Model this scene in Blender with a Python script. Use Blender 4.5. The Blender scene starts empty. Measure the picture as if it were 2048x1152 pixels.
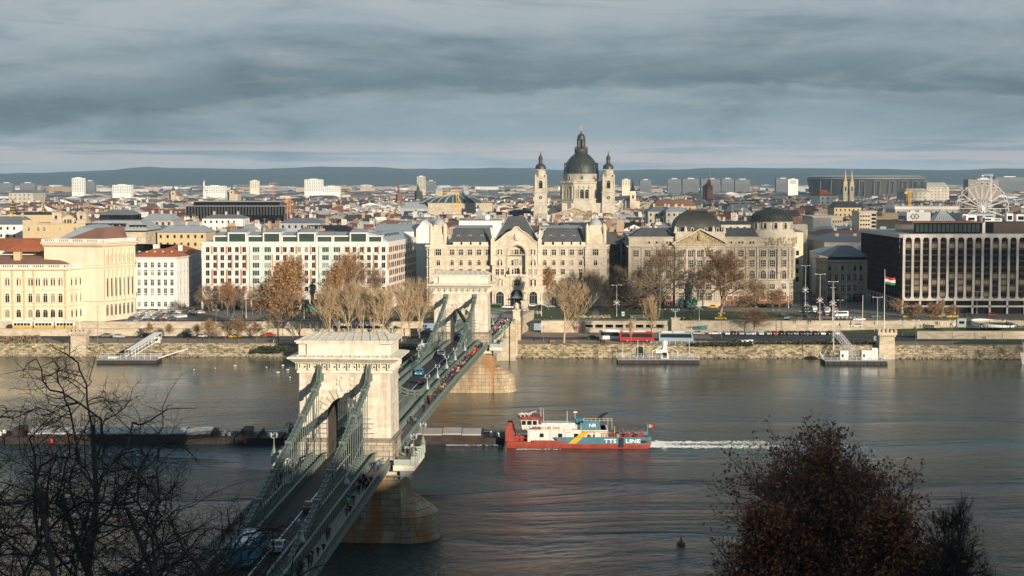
import bpy, bmesh, math, random
from math import sin, cos, pi, radians, sqrt, atan2, tan
from mathutils import Vector, Matrix, noise as mnoise
random.seed(7)
sc = bpy.context.scene
COL = sc.collection
W, H, F, YH = 2048, 1152, 3400.0, 365.0      # photograph size, focal length in its pixels, row of the horizon
CZ = 60.0
# ---------------------------------------------------------------- camera
cam_d = bpy.data.cameras.new('camera'); cam = bpy.data.objects.new('camera', cam_d); COL.objects.link(cam)
cam_d.sensor_width = 36; cam_d.lens = F / W * 36; cam_d.clip_start = 1; cam_d.clip_end = 60000
TH = math.atan((576 - YH) / F)
cam.location = (0, 0, CZ); cam.rotation_euler = (pi/2 - TH, 0, 0)
sc.camera = cam
sc.render.resolution_x, sc.render.resolution_y = 1024, 576
sc.render.engine = 'CYCLES'
sc.cycles.max_bounces = 5; sc.cycles.diffuse_bounces = 2; sc.cycles.glossy_bounces = 3; sc.cycles.volume_bounces = 0
sc.cycles.transparent_max_bounces = 6
sc.cycles.use_denoising = True
try: sc.cycles.denoiser = 'OPENIMAGEDENOISE'
except Exception: pass
sc.view_settings.view_transform = 'Standard'; sc.view_settings.look = 'None'
sc.view_settings.exposure = 0.46; sc.view_settings.gamma = 1
# ---------------------------------------------------------------- sun: low, warm, behind the camera and to the right
SUN_EL, SUN_AZ = radians(13.0), radians(30.0)      # azimuth from straight behind the camera towards the right
TOSUN = Vector((sin(SUN_AZ)*cos(SUN_EL), -cos(SUN_AZ)*cos(SUN_EL), sin(SUN_EL)))
sun_d = bpy.data.lights.new('sun', 'SUN'); sun_d.energy = 5.0; sun_d.angle = radians(0.5); sun_d.color = (1.0, 0.85, 0.66)
sun = bpy.data.objects.new('sun', sun_d); COL.objects.link(sun)
sun.rotation_euler = TOSUN.to_track_quat('Z', 'Y').to_euler()
# ---------------------------------------------------------------- sky: Nishita behind layered cloud
wd = bpy.data.worlds.new("World"); sc.world = wd; wd.use_nodes = True
nt = wd.node_tree; nt.nodes.clear()
def N(t, nt=nt, **k):
    n = nt.nodes.new(t)
    for a, b in k.items(): setattr(n, a, b)
    return n
def ramp(nt, stops, interp='LINEAR'):
    r = nt.nodes.new('ShaderNodeValToRGB'); r.color_ramp.interpolation = interp
    e = r.color_ramp.elements
    while len(e) > 1: e.remove(e[0])
    e[0].position = stops[0][0]; e[0].color = tuple(stops[0][1]) + (1,)
    for p, c in stops[1:]:
        q = e.new(p); q.color = tuple(c) + (1,)
    return r
out = N('ShaderNodeOutputWorld'); bg = N('ShaderNodeBackground'); bg.inputs[1].default_value = 0.086
sky = N('ShaderNodeTexSky'); sky.sky_type = 'NISHITA'; sky.sun_disc = False
sky.sun_elevation = SUN_EL; sky.sun_rotation = pi - SUN_AZ
tc = N('ShaderNodeTexCoord')
sep = N('ShaderNodeSeparateXYZ'); nt.links.new(tc.outputs['Generated'], sep.inputs[0])
L = nt.links.new
def noise_tex(nt, vec, scale, loc=(0,0,0), detail=6, rough=.55, sc1=1.0, dist=0.0):
    m = nt.nodes.new('ShaderNodeMapping'); m.inputs['Scale'].default_value = scale; m.inputs['Location'].default_value = loc
    nt.links.new(vec, m.inputs[0])
    t = nt.nodes.new('ShaderNodeTexNoise'); t.inputs['Scale'].default_value = sc1; t.inputs['Detail'].default_value = detail
    t.inputs['Roughness'].default_value = rough; t.inputs['Distortion'].default_value = dist
    nt.links.new(m.outputs[0], t.inputs['Vector'])
    return t.outputs['Fac']
def mixc(nt, fac, a, b, blend='MIX'):
    m = nt.nodes.new('ShaderNodeMix'); m.data_type = 'RGBA'; m.blend_type = blend
    for s, v in ((m.inputs[0], fac), (m.inputs[6], a), (m.inputs[7], b)):
        if hasattr(v, 'is_output'): nt.links.new(v, s)
        else: s.default_value = v if isinstance(v, (int, float)) else tuple(v) + ((1,) if len(v) == 3 else ())
    return m.outputs[2]
def mth(nt, op, a, b=None, c=None):
    m = nt.nodes.new('ShaderNodeMath'); m.operation = op
    for s, v in zip(m.inputs, (a, b, c)):
        if v is None: continue
        if hasattr(v, 'is_output'): nt.links.new(v, s)
        else: s.default_value = v
    return m.outputs[0]
# elevation gradient (z is the sine of the elevation; the frame ends near 0.107)
G = tc.outputs['Generated']
def RR(v, stops):
    r = ramp(nt, [(p, (c,)*3 if isinstance(c,(int,float)) else c) for p, c in stops]); L(v, r.inputs[0]); return r.outputs[0]
warp = mth(nt,'MULTIPLY', mth(nt,'SUBTRACT', noise_tex(nt, G, (4.5,4.5,16), (2,1,3), 6, .6), .5), .034)
fin_w = mth(nt,'MULTIPLY', mth(nt,'SUBTRACT', noise_tex(nt, G, (15,15,48), (5,1,3), 8, .66), .5), .020)
zw = mth(nt,'ADD', sep.outputs[2], mth(nt,'ADD', warp, fin_w))
# slope: the cloud layers descend slightly towards the right
zs = mth(nt,'ADD', zw, mth(nt,'ADD', mth(nt,'MULTIPLY', sep.outputs[0], -.03), mth(nt,'MULTIPLY', mth(nt,'MULTIPLY', sep.outputs[0], sep.outputs[0]), .15)))
lay = RR(zs, [(0.0,(.66,.72,.80)),(.010,(.60,.68,.77)),(.022,(.40,.52,.61)),(.036,(.37,.49,.57)),(.044,(.36,.47,.55)),(.052,(.37,.47,.54)),(.0555,(.16,.25,.31)),(.062,(.19,.285,.345)),(.072,(.29,.38,.44)),(.078,(.37,.46,.52)),(.086,(.31,.40,.46)),(.096,(.46,.54,.60)),(.11,(.54,.60,.65)),(.2,(.35,.45,.53)),(1.0,(.31,.43,.54))])
lay = mixc(nt, 1.0, lay, (6.4,6.4,6.4), 'MULTIPLY')
bil = noise_tex(nt, G, (7,7,24.0), (1.3,0.4,0.2), 9, .60, 1.0, .5)
c2 = mixc(nt, 1.0, lay, RR(bil, [(.35,(.62,.70,.75)),(.47,(.88,.92,.94)),(.56,(1,1,1))]), 'MULTIPLY')
wis = noise_tex(nt, G, (12,12,52.0), (3.1,.2,.9), 8, .62, 1, .4)
c2 = mixc(nt, mth(nt,'MULTIPLY', RR(wis, [(.50,0),(.70,1)]), .38), c2, (3.9,4.1,4.2))
# a few darker masses
dm = noise_tex(nt, G, (3.2,3.2,30), (6.1,3.3,1.2), 7, .6, 1, .6)
c3 = mixc(nt, mth(nt,'MULTIPLY', mth(nt,'MULTIPLY', RR(dm, [(.49,0),(.60,1)]), RR(sep.outputs[2], [(.0,0),(.035,0),(.05,1)])), .62), c2, (1.15,1.65,1.95))
# pink-white streak low over the hills
st = noise_tex(nt, G, (5, 5, 170.0), (0.3, .7, 4.35), 6, .6, 1, .3)
hm_ = RR(sep.outputs[2], [(0.0,.2),(.006,.5),(.012,1),(.020,.8),(.026,0)])
c4 = mixc(nt, mth(nt,'MULTIPLY', RR(st, [(.42,0),(.50,1)]), mth(nt,'MULTIPLY', hm_, .55)), c3, (6.0, 5.1, 4.95))
fin = mixc(nt, .94, sky.outputs[0], c4)
L(fin, bg.inputs[0]); L(bg.outputs[0], out.inputs[0])
# ---------------------------------------------------------------- helpers
def PHI(py): return TH + math.atan((py - 576) / F)
def ZY(py, Y): return CZ - Y * tan(PHI(py))                        # height of a picture row on a surface at distance Y
def GY(py, z): return (CZ - z) / tan(PHI(py))                      # distance at which a level z meets a picture row
def PX(px, Y, z=15): return (px - 1024) / F * (Y*cos(TH) + (CZ - z)*sin(TH))
class MB:
    def __init__(s): s.v = []; s.f = []; s.m = []; s.c = []; s.mi = 0; s.col = (1,1,1); s.M = None; s.names = []
    def mat(s, name):
        if name not in s.names: s.names.append(name)
        s.mi = s.names.index(name); return s
    def add(s, vs, fs):
        b = len(s.v)
        if s.M is not None: vs = [s.M @ Vector(p) for p in vs]
        s.v.extend([tuple(p) for p in vs])
        for f in fs: s.f.append(tuple(b + i for i in f)); s.m.append(s.mi); s.c.append(s.col)
    def box(s, x0, x1, y0, y1, z0, z1, tx=0, ty=0):
        s.add([(x0,y0,z0),(x1,y0,z0),(x1,y1,z0),(x0,y1,z0),(x0+tx,y0+ty,z1),(x1-tx,y0+ty,z1),(x1-tx,y1-ty,z1),(x0+tx,y1-ty,z1)],
              [(0,3,2,1),(4,5,6,7),(0,1,5,4),(1,2,6,5),(2,3,7,6),(3,0,4,7)])
        return s
    def cbox(s, c, d): return s.box(c[0]-d[0]/2, c[0]+d[0]/2, c[1]-d[1]/2, c[1]+d[1]/2, c[2], c[2]+d[2])
    def prism(s, poly, z0, z1, top=None, bot=True):
        n = len(poly); t = top or poly
        s.add([(p[0],p[1],z0) for p in poly] + [(p[0],p[1],z1) for p in t],
              [(i,(i+1)%n,n+(i+1)%n,n+i) for i in range(n)] + [tuple(range(n, 2*n))] + ([tuple(range(n-1,-1,-1))] if bot else []))
        return s
    def sheet(s, pts): s.add(pts, [tuple(range(len(pts)))]); return s
    def slab(s, pts, vec):      # polygon given in 3-D, swept along vec
        n = len(pts); v = Vector(vec)
        s.add([tuple(p) for p in pts] + [tuple(Vector(p)+v) for p in pts],
              [tuple(range(n-1,-1,-1)), tuple(range(n,2*n))] + [(i,(i+1)%n,n+(i+1)%n,n+i) for i in range(n)])
        return s
    def tube(s, p, q, r0, r1=None, n=6, caps=True):
        p = Vector(p); q = Vector(q); r1 = r0 if r1 is None else r1
        d = q - p
        if d.length < 1e-6: return s
        d.normalize(); a = d.cross(Vector((0,0,1)) if abs(d.z) < .9 else Vector((1,0,0))).normalized(); b = d.cross(a)
        vs = [p + (a*cos(2*pi*i/n) + b*sin(2*pi*i/n))*r0 for i in range(n)] + [q + (a*cos(2*pi*i/n) + b*sin(2*pi*i/n))*r1 for i in range(n)]
        fs = [(i, n+i, n+(i+1)%n, (i+1)%n) for i in range(n)]
        if caps: fs += [tuple(range(n)), tuple(range(2*n-1, n-1, -1))]
        s.add(vs, fs); return s
    def bar(s, p, q, w, h):     # rectangular bar from p to q, w across, h high
        p = Vector(p); q = Vector(q); d = (q-p).normalized()
        a = d.cross(Vector((0,0,1)))
        a = a.normalized() if a.length > 1e-4 else Vector((1,0,0)); b = a.cross(d)
        vs = [c + a*i*w/2 + b*j*h/2 for c in (p,q) for i,j in ((-1,-1),(1,-1),(1,1),(-1,1))]
        s.add(vs, [(0,3,2,1),(4,5,6,7),(0,1,5,4),(1,2,6,5),(2,3,7,6),(3,0,4,7)]); return s
    def lathe(s, prof, n=12, cx=0, cy=0, a0=0):
        vs = []
        for r, z in prof:
            vs += [(cx + r*cos(a0+2*pi*i/n), cy + r*sin(a0+2*pi*i/n), z) for i in range(n)]
        fs = []
        for k in range(len(prof)-1):
            fs += [(k*n+i, k*n+(i+1)%n, (k+1)*n+(i+1)%n, (k+1)*n+i) for i in range(n)]
        fs += [tuple(range(n-1,-1,-1)), tuple(range((len(prof)-1)*n, len(prof)*n))]
        s.add(vs, fs); return s
    def arch(s, cx, w, z0, z1, y, segs=6):      # outline of an arched opening in the plane y (front face looks to -y)
        r = w/2; zs = z1 - r
        return [(cx-r, y, z0), (cx+r, y, z0)] + [(cx + r*cos(pi*i/segs), y, zs + r*sin(pi*i/segs)) for i in range(segs+1)]
    def mesh(s, name, smooth=False):
        me = bpy.data.meshes.new(name); me.from_pydata(s.v, [], s.f); me.validate(clean_customdata=False)
        for nm in (s.names or ['stone']): me.materials.append(MAT[nm])
        if len(me.polygons) == len(s.m):
            me.polygons.foreach_set('material_index', s.m)
            if any(c != (1,1,1) for c in s.c[:1]) or s.col != (1,1,1):
                ca = me.color_attributes.new('Col', 'FLOAT_COLOR', 'CORNER'); buf = []
                for p, c in zip(me.polygons, s.c): buf += list(c + (1,)) * p.loop_total
                ca.data.foreach_set('color', buf)
        if smooth: me.polygons.foreach_set('use_smooth', [True]*len(me.polygons))
        me.update(); return me
    def build(s, name, parent=None, loc=(0,0,0), rz=0, smooth=False, color=None):
        o = bpy.data.objects.new(name, s.mesh(name, smooth)); COL.objects.link(o)
        o.location = loc; o.rotation_euler = (0,0,rz)
        if parent: o.parent = parent
        if color: o.color = tuple(color) + (1,)
        return o
def tag(o, label=None, cat=None, group=None, kind=None):
    for k, v in (('label',label),('category',cat),('group',group),('kind',kind)):
        if v: o[k] = v
    return o
def struct(o, label=None): o['kind'] = 'structure'; return tag(o, label)
def thing(name, label, cat, loc=(0,0,0), rz=0, group=None):
    o = bpy.data.objects.new(name, None); COL.objects.link(o); o.location = loc; o.rotation_euler = (0,0,rz)
    return tag(o, label, cat, group)
def inst(name, me, parent=None, loc=(0,0,0), rz=0, s=1, color=None):
    o = bpy.data.objects.new(name, me); COL.objects.link(o); o.location = loc; o.rotation_euler = (0,0,rz)
    if s != 1: o.scale = (s,s,s) if not isinstance(s, tuple) else s
    if parent: o.parent = parent
    if color: o.color = tuple(color) + (1,)
    return o
ORD = 'first second third fourth fifth sixth seventh eighth ninth tenth eleventh twelfth thirteenth fourteenth fifteenth sixteenth seventeenth eighteenth nineteenth twentieth'.split()
def ordw(n):
    if n >= 100: return ('one' if n < 200 else 'two') + '-hundred-' + (ordw(n%100) if n%100 else 'th')
    if n <= 20: return ORD[n-1]
    t = {2:'twenty',3:'thirty',4:'forty',5:'fifty',6:'sixty',7:'seventy',8:'eighty',9:'ninety'}
    if n % 10 == 0: return t[n//10][:-1] + 'ieth' if n < 100 else 'hundredth'
    return t[n//10] + '-' + ORD[n%10-1]
# ---------------------------------------------------------------- materials
MAT = {}
def mat(name, col=(.5,.5,.5), rough=.85, src='col', var=.12, vs=.35, stain=0, stain_col=(.1,.09,.07), ss=(.3,.3,.08), sr=(.46,.62), metal=0, bump=0, bs=2.0, spec=.4,
        brick=None, emit=None, stain2=None):
    m = bpy.data.materials.new(name); m.use_nodes = True; nt = m.node_tree; MAT[name] = m
    b = nt.nodes['Principled BSDF']; b.inputs['Roughness'].default_value = rough; b.inputs['Metallic'].default_value = metal
    b.inputs['Specular IOR Level'].default_value = spec
    g = nt.nodes.new('ShaderNodeNewGeometry'); pos = g.outputs['Position']
    if src == 'obj': c = nt.nodes.new('ShaderNodeObjectInfo').outputs['Color']
    elif src == 'attr':
        a = nt.nodes.new('ShaderNodeVertexColor'); a.layer_name = 'Col'; c = a.outputs['Color']
    else:
        r = nt.nodes.new('ShaderNodeRGB'); r.outputs[0].default_value = tuple(col) + (1,); c = r.outputs[0]
    if brick:                       # (width, height, joint darkness)
        xy = nt.nodes.new('ShaderNodeSeparateXYZ'); nt.links.new(pos, xy.inputs[0])
        nn = nt.nodes.new('ShaderNodeSeparateXYZ'); nt.links.new(g.outputs['Normal'], nn.inputs[0])
        u = mth(nt,'ADD', mth(nt,'MULTIPLY', xy.outputs[0], nn.outputs[1]), mth(nt,'MULTIPLY', xy.outputs[1], mth(nt,'MULTIPLY', nn.outputs[0], -1.0)))
        cb = nt.nodes.new('ShaderNodeCombineXYZ'); nt.links.new(u, cb.inputs[0]); nt.links.new(xy.outputs[2], cb.inputs[1])
        bt = nt.nodes.new('ShaderNodeTexBrick'); nt.links.new(cb.outputs[0], bt.inputs['Vector']); bt.inputs['Scale'].default_value = 1
        bt.inputs['Brick Width'].default_value = brick[0]; bt.inputs['Row Height'].default_value = brick[1]; bt.inputs['Mortar Size'].default_value = brick[3] if len(brick) > 3 else .03
        bt.inputs['Mortar Smooth'].default_value = .3; bt.inputs['Bias'].default_value = 0
        bt.inputs['Color1'].default_value = (1.08,1.06,1.04,1); bt.inputs['Color2'].default_value = (.80,.79,.77,1); bt.inputs['Mortar'].default_value = (brick[2],)*3 + (1,)
        c = mixc(nt, 1.0, c, bt.outputs['Color'], 'MULTIPLY')
    if var:
        t = noise_tex(nt, pos, (vs,vs,vs), detail=5)
        r = ramp(nt, [(.3,(1-var,)*3),(.7,(min(1,1),)*3)]); nt.links.new(t, r.inputs[0])
        c = mixc(nt, 1.0, c, r.outputs[0], 'MULTIPLY')
    if stain:
        t = noise_tex(nt, pos, ss, (4.2,1.1,.7), detail=6, rough=.65)
        r = ramp(nt, [(sr[0],(0,0,0)),(sr[1],(stain,)*3)]); nt.links.new(t, r.inputs[0])
        c = mixc(nt, r.outputs[0], c, stain_col)
    if stain2:
        t = noise_tex(nt, pos, stain2[1], (1.2,7.1,2.7), detail=5, rough=.6)
        r = ramp(nt, [(stain2[3],(0,0,0)),(stain2[3]+.12,(stain2[2],)*3)]); nt.links.new(t, r.inputs[0]); c = mixc(nt, r.outputs[0], c, stain2[0])
    nt.links.new(c, b.inputs['Base Color'])
    if emit: b.inputs['Emission Color'].default_value = tuple(emit[0]) + (1,); b.inputs['Emission Strength'].default_value = emit[1]
    if bump:
        t = noise_tex(nt, pos, (bs,bs,bs), detail=4)
        bp = nt.nodes.new('ShaderNodeBump'); bp.inputs['Strength'].default_value = 1; bp.inputs['Distance'].default_value = bump
        nt.links.new(t, bp.inputs['Height']); nt.links.new(bp.outputs[0], b.inputs['Normal'])
    return m
mat('stone', (.60,.54,.43), .85, var=.14, vs=.5, stain=.25, stain_col=(.30,.24,.16), ss=(.5,.5,.12))
mat('tower_stone', (.70,.65,.56), .85, var=.16, vs=.7, stain=.6, stain_col=(.36,.30,.22), ss=(.8,.8,.10), brick=(1.7,.62,.82,.025))
mat('tower_trim', (.72,.67,.57), .85, var=.14, vs=.8, stain=.35, stain_col=(.34,.27,.18), ss=(1,1,.4))
mat('rustic_stone', (.50,.44,.36), .9, var=.25, vs=1.2, stain=.5, stain_col=(.16,.13,.10), ss=(.5,.5,.3), brick=(2.1,.9,.35,.07), bump=.05)
mat('string_stone', (.22,.20,.165), .9, var=.4, vs=2, stain=.5, stain_col=(.30,.27,.22), ss=(.8,.8,.8))
mat('pier_stone', (.52,.43,.29), .9, var=.35, vs=.4, stain=.55, stain_col=(.11,.08,.05), ss=(.22,.22,.10), brick=(2.3,1.05,.28,.05), bump=.06, stain2=((.34,.15,.045),(.30,.30,.05),.75,.50))
mat('rust_stone', (.40,.20,.07), .9, var=.4, vs=.7)
mat('quay_stone', (.50,.43,.29), .9, var=.4, vs=.8, stain=.95, sr=(.45,.60), stain_col=(.075,.068,.038), ss=(.6,.6,1.3), brick=(1.9,.72,.34,.07), bump=.05)
mat('wall_stone', (.56,.49,.38), .9, var=.2, vs=.5, stain=.4, stain_col=(.26,.20,.13), ss=(.15,.15,.5), brick=(1.6,.6,.75,.03))
mat('iron_green', (.145,.195,.175), .5, var=.3, vs=1.5, stain=.25, stain_col=(.10,.09,.07), ss=(2,2,2))
mat('iron_light', (.36,.41,.37), .55, var=.2, vs=2)
mat('asphalt', (.048,.050,.054), .9, var=.25, vs=.2, stain=.4, stain_col=(.075,.073,.07), ss=(.3,.03,.3))
mat('bridge_road', (.030,.032,.036), .8, var=.3, vs=.4, stain=.4, stain_col=(.05,.045,.04), ss=(1.6,.05,1))
mat('footway', (.27,.23,.20), .9, var=.2, vs=.7)
mat('paint_white', (.78,.78,.76), .6, var=.08)
mat('paving', (.20,.185,.16), .9, var=.25, vs=.12, stain=.4, stain_col=(.12,.11,.10), ss=(.1,.1,.1))
mat('dirt', (.30,.235,.17), .95, var=.3, vs=.15, stain=.5, stain_col=(.17,.14,.09), ss=(.12,.3,.1))
mat('grass', (.042,.080,.022), .95, var=.4, vs=.3, stain=.35, stain_col=(.12,.10,.04), ss=(.1,.1,.1))
mat('hill_ground', (.05,.05,.03), .95, var=.3, vs=.3)
mat('bark', (.20,.155,.11), .9, var=.3, vs=1.5)
mat('bark_pale', (.54,.40,.24), .9, var=.4, vs=1.2)
mat('dark_stone', (.10,.085,.07), .95, var=.5, vs=.8)
mat('curtain', (.30,.27,.22), .4, var=.3, vs=.6)
mat('tan_reflection', (.36,.28,.18), .25, var=.4, vs=.5)  # tan pane colour, stands for sunlit reflections in the hotel glass
mat('bark_dark', (.050,.041,.034), .9, var=.4, vs=6)
mat('twig_warm', (.30,.185,.10), .9, var=.3, vs=.8)
mat('twig_brown', (.25,.175,.11), .9, var=.3, vs=.8)
mat('leaf_orange', (.40,.22,.085), .8, var=.45, vs=1.0)
mat('bark_grey', (.13,.12,.11), .9, var=.4, vs=5)
mat('leaf_rust', (.38,.15,.07), .8, var=.6, vs=2.2)
mat('leaf_green', (.035,.055,.025), .8, var=.4, vs=1.0)
mat('hedge_green', (.05,.062,.022), .9, var=.5, vs=.6)
mat('glass', (.018,.022,.026), .12, var=.3, vs=.2, spec=.6)
mat('glass_green', (.05,.075,.07), .15, var=.3, vs=.2, spec=.6)
mat('glass_pale', (.30,.36,.38), .2, var=.2, vs=.2, spec=.6)
mat('frame_white', (.66,.65,.62), .6, var=.06)
mat('cream', (.70,.615,.47), .85, var=.10, vs=.25, stain=.2, stain_col=(.45,.34,.2), ss=(.3,.3,.08))
mat('cream_dark', (.52,.41,.25), .85, var=.15, vs=.6)
mat('white_plaster', (.72,.71,.68), .85, var=.08, vs=.2, stain=.12, stain_col=(.45,.43,.4), ss=(.3,.3,.05))
mat('gresham', (.60,.54,.44), .85, var=.14, vs=.4, stain=.35, stain_col=(.36,.29,.20), ss=(.35,.35,.10), brick=(1.8,.7,.88,.04))
mat('gresham_trim', (.64,.575,.46), .85, var=.18, vs=1.2, stain=.3, stain_col=(.36,.28,.18), ss=(.8,.8,.4))
mat('bank', (.52,.47,.385), .85, var=.16, vs=.35, stain=.4, stain_col=(.27,.23,.17), ss=(.3,.3,.10), brick=(2.0,.8,.86,.04))
mat('bank_trim', (.56,.50,.40), .85, var=.2, vs=1.0, stain=.4, stain_col=(.24,.20,.14), ss=(.6,.6,.5))
mat('relief', (.46,.37,.22), .9, var=.5, vs=1.6, bump=.5, bs=1.2)
mat('red_stone', (.24,.105,.065), .85, var=.25, vs=.5, brick=(1.8,.9,.7,.04))
mat('slate', (.080,.088,.095), .6, var=.2, vs=.4, brick=(1.2,.6,.85,.05))
mat('lead_dark', (.045,.045,.041), .5, var=.3, vs=.4)
mat('copper_dark', (.034,.046,.041), .5, var=.35, vs=.5)
mat('zinc', (.33,.36,.38), .45, var=.12, vs=.3)
mat('zinc_dark', (.16,.18,.195), .45, var=.15, vs=.3)
mat('roof_red', (.42,.125,.045), .85, var=.25, vs=.4, stain=.3, stain_col=(.25,.09,.05), ss=(.2,.2,.2))
mat('roof_brown', (.24,.125,.085), .85, var=.2, vs=.3)
mat('bronze', (.075,.21,.155), .6, var=.5, vs=2)
mat('panel_white', (.66,.64,.60), .6, var=.08, vs=.3)
mat('panel_orange', (.50,.17,.08), .6, var=.1)
mat('panel_teal', (.50,.60,.57), .35, var=.1)
mat('hotel_rib', (.68,.65,.60), .8, var=.1, vs=.3, brick=(3.49,6.2,.72,.09))
mat('hotel_brown', (.055,.033,.026), .6, var=.2)
mat('hotel_glass', (.012,.011,.011), .08, var=.4, vs=.4, spec=.7)
mat('limestone', (.50,.46,.38), .85, var=.16, vs=.25, stain=.45, stain_col=(.20,.18,.14), ss=(.2,.2,.1))
mat('paint', src='obj', rough=.3, var=.06, spec=.5)
mat('cloth', src='obj', rough=.9, var=.2, vs=3)
mat('skin', (.45,.27,.19), .6, var=.1)
mat('hair', (.05,.035,.025), .8, var=.3)
mat('trouser', (.02,.022,.028), .9, var=.3, vs=2)
mat('rubber', (.015,.015,.015), .8, var=0)
mat('car_glass', (.02,.025,.03), .1, var=0, spec=.6)
mat('lamp_white', (.75,.75,.72), .4, var=0)
mat('lamp_red', (.5,.02,.015), .4, var=0)
mat('ship_red', (.34,.055,.035), .5, var=.25, vs=.9, stain=.6, stain_col=(.13,.04,.03), ss=(1.0,1.0,.35))
mat('ship_white', (.68,.68,.66), .5, var=.12, vs=.6, stain=.45, stain_col=(.36,.24,.16), ss=(1.6,1.6,.25))
mat('ship_blue', (.045,.20,.27), .5, var=.25, vs=.8, stain=.35, stain_col=(.10,.12,.12), ss=(1.2,1.2,.3))
mat('ship_yellow', (.60,.34,.02), .5, var=.1)
mat('ship_black', (.014,.014,.016), .6, var=.3)
mat('barge_dark', (.030,.026,.024), .75, var=.4, vs=.6, stain=.6, stain_col=(.075,.035,.02), ss=(.3,.3,.8))
mat('barge_cover', (.42,.42,.41), .6, var=.2, vs=.25, stain=.35, stain_col=(.28,.24,.2), ss=(.15,.9,1))
mat('taxi', (.62,.42,.01), .4, var=.05)
mat('flag_red', (.55,.03,.03), .8, var=0)
mat('flag_white', (.75,.75,.74), .8, var=0)
mat('flag_green', (.03,.22,.07), .8, var=0)
mat('steel', (.30,.32,.33), .5, var=.15, vs=1)
mat('steel_white', (.62,.63,.63), .5, var=.1, vs=1)
mat('foam', (.52,.56,.57), .8, var=.2, vs=2)
mat('rock', (.26,.22,.16), .95, var=.5, vs=.8)
mat('crane', (.55,.20,.04), .6, var=.1)
mat('roof_attr', src='attr', rough=.75, var=.28, vs=.25, stain=.2, stain_col=(.07,.06,.055), ss=(.1,.1,.1))
mat('plain_attr', src='attr', rough=.85, var=.2, vs=.15)
mat('housing_slab', (.12,.13,.135), .85, var=.2, vs=.05)
mat('forest', (.022,.034,.030), .95, var=.5, vs=.004)
mat('plain_far', (.085,.075,.060), .95, var=.4, vs=.01)
# painted wall with small windows for the town behind
def wall_mat(name):
    m = mat(name, src='attr', rough=.85, var=.16, vs=.1); nt = m.node_tree
    b = nt.nodes['Principled BSDF']; src = b.inputs['Base Color'].links[0].from_socket
    g = nt.nodes.new('ShaderNodeNewGeometry')
    p = nt.nodes.new('ShaderNodeSeparateXYZ'); nt.links.new(g.outputs['Position'], p.inputs[0])
    n = nt.nodes.new('ShaderNodeSeparateXYZ'); nt.links.new(g.outputs['Normal'], n.inputs[0])
    u = mth(nt,'ADD', mth(nt,'MULTIPLY', p.outputs[0], n.outputs[1]), mth(nt,'MULTIPLY', p.outputs[1], mth(nt,'MULTIPLY', n.outputs[0], -1.0)))
    fu = mth(nt,'ABSOLUTE', mth(nt,'SUBTRACT', mth(nt,'FRACT', mth(nt,'DIVIDE', u, 3.1)), .5))
    fv = mth(nt,'ABSOLUTE', mth(nt,'SUBTRACT', mth(nt,'FRACT', mth(nt,'DIVIDE', p.outputs[2], 3.7)), .5))
    k = mth(nt,'MULTIPLY', mth(nt,'LESS_THAN', fu, .19), mth(nt,'LESS_THAN', fv, .27))
    # blank firewalls: no windows where a slow noise says so
    bl = mth(nt,'GREATER_THAN', noise_tex(nt, g.outputs['Position'], (.03,.03,.0), detail=0), .46)
    k = mth(nt,'MULTIPLY', mth(nt,'MULTIPLY', k, bl), mth(nt,'LESS_THAN', mth(nt,'ABSOLUTE', n.outputs[2]), .3))
    c = mixc(nt, mth(nt,'MULTIPLY', k, .85), src, (.035,.035,.04))
    nt.links.new(c, b.inputs['Base Color'])
wall_mat('wall_attr')
# river
def water_mat():
    m = bpy.data.materials.new('water'); m.use_nodes = True; MAT['water'] = m; nt = m.node_tree; b = nt.nodes['Principled BSDF']
    b.inputs['Roughness'].default_value = .14; b.inputs['IOR'].default_value = 1.33
    g = nt.nodes.new('ShaderNodeNewGeometry'); pos = g.outputs['Position']
    t = noise_tex(nt, pos, (.006,.02,1), detail=4)
    r = ramp(nt, [(.35,(.008,.036,.044)),(.65,(.020,.052,.056))]); nt.links.new(t, r.inputs[0]); nt.links.new(r.outputs[0], b.inputs['Base Color'])
    a = noise_tex(nt, pos, (.075,.08,1), (0,0,0), 5, .6, 1, .6)
    c = noise_tex(nt, pos, (.46,.36,1), (9,3,0), 5, .62, 1, .4)
    d = noise_tex(nt, pos, (1.9,1.5,1), (2,5,0), 4, .6)
    calm = noise_tex(nt, pos, (.012,.03,1), (5,8,0), 4, .55, 1, .8)
    cr = ramp(nt, [(.40,(.22,)*3),(.58,(1,)*3)]); nt.links.new(calm, cr.inputs[0])
    h = mth(nt,'ADD', mth(nt,'MULTIPLY', a, 1.1), mth(nt,'ADD', mth(nt,'MULTIPLY', c, .95), mth(nt,'MULTIPLY', d, .34)))
    h = mth(nt,'MULTIPLY', h, cr.outputs[0])
    py_ = nt.nodes.new('ShaderNodeSeparateXYZ'); nt.links.new(pos, py_.inputs[0])
    mr = nt.nodes.new('ShaderNodeMapRange'); nt.links.new(py_.outputs[1], mr.inputs[0])
    for i_, v_ in ((1,320),(2,480),(3,1.5),(4,.17)): mr.inputs[i_].default_value = v_
    h = mth(nt,'MULTIPLY', h, mr.outputs[0])     # calmer under the far bank
    bp = nt.nodes.new('ShaderNodeBump'); bp.inputs['Strength'].default_value = 1; bp.inputs['Distance'].default_value = .95
    nt.links.new(h, bp.inputs['Height']); nt.links.new(bp.outputs[0], b.inputs['Normal'])
water_mat()
# ================================================================ SETTING: river, banks, plain, hills
UP = 7.5          # street level of the town
m = MB().mat('water'); m.sheet([(-900,-300,0),(1100,-300,0),(1100,600,0),(-900,600,0)]); struct(m.build('river_water'))
def quayY(x): return 586 - (x+170)*.026 if x < 170 else 577.2
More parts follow.
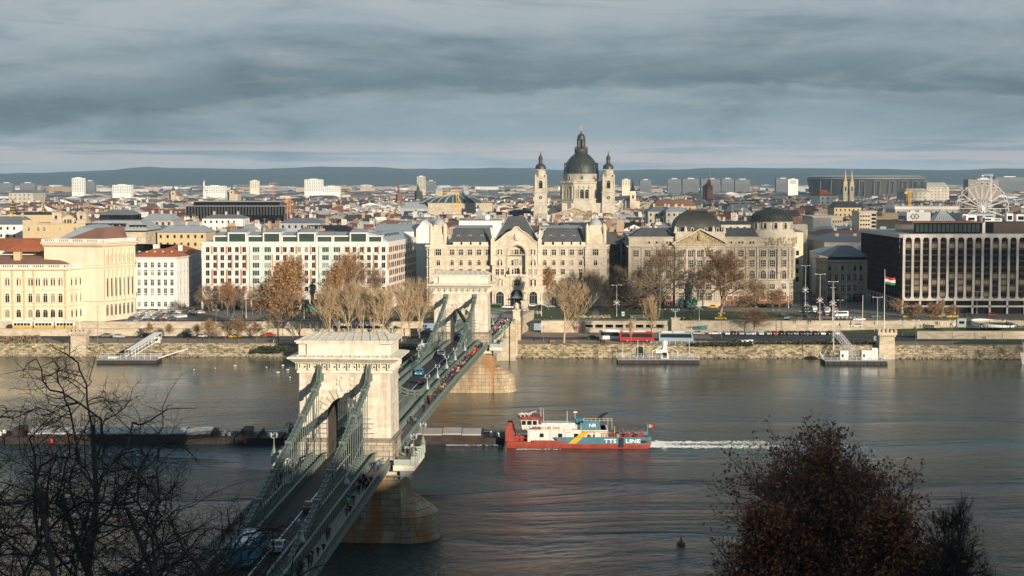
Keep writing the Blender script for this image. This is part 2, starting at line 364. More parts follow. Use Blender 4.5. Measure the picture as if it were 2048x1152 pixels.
# lower embankment: one sheet, quay wall, upper level
m = MB().mat('dirt'); m.sheet([(-900,quayY(-900),4.3),(-200,quayY(-200),4.3),(170,577.2,4.3),(1100,577.2,4.3),(1100,640,4.3),(-900,640,4.3)]); struct(m.build('lower_quay'))
m = MB().mat('quay_stone')
pts = [(-900,quayY(-900)),(-40,quayY(-40)),(0,quayY(0)),(170,577.2),(1100,577.2)]
for (x0,y0),(x1,y1) in zip(pts, pts[1:]):
    m.slab([(x0,y0-.9,-2),(x0,y0,4.3),(x0,y0+1.2,4.3),(x0,y0+1.2,-2)], (x1-x0,y1-y0,0))
    m.slab([(x0,y0-.12,4.3),(x0,y0-.12,4.62),(x0,y0+.8,4.62),(x0,y0+.8,4.3)], (x1-x0,y1-y0,0))
q = m.build('quay_wall'); tag(q, 'mossy pale stone quay wall rising from the river all along the far bank', 'wall')
# stones at its foot
m = MB().mat('rock'); rnd = random.Random(3)
for i in range(900):
    x = rnd.uniform(-190, 210); y = quayY(x) - .7 - abs(rnd.gauss(0,.9)); r = rnd.uniform(.25,.7)
    m.lathe([(r,-.4),(r*rnd.uniform(.7,1.1),.1),(r*.4,rnd.uniform(.25,.6))], 5, x, y, rnd.random()*6)
tag(m.build('rubble'), 'loose stones along the foot of the quay wall', None, None, 'stuff')
# roads of the lower quay
def road(name, pts, w, z, mm='asphalt'):
    m = MB().mat(mm)
    L_, R_ = [], []
    for i, p in enumerate(pts):
        a = Vector(pts[max(0,i-1)]); b = Vector(pts[min(len(pts)-1,i+1)]); d = (b-a).normalized(); n = Vector((-d.y, d.x))
        zz = z[i] if isinstance(z, (list,tuple)) else z
        L_.append((p[0]+n.x*w/2, p[1]+n.y*w/2, zz)); R_.append((p[0]-n.x*w/2, p[1]-n.y*w/2, zz))
    for i in range(len(pts)-1): m.sheet([R_[i],R_[i+1],L_[i+1],L_[i]])
    return struct(m.build(name))
def dashes(name, a, b, z, ln=3, gap=5, w=.22, label=None):
    m = MB().mat('paint_white'); a = Vector(a); b = Vector(b); d = (b-a); n = int(d.length/(ln+gap)) if gap else 1; u = d.normalized(); v = Vector((-u.y,u.x))*w/2
    for i in range(n):
        p = a + u*i*(ln+gap); q_ = p + u*(ln if gap else d.length)
        m.sheet([(p.x-v.x,p.y-v.y,z),(q_.x-v.x,q_.y-v.y,z),(q_.x+v.x,q_.y+v.y,z),(p.x+v.x,p.y+v.y,z)])
    return struct(m.build(name))
road('quay_road', [(-900,612),(-60,611),(20,606),(60,601),(300,598),(1100,600)], 9.5, 4.32)
dashes('road_marking', (60,600.4), (300,597.6), 4.34)
dashes('road_marking', (-300,611.6), (-60,611), 4.34)
m = MB().mat('asphalt'); m.sheet([(72,606,4.324),(190,604,4.324),(190,626,4.324),(72,624,4.324)]); struct(m.build('parking_strip'))
# upper town level
m = MB().mat('paving'); m.sheet([(-9000,629,UP),(-40,629,UP),(-40,633,UP),(205,633,UP),(215,610,UP),(9000,610,UP),(16000,17000,UP),(-16000,17000,UP)]); struct(m.build('town_ground'))
m = MB().mat('plain_far'); m.sheet([(-9000,3300,UP+.3),(9000,3300,UP+.3),(16000,17000,UP+.3),(-16000,17000,UP+.3)]); struct(m.build('far_plain'))
# ledge with the tram tracks on the left and retaining walls
m = MB().mat('paving'); m.sheet([(-900,617.5,6),(-30,617.5,6),(-30,629.5,6),(-900,629.5,6)]); struct(m.build('tram_terrace'))
m = MB().mat('steel')
for y in (620.4,621.9,624.6,626.1): m.box(-900,-32,y-.05,y+.05,6.0,6.08)
struct(m.build('tram_track'))
def rwall(name, pts, z0, z1, label, mm='wall_stone', th=.8, cap=.25, par=0):
    m = MB().mat(mm)
    for (x0,y0),(x1,y1) in zip(pts, pts[1:]):
        d = (x1-x0, y1-y0, 0)
        m.slab([(x0,y0-.35,z0-.3),(x0,y0,z1),(x0,y0+th,z1),(x0,y0+th,z0-.3)], d)
        m.slab([(x0,y0-.18,z1),(x0,y0-.18,z1+cap),(x0,y0+th+.1,z1+cap),(x0,y0+th+.1,z1)], d)
    o = m.build(name); return tag(o, label, 'wall')
rwall('embankment_wall', [(-900,617),(-33,616)], 4.3, 6.75, 'low beige retaining wall under the tram terrace left of the bridge')
rwall('embankment_wall', [(-900,629.3),(-33,629.3)], 6, 8.2, 'upper beige retaining wall with parapet behind the tram terrace')
m_ = MB().mat('wall_stone')
# right wall with the long opening of the tram passage
X0, X1 = PX(1168,631), PX(1330,631)
w = [(PX(1082,631),631),(X0,631)]
rwall('embankment_wall', w, 4.3, 8.4, 'beige embankment wall between the bridge steps and the tram underpass')
rwall('embankment_wall', [(X1,631),(205,631.5)], 4.3, 8.4, 'long beige embankment wall with graffiti behind the parked cars')
t = thing('tram_underpass', 'openings of the tram underpass in the embankment wall above the coaches', 'underpass', (X0,631,4.3))
m = MB().mat('wall_stone'); m.box(0,X1-X0,-.3,.6,2.9,4.3); m.box(0,X1-X0,-.6,.9,0,1.5); m.build('wall', t)
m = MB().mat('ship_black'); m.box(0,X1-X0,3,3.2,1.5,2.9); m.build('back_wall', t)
for k in range(9):
    m = MB().mat('wall_stone'); x = (X1-X0)*k/8; m.box(x-.45,x+.45,-.25,.5,1.5,2.9); m.build('pillar', t)
rwall('plaza_wall', [(PX(1835,604),604),(1100,604)], 4.3, 6.9, 'rough pale stone wall below the plaza in front of the brown hotel')
m = MB().mat('wall_stone')
# graffiti marks on the long wall
m = MB().mat('ship_blue'); gx = PX(1402,631); m.sheet([(gx-3,630.62,5.2),(gx+2.2,630.62,5.2),(gx+2.4,630.70,6.9),(gx-2.6,630.70,6.7)])
g_ = m.build('graffiti'); tag(g_, 'pale blue graffiti patch on the long embankment wall', 'graffiti')
rnd = random.Random(11); m = MB().mat('ship_black')
for gx, n in ((PX(1388,631),7),(PX(1316,631),6)):
    for i in range(n):
        x = gx - 3 + i*.8; z = 5.4 + rnd.random()*.3
        m.sheet([(x,630.6,z),(x+.16,630.6,z),(x+.5,630.63,z+1.0),(x+.34,630.63,z+1.0)]); m.sheet([(x+.3,630.59,z+.4),(x+.9,630.59,z+.5),(x+.9,630.6,z+.65),(x+.3,630.6,z+.55)])
tag(m.build('graffiti'), 'black scrawled graffiti tags on the beige embankment wall', 'graffiti')
m = MB().mat('lamp_red')
for i in range(6):
    x = PX(1148,631) + i*.75; m.sheet([(x,630.6,5.6),(x+.25,630.6,5.6),(x+.6,630.65,6.7),(x+.35,630.65,6.7)])
tag(m.build('graffiti'), 'small red graffiti tag near the bridge steps', 'graffiti')
# street on the upper quay and the streets between the blocks
road('upper_road', [(-900,643),(-40,641),(60,639),(205,640),(300,640),(1100,640)], 11, UP+.02)
road('square_street', [(PX(400,700),700),(PX(862,712),712),(PX(1600,716),716),(PX(1700,700),700)], 9, UP+.024)
sx0, sx1 = PX(1655,650), PX(1612,1500)
road('avenue', [(sx0-2,645),(PX(1640,720),720),(PX(1634,820),820),(PX(1626,1100),1100),(PX(1622,1500),1500)], 16, UP+.03)
dashes('road_marking', (sx0-2,650), (PX(1634,820),820), UP+.05, 3, 4, .3)
m = MB().mat('paint_white')
for i in range(9):
    x = PX(1600,690)+i*2.0; m.sheet([(x,690,UP+.05),(x+1,690,UP+.05),(x+1,694,UP+.05),(x,694,UP+.05)])
for i in range(6):
    x = PX(1668,655)+i*1.6; m.sheet([(x,655,UP+.05),(x+.8,655,UP+.05),(x+2.2,664,UP+.05),(x+1.4,664,UP+.05)])
struct(m.build('zebra_crossing'))
def ell(cx, cy, rx, ry, z, mm, name, n=40, h=.0):
    m = MB().mat(mm); m.prism([(cx+rx*cos(2*pi*i/n), cy+ry*sin(2*pi*i/n)) for i in range(n)], z-.1, z+h); return m.build(name)
# lawns
m = MB().mat('grass'); m.prism([(-98,652),(-30,652),(-28,700),(-80,702),(-96,690)], UP-.1, UP+.10); struct(m.build('lawn'))
m = MB().mat('grass'); m.prism([(-26,655),(30,652),(34,706),(-22,706)], UP-.1, UP+.10); struct(m.build('lawn'))
struct(ell(78, 672, 42, 20, UP, 'grass', 'lawn', 48, .1))
m = MB().mat('grass'); m.prism([(34,652),(60,652),(60,700),(36,704)], UP-.1, UP+.09); struct(m.build('lawn'))
m = MB().mat('dirt'); m.prism([(100,665),(122,655),(128,662),(108,680)], UP, UP+.12); struct(m.build('path'))
# green slopes between the lower road and the plaza
m = MB().mat('grass'); 
m.add([(118,626,4.33),(200,620,4.33),(205,633,7.5),(118,631.2,4.9)], [(0,1,2,3)]); m.add([(150,584,4.33),(215,584,4.33),(240,600,5.2),(160,594,4.6)], [(0,1,2,3)])
struct(m.build('grass_slope'))
road('ramp', [(120,618),(160,615),(200,606),(260,595),(500,590)], 7, [4.34,4.6,5.2,5.6,5.6])
m = MB().mat('paving'); m.sheet([(205,580,5.55),(1100,580,5.55),(1100,606,5.55),(205,606,5.55)]); struct(m.build('terrace'))
# distant hills ------------------------------------------------------
def ridge(name, pts, D, depth, seed, mm='forest'):
    m = MB().mat(mm); n = 240; x0, x1 = -9500, 9500
    rows = 9; vs = []
    for j in range(rows):
        t_ = j/(rows-1)
        for i in range(n+1):
            x = x0 + (x1-x0)*i/n; px = 1024 + x/D*F
            if px <= pts[0][0]: y = pts[0][1]
            elif px >= pts[-1][0]: y = pts[-1][1]
            else:
                for (a,ya),(b,yb) in zip(pts, pts[1:]):
                    if a <= px <= b:
                        k = (px-a)/(b-a); k = k*k*(3-2*k); y = ya + (yb-ya)*k; break
            top = ZY(y, D) - UP
            k = sin(pi/2*min(1, t_*1.0))**1.4
            z = UP + top*k*(.94+.10*mnoise.noise(Vector((x*.0012, t_*3, seed)))) + 9*mnoise.noise(Vector((x*.004, t_*5, seed+4)))*k
            if j == 0: z = UP - 2
            vs.append((x, D - depth*(1-t_), z))
    b = n+1
    m.add(vs, [(j*b+i, j*b+i+1, (j+1)*b+i+1, (j+1)*b+i) for j in range(rows-1) for i in range(n)])
    o = m.build(name, smooth=True); return struct(o)
ridge('hills', [(-400,345),(0,344),(90,342),(180,339),(235,338),(268,334),(300,331.5),(335,334),(420,336),(500,337),(580,335),(625,332),(700,334),(1000,334),(1200,338),(1330,335),(1420,333),(1560,335),(1650,334),(1760,336),(1850,338),(1925,335),(1985,333),(2048,333.5),(2400,332)], 13800, 2600, 1)
ridge('hills', [(-400,349),(0,348),(150,346),(300,343),(500,346),(760,345),(1000,347),(1200,346),(1500,344),(1800,347),(2048,344),(2400,345)], 12200, 1000, 7)
# ground under and behind the camera: the castle hill, which throws its shade over the near water
m = MB().mat('hill_ground')
vs = []; n = 60; ys = [(150,-1),(120,4),(90,14),(60,27),(35,38),(12,52),(3,56.5),(-15,58.2),(-60,58.2),(-160,56),(-400,20)]
for y, z in ys:
    for i in range(n+1):
        x = -700 + 1800*i/n
        vs.append((x, y, z + (1.5*mnoise.noise(Vector((x*.03,y*.03,3))) if 3 < y < 140 else 0)))
m.add(vs, [(j*(n+1)+i, (j+1)*(n+1)+i, (j+1)*(n+1)+i+1, j*(n+1)+i+1)[::-1] for j in range(len(ys)-1) for i in range(n)])
struct(m.build('castle_hill', smooth=True))
m = MB().mat('limestone')
def wing(x0, x1, y0, y1, z1, rf=4): m.mat('limestone').box(x0,x1,y0,y1,55,z1); m.mat('copper_dark').box(x0-.5,x1+.5,y0-.5,y1+.5,z1,z1+rf,6,6)
wing(14,88,-40,-14,80,4); wing(88,150,-38,-12,86.5); wing(150,205,-42,-10,88,4); wing(205,320,-50,-6,90,5); wing(320,420,-44,-10,92,5)  # unseen; nearest wing added to shade the near trees, heights set by shade
m.mat('limestone').lathe([(15,95),(15,101),(16,101)], 16, 385, -28); m.mat('copper_dark').lathe([(15,101),(13,109),(8,115),(3,118),(3,122),(0.3,124)], 16, 385, -28)
k = m.build('palace'); tag(k, 'long stone palace with green domed roof on the castle hill', 'palace')
# ================================================================ CHAIN BRIDGE
BR = radians(3.76); B0 = (-27.9, 282.0, 0)
bridge = thing('chain_bridge', 'long suspension bridge with two stone arch pylons and green iron chains crossing the river', 'bridge', B0, -BR)
def bw(x, s, z=0):          # bridge frame to world
    return Vector((B0[0] + x*cos(BR) + s*sin(BR), B0[1] - x*sin(BR) + s*cos(BR), z))
def zd(s):                  # road level along the bridge
    if s < 0: return 14.0 + s*.034
    if s < 212: return 14.0 + .8*sin(pi*s/212)
    return 14.0 - (s-212)*.0125 - max(0, s-292)*.075
TW = 10.0; S2 = 202.6; SA, SB = -92, 300
def zc(s):                  # chain line
    if s < 0: u = -s; return max(27.5 - .27*u + .00065*u*u, zd(s)-.6)
    if s > S2+TW: u = s-S2-TW; return max(27.5 - .27*u + .00065*u*u + .0*u, zd(s)-.4)
    return 14.9 + (27.5-14.9)/96.3**2*(s-106.3)**2
def pylon(s0):
    p = MB().mat('tower_stone')
    hw, D = 7.75, TW; z0, z1, z2 = 13.4, 17.0, 28.3
    R, zs = 2.95, 21.2
    arc = [(R*cos(pi*i/12), zs + R*1.05*sin(pi*i/12)) for i in range(13)]
    poly = [(-hw,z1),(-R,z1)] + arc[::-1] + [(R,z1),(hw,z1),(hw-.12,z2),(-hw+.12,z2)]
    p.slab([(x, s0+.0, z) for x, z in poly], (0, D, 0))
    root = p.build('pylon', bridge)
    b = MB().mat('rustic_stone')            # rusticated base
    for sx in (-1, 1):
        a, c = (R, hw+.25) if sx > 0 else (-hw-.25, -R)
        for k in range(4):
            z = z0 + k*.85
            b.box(a, c, s0-.25, s0+D+.25, z, z+.78); b.box(a+.12, c-.12, s0-.13, s0+D+.13, z+.78, z+.85)
        b.box(a-.3 if sx < 0 else a, c+.3 if sx > 0 else c, s0-.6, s0+D+.6, 12.9, z0)
    b.build('base', root)
    b = MB().mat('string_stone')
    for sx in (-1, 1):
        a, c = (R, hw+.6) if sx > 0 else (-hw-.6, -R)
        b.box(a, c, s0-.6, s0+D+.6, 16.82, 17.12); b.box(a, c-.25*sx*(sx>0) if sx>0 else c, s0-.4, s0+D+.4, 17.12, 17.4)
    b.build('string_course', root)
    # stepped stones round the arch
    v = MB().mat('tower_stone'); d = MB().mat('string_stone')
    for f in (s0-.22, s0+D-.15):
        v = MB().mat('tower_stone'); d = MB().mat('string_stone')
        for k in range(5):
            z = z1 + .45 + k*.82; w_ = (1.9, 1.45)[k%2]
            for sx in (-1,1):
                x0, x1 = sorted((sx*R*1.001, sx*(R+w_)))
                v.box(x0, x1, f, f+.37, z, z+.64); d.box(x0+.05, x1-.02, f+.08, f+.3, z+.645, z+.81)
        for i in range(13):
            a0, a1 = pi*i/13+.025, pi*(i+1)/13-.025; R2 = R + (1.75, 1.25)[i%2]
            q_ = [(R*cos(a0), zs+R*1.05*sin(a0)), (R2*cos(a0), zs+R2*1.05*sin(a0)), (R2*cos(a1), zs+R2*1.05*sin(a1)), (R*cos(a1), zs+R*1.05*sin(a1))]
            v.slab([(x, f, z) for x, z in q_], (0,.34,0))
        v.build('arch_stones', root); d.build('weathered_joint', root)
    q_ = MB().mat('dark_stone'); lin = [(-R+.03,13.3)] + [(-x+.0, z) for x, z in [( (R-.03)*cos(pi*i/12), zs+(R-.03)*1.05*sin(pi*i/12)) for i in range(13)]] + [(R-.03,13.3)]  # very dark stone sheets lining the inside of the arch
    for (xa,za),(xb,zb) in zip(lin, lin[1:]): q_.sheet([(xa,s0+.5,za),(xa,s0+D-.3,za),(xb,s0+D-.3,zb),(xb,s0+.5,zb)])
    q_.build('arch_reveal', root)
    # entablature
    e = MB().mat('tower_trim')
    e.box(-hw-.25, hw+.25, s0-.25, s0+D+.25, 28.3, 28.75)
    e.box(-hw, hw, s0, s0+D, 28.75, 29.9)
    e.box(-hw-.5, hw+.5, s0-.5, s0+D+.5, 29.9, 30.12)
    e.prism([(-hw-.7,s0-.7),(hw+.7,s0-.7),(hw+.7,s0+D+.7),(-hw-.7,s0+D+.7)], 30.12, 30.75, [(-hw-1.55,s0-1.55),(hw+1.55,s0-1.55),(hw+1.55,s0+D+1.55),(-hw-1.55,s0+D+1.55)])
    e.prism([(-hw-1.65,s0-1.65),(hw+1.65,s0-1.65),(hw+1.65,s0+D+1.65),(-hw-1.65,s0+D+1.65)], 30.75, 31.05)
    e.prism([(-hw-1.65,s0-1.65),(hw+1.65,s0-1.65),(hw+1.65,s0+D+1.65),(-hw-1.65,s0+D+1.65)], 31.05, 31.32, [(-hw-.3,s0-.3),(hw+.3,s0-.3),(hw+.3,s0+D+.3),(-hw-.3,s0+D+.3)])
    for i in range(48):
        x = -hw-.4 + i*(2*hw+.8)/47; e.box(x-.09, x+.09, s0-.66, s0-.5, 29.92, 30.1)
    for i in range(30):
        y = s0-.3+i*(D+.6)/29; e.box(hw+.5, hw+.66, y-.09, y+.09, 29.92, 30.1)
    e.build('cornice', root)
    for f, g_ in ((s0-.5, s0), (s0+D, s0+D+.5)):
        for i in range(10):
            x = -hw+.25 + i*(2*hw-.5)/9
            c = MB().mat('tower_trim'); c.box(x-.3,x+.3,f,g_,28.85,29.15); [c.box(x+q_, x+q_+.18, f, g_, 29.15, 29.9) for q_ in (-.3,.12)]; c.build('bracket', root)
    for i in range(7):
        y = s0+.3 + i*(D-.6)/6
        for xs in ((hw,hw+.5),(-hw-.5,-hw)): c = MB().mat('tower_trim'); c.box(xs[0],xs[1],y-.3,y+.3,28.85,29.15); [c.box(xs[0], xs[1], y+q_, y+q_+.18, 29.15, 29.9) for q_ in (-.3,.12)]; c.build('bracket', root)
    for i in range(9):
        x = -hw+.25 + (i+.5)*(2*hw-.5)/9
        d_ = MB().mat('tower_trim'); d_.M = Matrix.Translation((x, s0, 29.32)) @ Matrix.Rotation(pi/2, 4, 'X')
        d_.lathe([(.42,0),(.42,.10),(.33,.16),(.30,.10)], 12); d_.mat('bronze').lathe([(.20,.10),(.16,.2),(.05,.24)], 10)
        d_.build('medallion', root)
    a = MB().mat('tower_trim')              # attic storey and low roof
    a.box(-7.75, 7.75, s0+.1, s0+D-.1, 31.3, 33.2); a.box(-6.3, 5.9, s0-.3, s0+.1, 31.3, 33.2); a.box(-6.3,5.9,s0+D-.1,s0+D+.3,31.3,33.2)
    a.box(-8.05, 8.05, s0-.45, s0+D+.45, 33.2, 33.5); a.box(-8.3, 8.3, s0-.65, s0+D+.65, 33.5, 33.72)
    a.prism([(-8.1,s0-.5),(8.1,s0-.5),(8.1,s0+D+.5),(-8.1,s0+D+.5)], 33.72, 34.7, [(-6.2,s0+4.4),(6.2,s0+4.4),(6.2,s0+D-4.4),(-6.2,s0+D-4.4)])
    for i in range(11):
        x = -7.6 + i*1.52; a.mat('tower_trim').bar((x,s0-.5,33.8),(x*.8,s0+4.4,34.75),.09,.09)
        a.mat('tower_trim').cbox((x, s0-1.5, 31.1),(.28,.28,.30))
    a.build('attic', root)
    # coat of arms over the arch: generic shield with scrolls and console
    k = MB().mat('tower_trim')
    k.slab([(-.75,s0-.16,27.3),(.75,s0-.16,27.3),(.8,s0-.16,26.2),(.55,s0-.16,25.6),(0,s0-.16,25.3),(-.55,s0-.16,25.6),(-.8,s0-.16,26.2)], (0,.16,0))
    for sx in (-1,1):
        for z, r in ((27.25,.32),(26.5,.26),(25.6,.34),(25.1,.22)): k.M = Matrix.Translation((sx*1.12,s0,z)) @ Matrix.Rotation(pi/2,4,'X'); k.lathe([(r,0),(r,.12),(r*.5,.2)],8)
        k.M = None
    k.box(-.5,.5,s0-.2,s0,27.35,27.75); k.box(-1.25,1.25,s0-.25,s0,24.95,25.12); k.box(-.8,.8,s0-.24,s0,24.35,24.95,.2,0); k.box(-.4,.4,s0-.3,s0,23.8,24.35)
    for i in range(4): k.box(-.6+i*.34,-.42+i*.34,s0-.19,s0-.16,25.6,27.2)
    k.build('crest', root)
    for sx in (-4.1, 4.1):                   # saddles where the chains enter
        k = MB().mat('iron_green'); k.box(sx-.6, sx+.6, s0-.5, s0+.1, 27.0, 28.2); k.box(sx-.6,sx+.6,s0+D-.1,s0+D+.5,27.0,28.2); k.build('saddle', root)
    # pier in the river
    r = MB().mat('pier_stone')
    r.prism([(-9.8,s0-1.6),(9.8,s0-1.6),(9.8,s0+D+1.6),(-9.8,s0+D+1.6)], -3, 11.4, [(-9.4,s0-1.2),(9.4,s0-1.2),(9.4,s0+D+1.2),(-9.4,s0+D+1.2)])
    nose = lambda sc_, out_, ins: [(9.5, s0-1.9+ins)] + [(9.8 + out_*sin(pi*i/12), s0+D/2 - (D/2+1.9-ins)*cos(pi*i/12)) for i in range(13)] + [(9.5, s0+D+1.9-ins)]
    for sg in (1, -1):
        f = lambda P: [(sg*x, y) for x, y in (P if sg > 0 else P[::-1])]
        r.prism(f(nose(1, 6.0, 0)), -3, .55, f(nose(1, 5.9, .05)))
        r.prism(f(nose(1, 5.6, .25)), .55, 4.3, f(nose(1, 5.3, .4)))
        r.prism(f(nose(1, 5.3, .42)), 4.3, 5.0, f(nose(1, 4.5, .8)))
        r.prism(f(nose(1, 4.45, .85)), 5.0, 6.0, f(nose(1, 3.0, 1.8)))
        r.prism(f(nose(1, 2.95, 1.85)), 6.0, 7.0, f(nose(1, 1.2, 3.6)))
    r.build('pier', bridge)
    # balcony round the pylon
    f = MB().mat('tower_trim'); f.box(-11.9,-hw-.6,s0-2.2,s0+D+2.2,12.3,13.2); f.box(hw+.6,11.9,s0-2.2,s0+D+2.2,12.3,13.2); f.box(-11,11,s0-.9,s0+D+.9,11.4,12.3)
    for sg in (-1,1):
        x = sorted((sg*11.9, sg*11.5)); f.box(x[0],x[1],s0-2.2,s0+D+2.2,13.2,14.25)
        for y0 in (s0-2.2, s0+D+1.8):
            x = sorted((sg*8.5, sg*11.5)); f.box(x[0],x[1],y0,y0+.4,13.2,14.2)
        for i in range(6):
            y = s0-1.9+i*(D+3.8)/5; f.mat('iron_light').box(sg*11.7-.4,sg*11.7+.4,y-.4,y+.4,13.2,14.75,.06,.06)
    f.mat('tower_trim').build('balcony', bridge)
    f = MB().mat('steel')                    # brackets and pipes under it
    for sg in (-1,1):
        for i in range(7):
            y = s0-1.8+i*(D+3.6)/6; f.slab([(sg*9.5,y-.12,12.3),(sg*11.8,y-.12,12.3),(sg*11.4,y-.12,11.8),(sg*9.5,y-.12,10.8)],(0,.24,0))
        f.tube((sg*8,s0-2.6,11.5),(sg*11.8,s0-2.6,11.5),.08)
    f.build('bracket', bridge)
    return root
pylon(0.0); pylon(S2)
def candelabrum(x, s, z, par, big=1.0):
    f = MB().mat('iron_green' if big > 1 else 'iron_light'); k = big
    f.lathe([(.50*k,0),(.55*k,.25*k),(.30*k,.9*k),(.16*k,1.3*k),(.20*k,1.5*k),(.10*k,1.7*k),(.08*k,2.9*k),(.16*k,3.0*k)], 8)
    o = f.build('lamp_post', par, (x,s,z))
    for a in ((-.42,0),(.42,0)) if big <= 1 else ((-.45,0),(.45,0),(0,.45)):
        g = MB().mat('iron_light'); g.tube((0,0,2.7*k),(a[0],a[1],2.9*k),.05*k); g.build('arm', o)
        g = MB().mat('glass_pale'); g.lathe([(.10*k,2.85*k),(.20*k,3.2*k),(.19*k,3.35*k)],8,a[0],a[1]); g.mat('iron_light').lathe([(.30*k,3.35*k),(.12*k,3.55*k),(.02,3.75*k)],8,a[0],a[1]); g.build('lantern', o)
for s0 in (0, S2):
    for sg in (-1, 1):
        for y in (s0-1.6, s0+TW+1.6): candelabrum(sg*11.7, y, 14.7, bridge, 1.01)
for s, sgs in ((-62,(1,)),(-26,(-1,1)),(34,(-1,)),(70,(-1,)),(80,(1,)),(100,(-1,1)),(120,(1,)),(140,(-1,1)),(166,(1,)),(232,(-1,1)),(262,(-1,1))):
    for sg in sgs: candelabrum(sg*4.55, s, zd(s)+1.15, bridge, .85)
# deck
ST = [SA + i*4 for i in range(int((SB-SA)/4)+1)]
def strip(mm, xa, xb, za, zb, name, s0=SA, s1=SB, step=4, par=bridge, skip=None):
    m = MB().mat(mm); s = s0
    while s < s1 - .01:
        e = min(s+step, s1)
        if not (skip and skip(s, e)):
            a, b = zd(s), zd(e)
            m.add([(xa,s,a+za),(xb,s,a+za),(xb,e,b+za),(xa,e,b+za),(xa,s,a+zb),(xb,s,a+zb),(xb,e,b+zb),(xa,e,b+zb)],
                  [(0,3,2,1),(4,5,6,7),(0,1,5,4),(1,2,6,5),(2,3,7,6),(3,0,4,7)])
        s = e
    return m.build(name, par)
strip('bridge_road', -2.95, 2.95, -.35, 0, 'roadway', SA, SB+45)
tow = lambda s, e: (s > -.5-4 and e < TW+4.5) or (s > S2-4 and e < S2+TW+4.5)
m = MB().mat('paint_white'); s = SA
while s < SB+40:
    a, b = zd(s)+.005, zd(s+4)+.005; m.sheet([(.10,s,a),(.28,s,a),(.28,s+4,b),(.10,s+4,b)]); s += 4
m.build('lane_marking', bridge)
for sg in (-1, 1):
    X = lambda a, b: sorted((sg*a, sg*b))
    for u0, u1 in ((SA,-2.2),(TW+2.2,S2-2.2),(S2+TW+2.2,SB)):
        x = X(5.35, 7.75); strip('footway', x[0], x[1], -.75, -.45, 'footway', u0, u1)
        x = X(7.7, 7.95); strip('iron_green' , x[0], x[1], -1.15, -.35, 'edge_beam', u0, u1)
    skipt = lambda s, e: (s > -1 and e < TW+1.2) or (s > S2-1 and e < S2+TW+1.2)
    for xa, xb, nm in ((3.05,3.30,'inner'),(5.05,5.30,'outer')):
        x = X(xa, xb)
        for (u0, u1) in ((SA,-.7),(TW+.7,S2-.7),(S2+TW+.7,SB)):
            m = MB().mat('iron_green')
            s = u0
            while s < u1-.05:
                e = min(s+1.8, u1); a, b = zd(s), zd(e); xm = (x[0]+x[1])/2
                for za, zb, w_ in ((-.9,-.55,.30),(.95,1.15,.34)):
                    m.add([(xm-w_/2,s,a+za),(xm+w_/2,s,a+za),(xm+w_/2,e,b+za),(xm-w_/2,e,b+za),(xm-w_/2,s,a+zb),(xm+w_/2,s,a+zb),(xm+w_/2,e,b+zb),(xm-w_/2,e,b+zb)],[(0,3,2,1),(4,5,6,7),(0,1,5,4),(1,2,6,5),(2,3,7,6),(3,0,4,7)])
                m.box(xm-.12, xm+.12, s-.09, s+.09, a-.6, a+.95)
                m.add([(xm,s,a-.6),(xm,e,b-.6),(xm,e,b+.62),(xm,s,a+.62)],[(0,1,2,3)])
                s = e
            m.build('stiffening_girder', bridge)
    for (u0, u1) in ((SA,-.7),(TW+.7,S2-.7),(S2+TW+.7,SB)):      # flat lattice between the two girders
        m = MB().mat('iron_green'); s = u0
        while s < u1:
            a = zd(s); m.box(sg*3.3 if sg > 0 else -5.1, sg*5.1 if sg > 0 else -3.3, s-.07, s+.07, a+.6, a+.7); s += .6
        m.bar((sg*4.2,u0,zd(u0)+.62),(sg*4.2,u1-.1,zd(u1)+.62),.1,.08) if u1-u0 < 100 else None
        m.build('lattice_top', bridge)
    for (u0, u1) in ((SA,-2.3),(TW+2.3,S2-2.3),(S2+TW+2.3,SB)):    # outer railing of crossed bars
        m = MB().mat('iron_green'); s = u0; xr = sg*7.82
        while s < u1-.05:
            e = min(s+1.2, u1); a, b = zd(s)-.4, zd(e)-.4
            m.bar((xr,s,a+1.12),(xr,e,b+1.12),.12,.10); m.bar((xr,s,a+.12),(xr,e,b+.12),.07,.07)
            m.bar((xr,s,a+.1),(xr,e,b+1.08),.05,.06); m.bar((xr,s,a+1.08),(xr,e,b+.1),.05,.06); m.bar((xr,s,a+.6),(xr,e,b+.6),.04,.05)
            m.box(xr-.06,xr+.06,s-.06,s+.06,a,a+1.15)
            s = e
        m.build('railing', bridge)
m = MB().mat('iron_green'); s = SA                   # cross beams below
while s < SB:
    if not ((s > -3 and s < TW+3) or (s > S2-3 and s < S2+TW+3)):
        a = zd(s); m.box(-7.7,7.7,s-.15,s+.15,a-1.5,a-.8)
    s += 3.6
for x in (-3.1,3.1,-5.2,5.2): 
    s = SA
    while s < SB: a, b = zd(s), zd(s+4); m.bar((x,s,a-1.3),(x,s+4,b-1.3),.3,.6); s += 4
m.build('deck_beams', bridge)
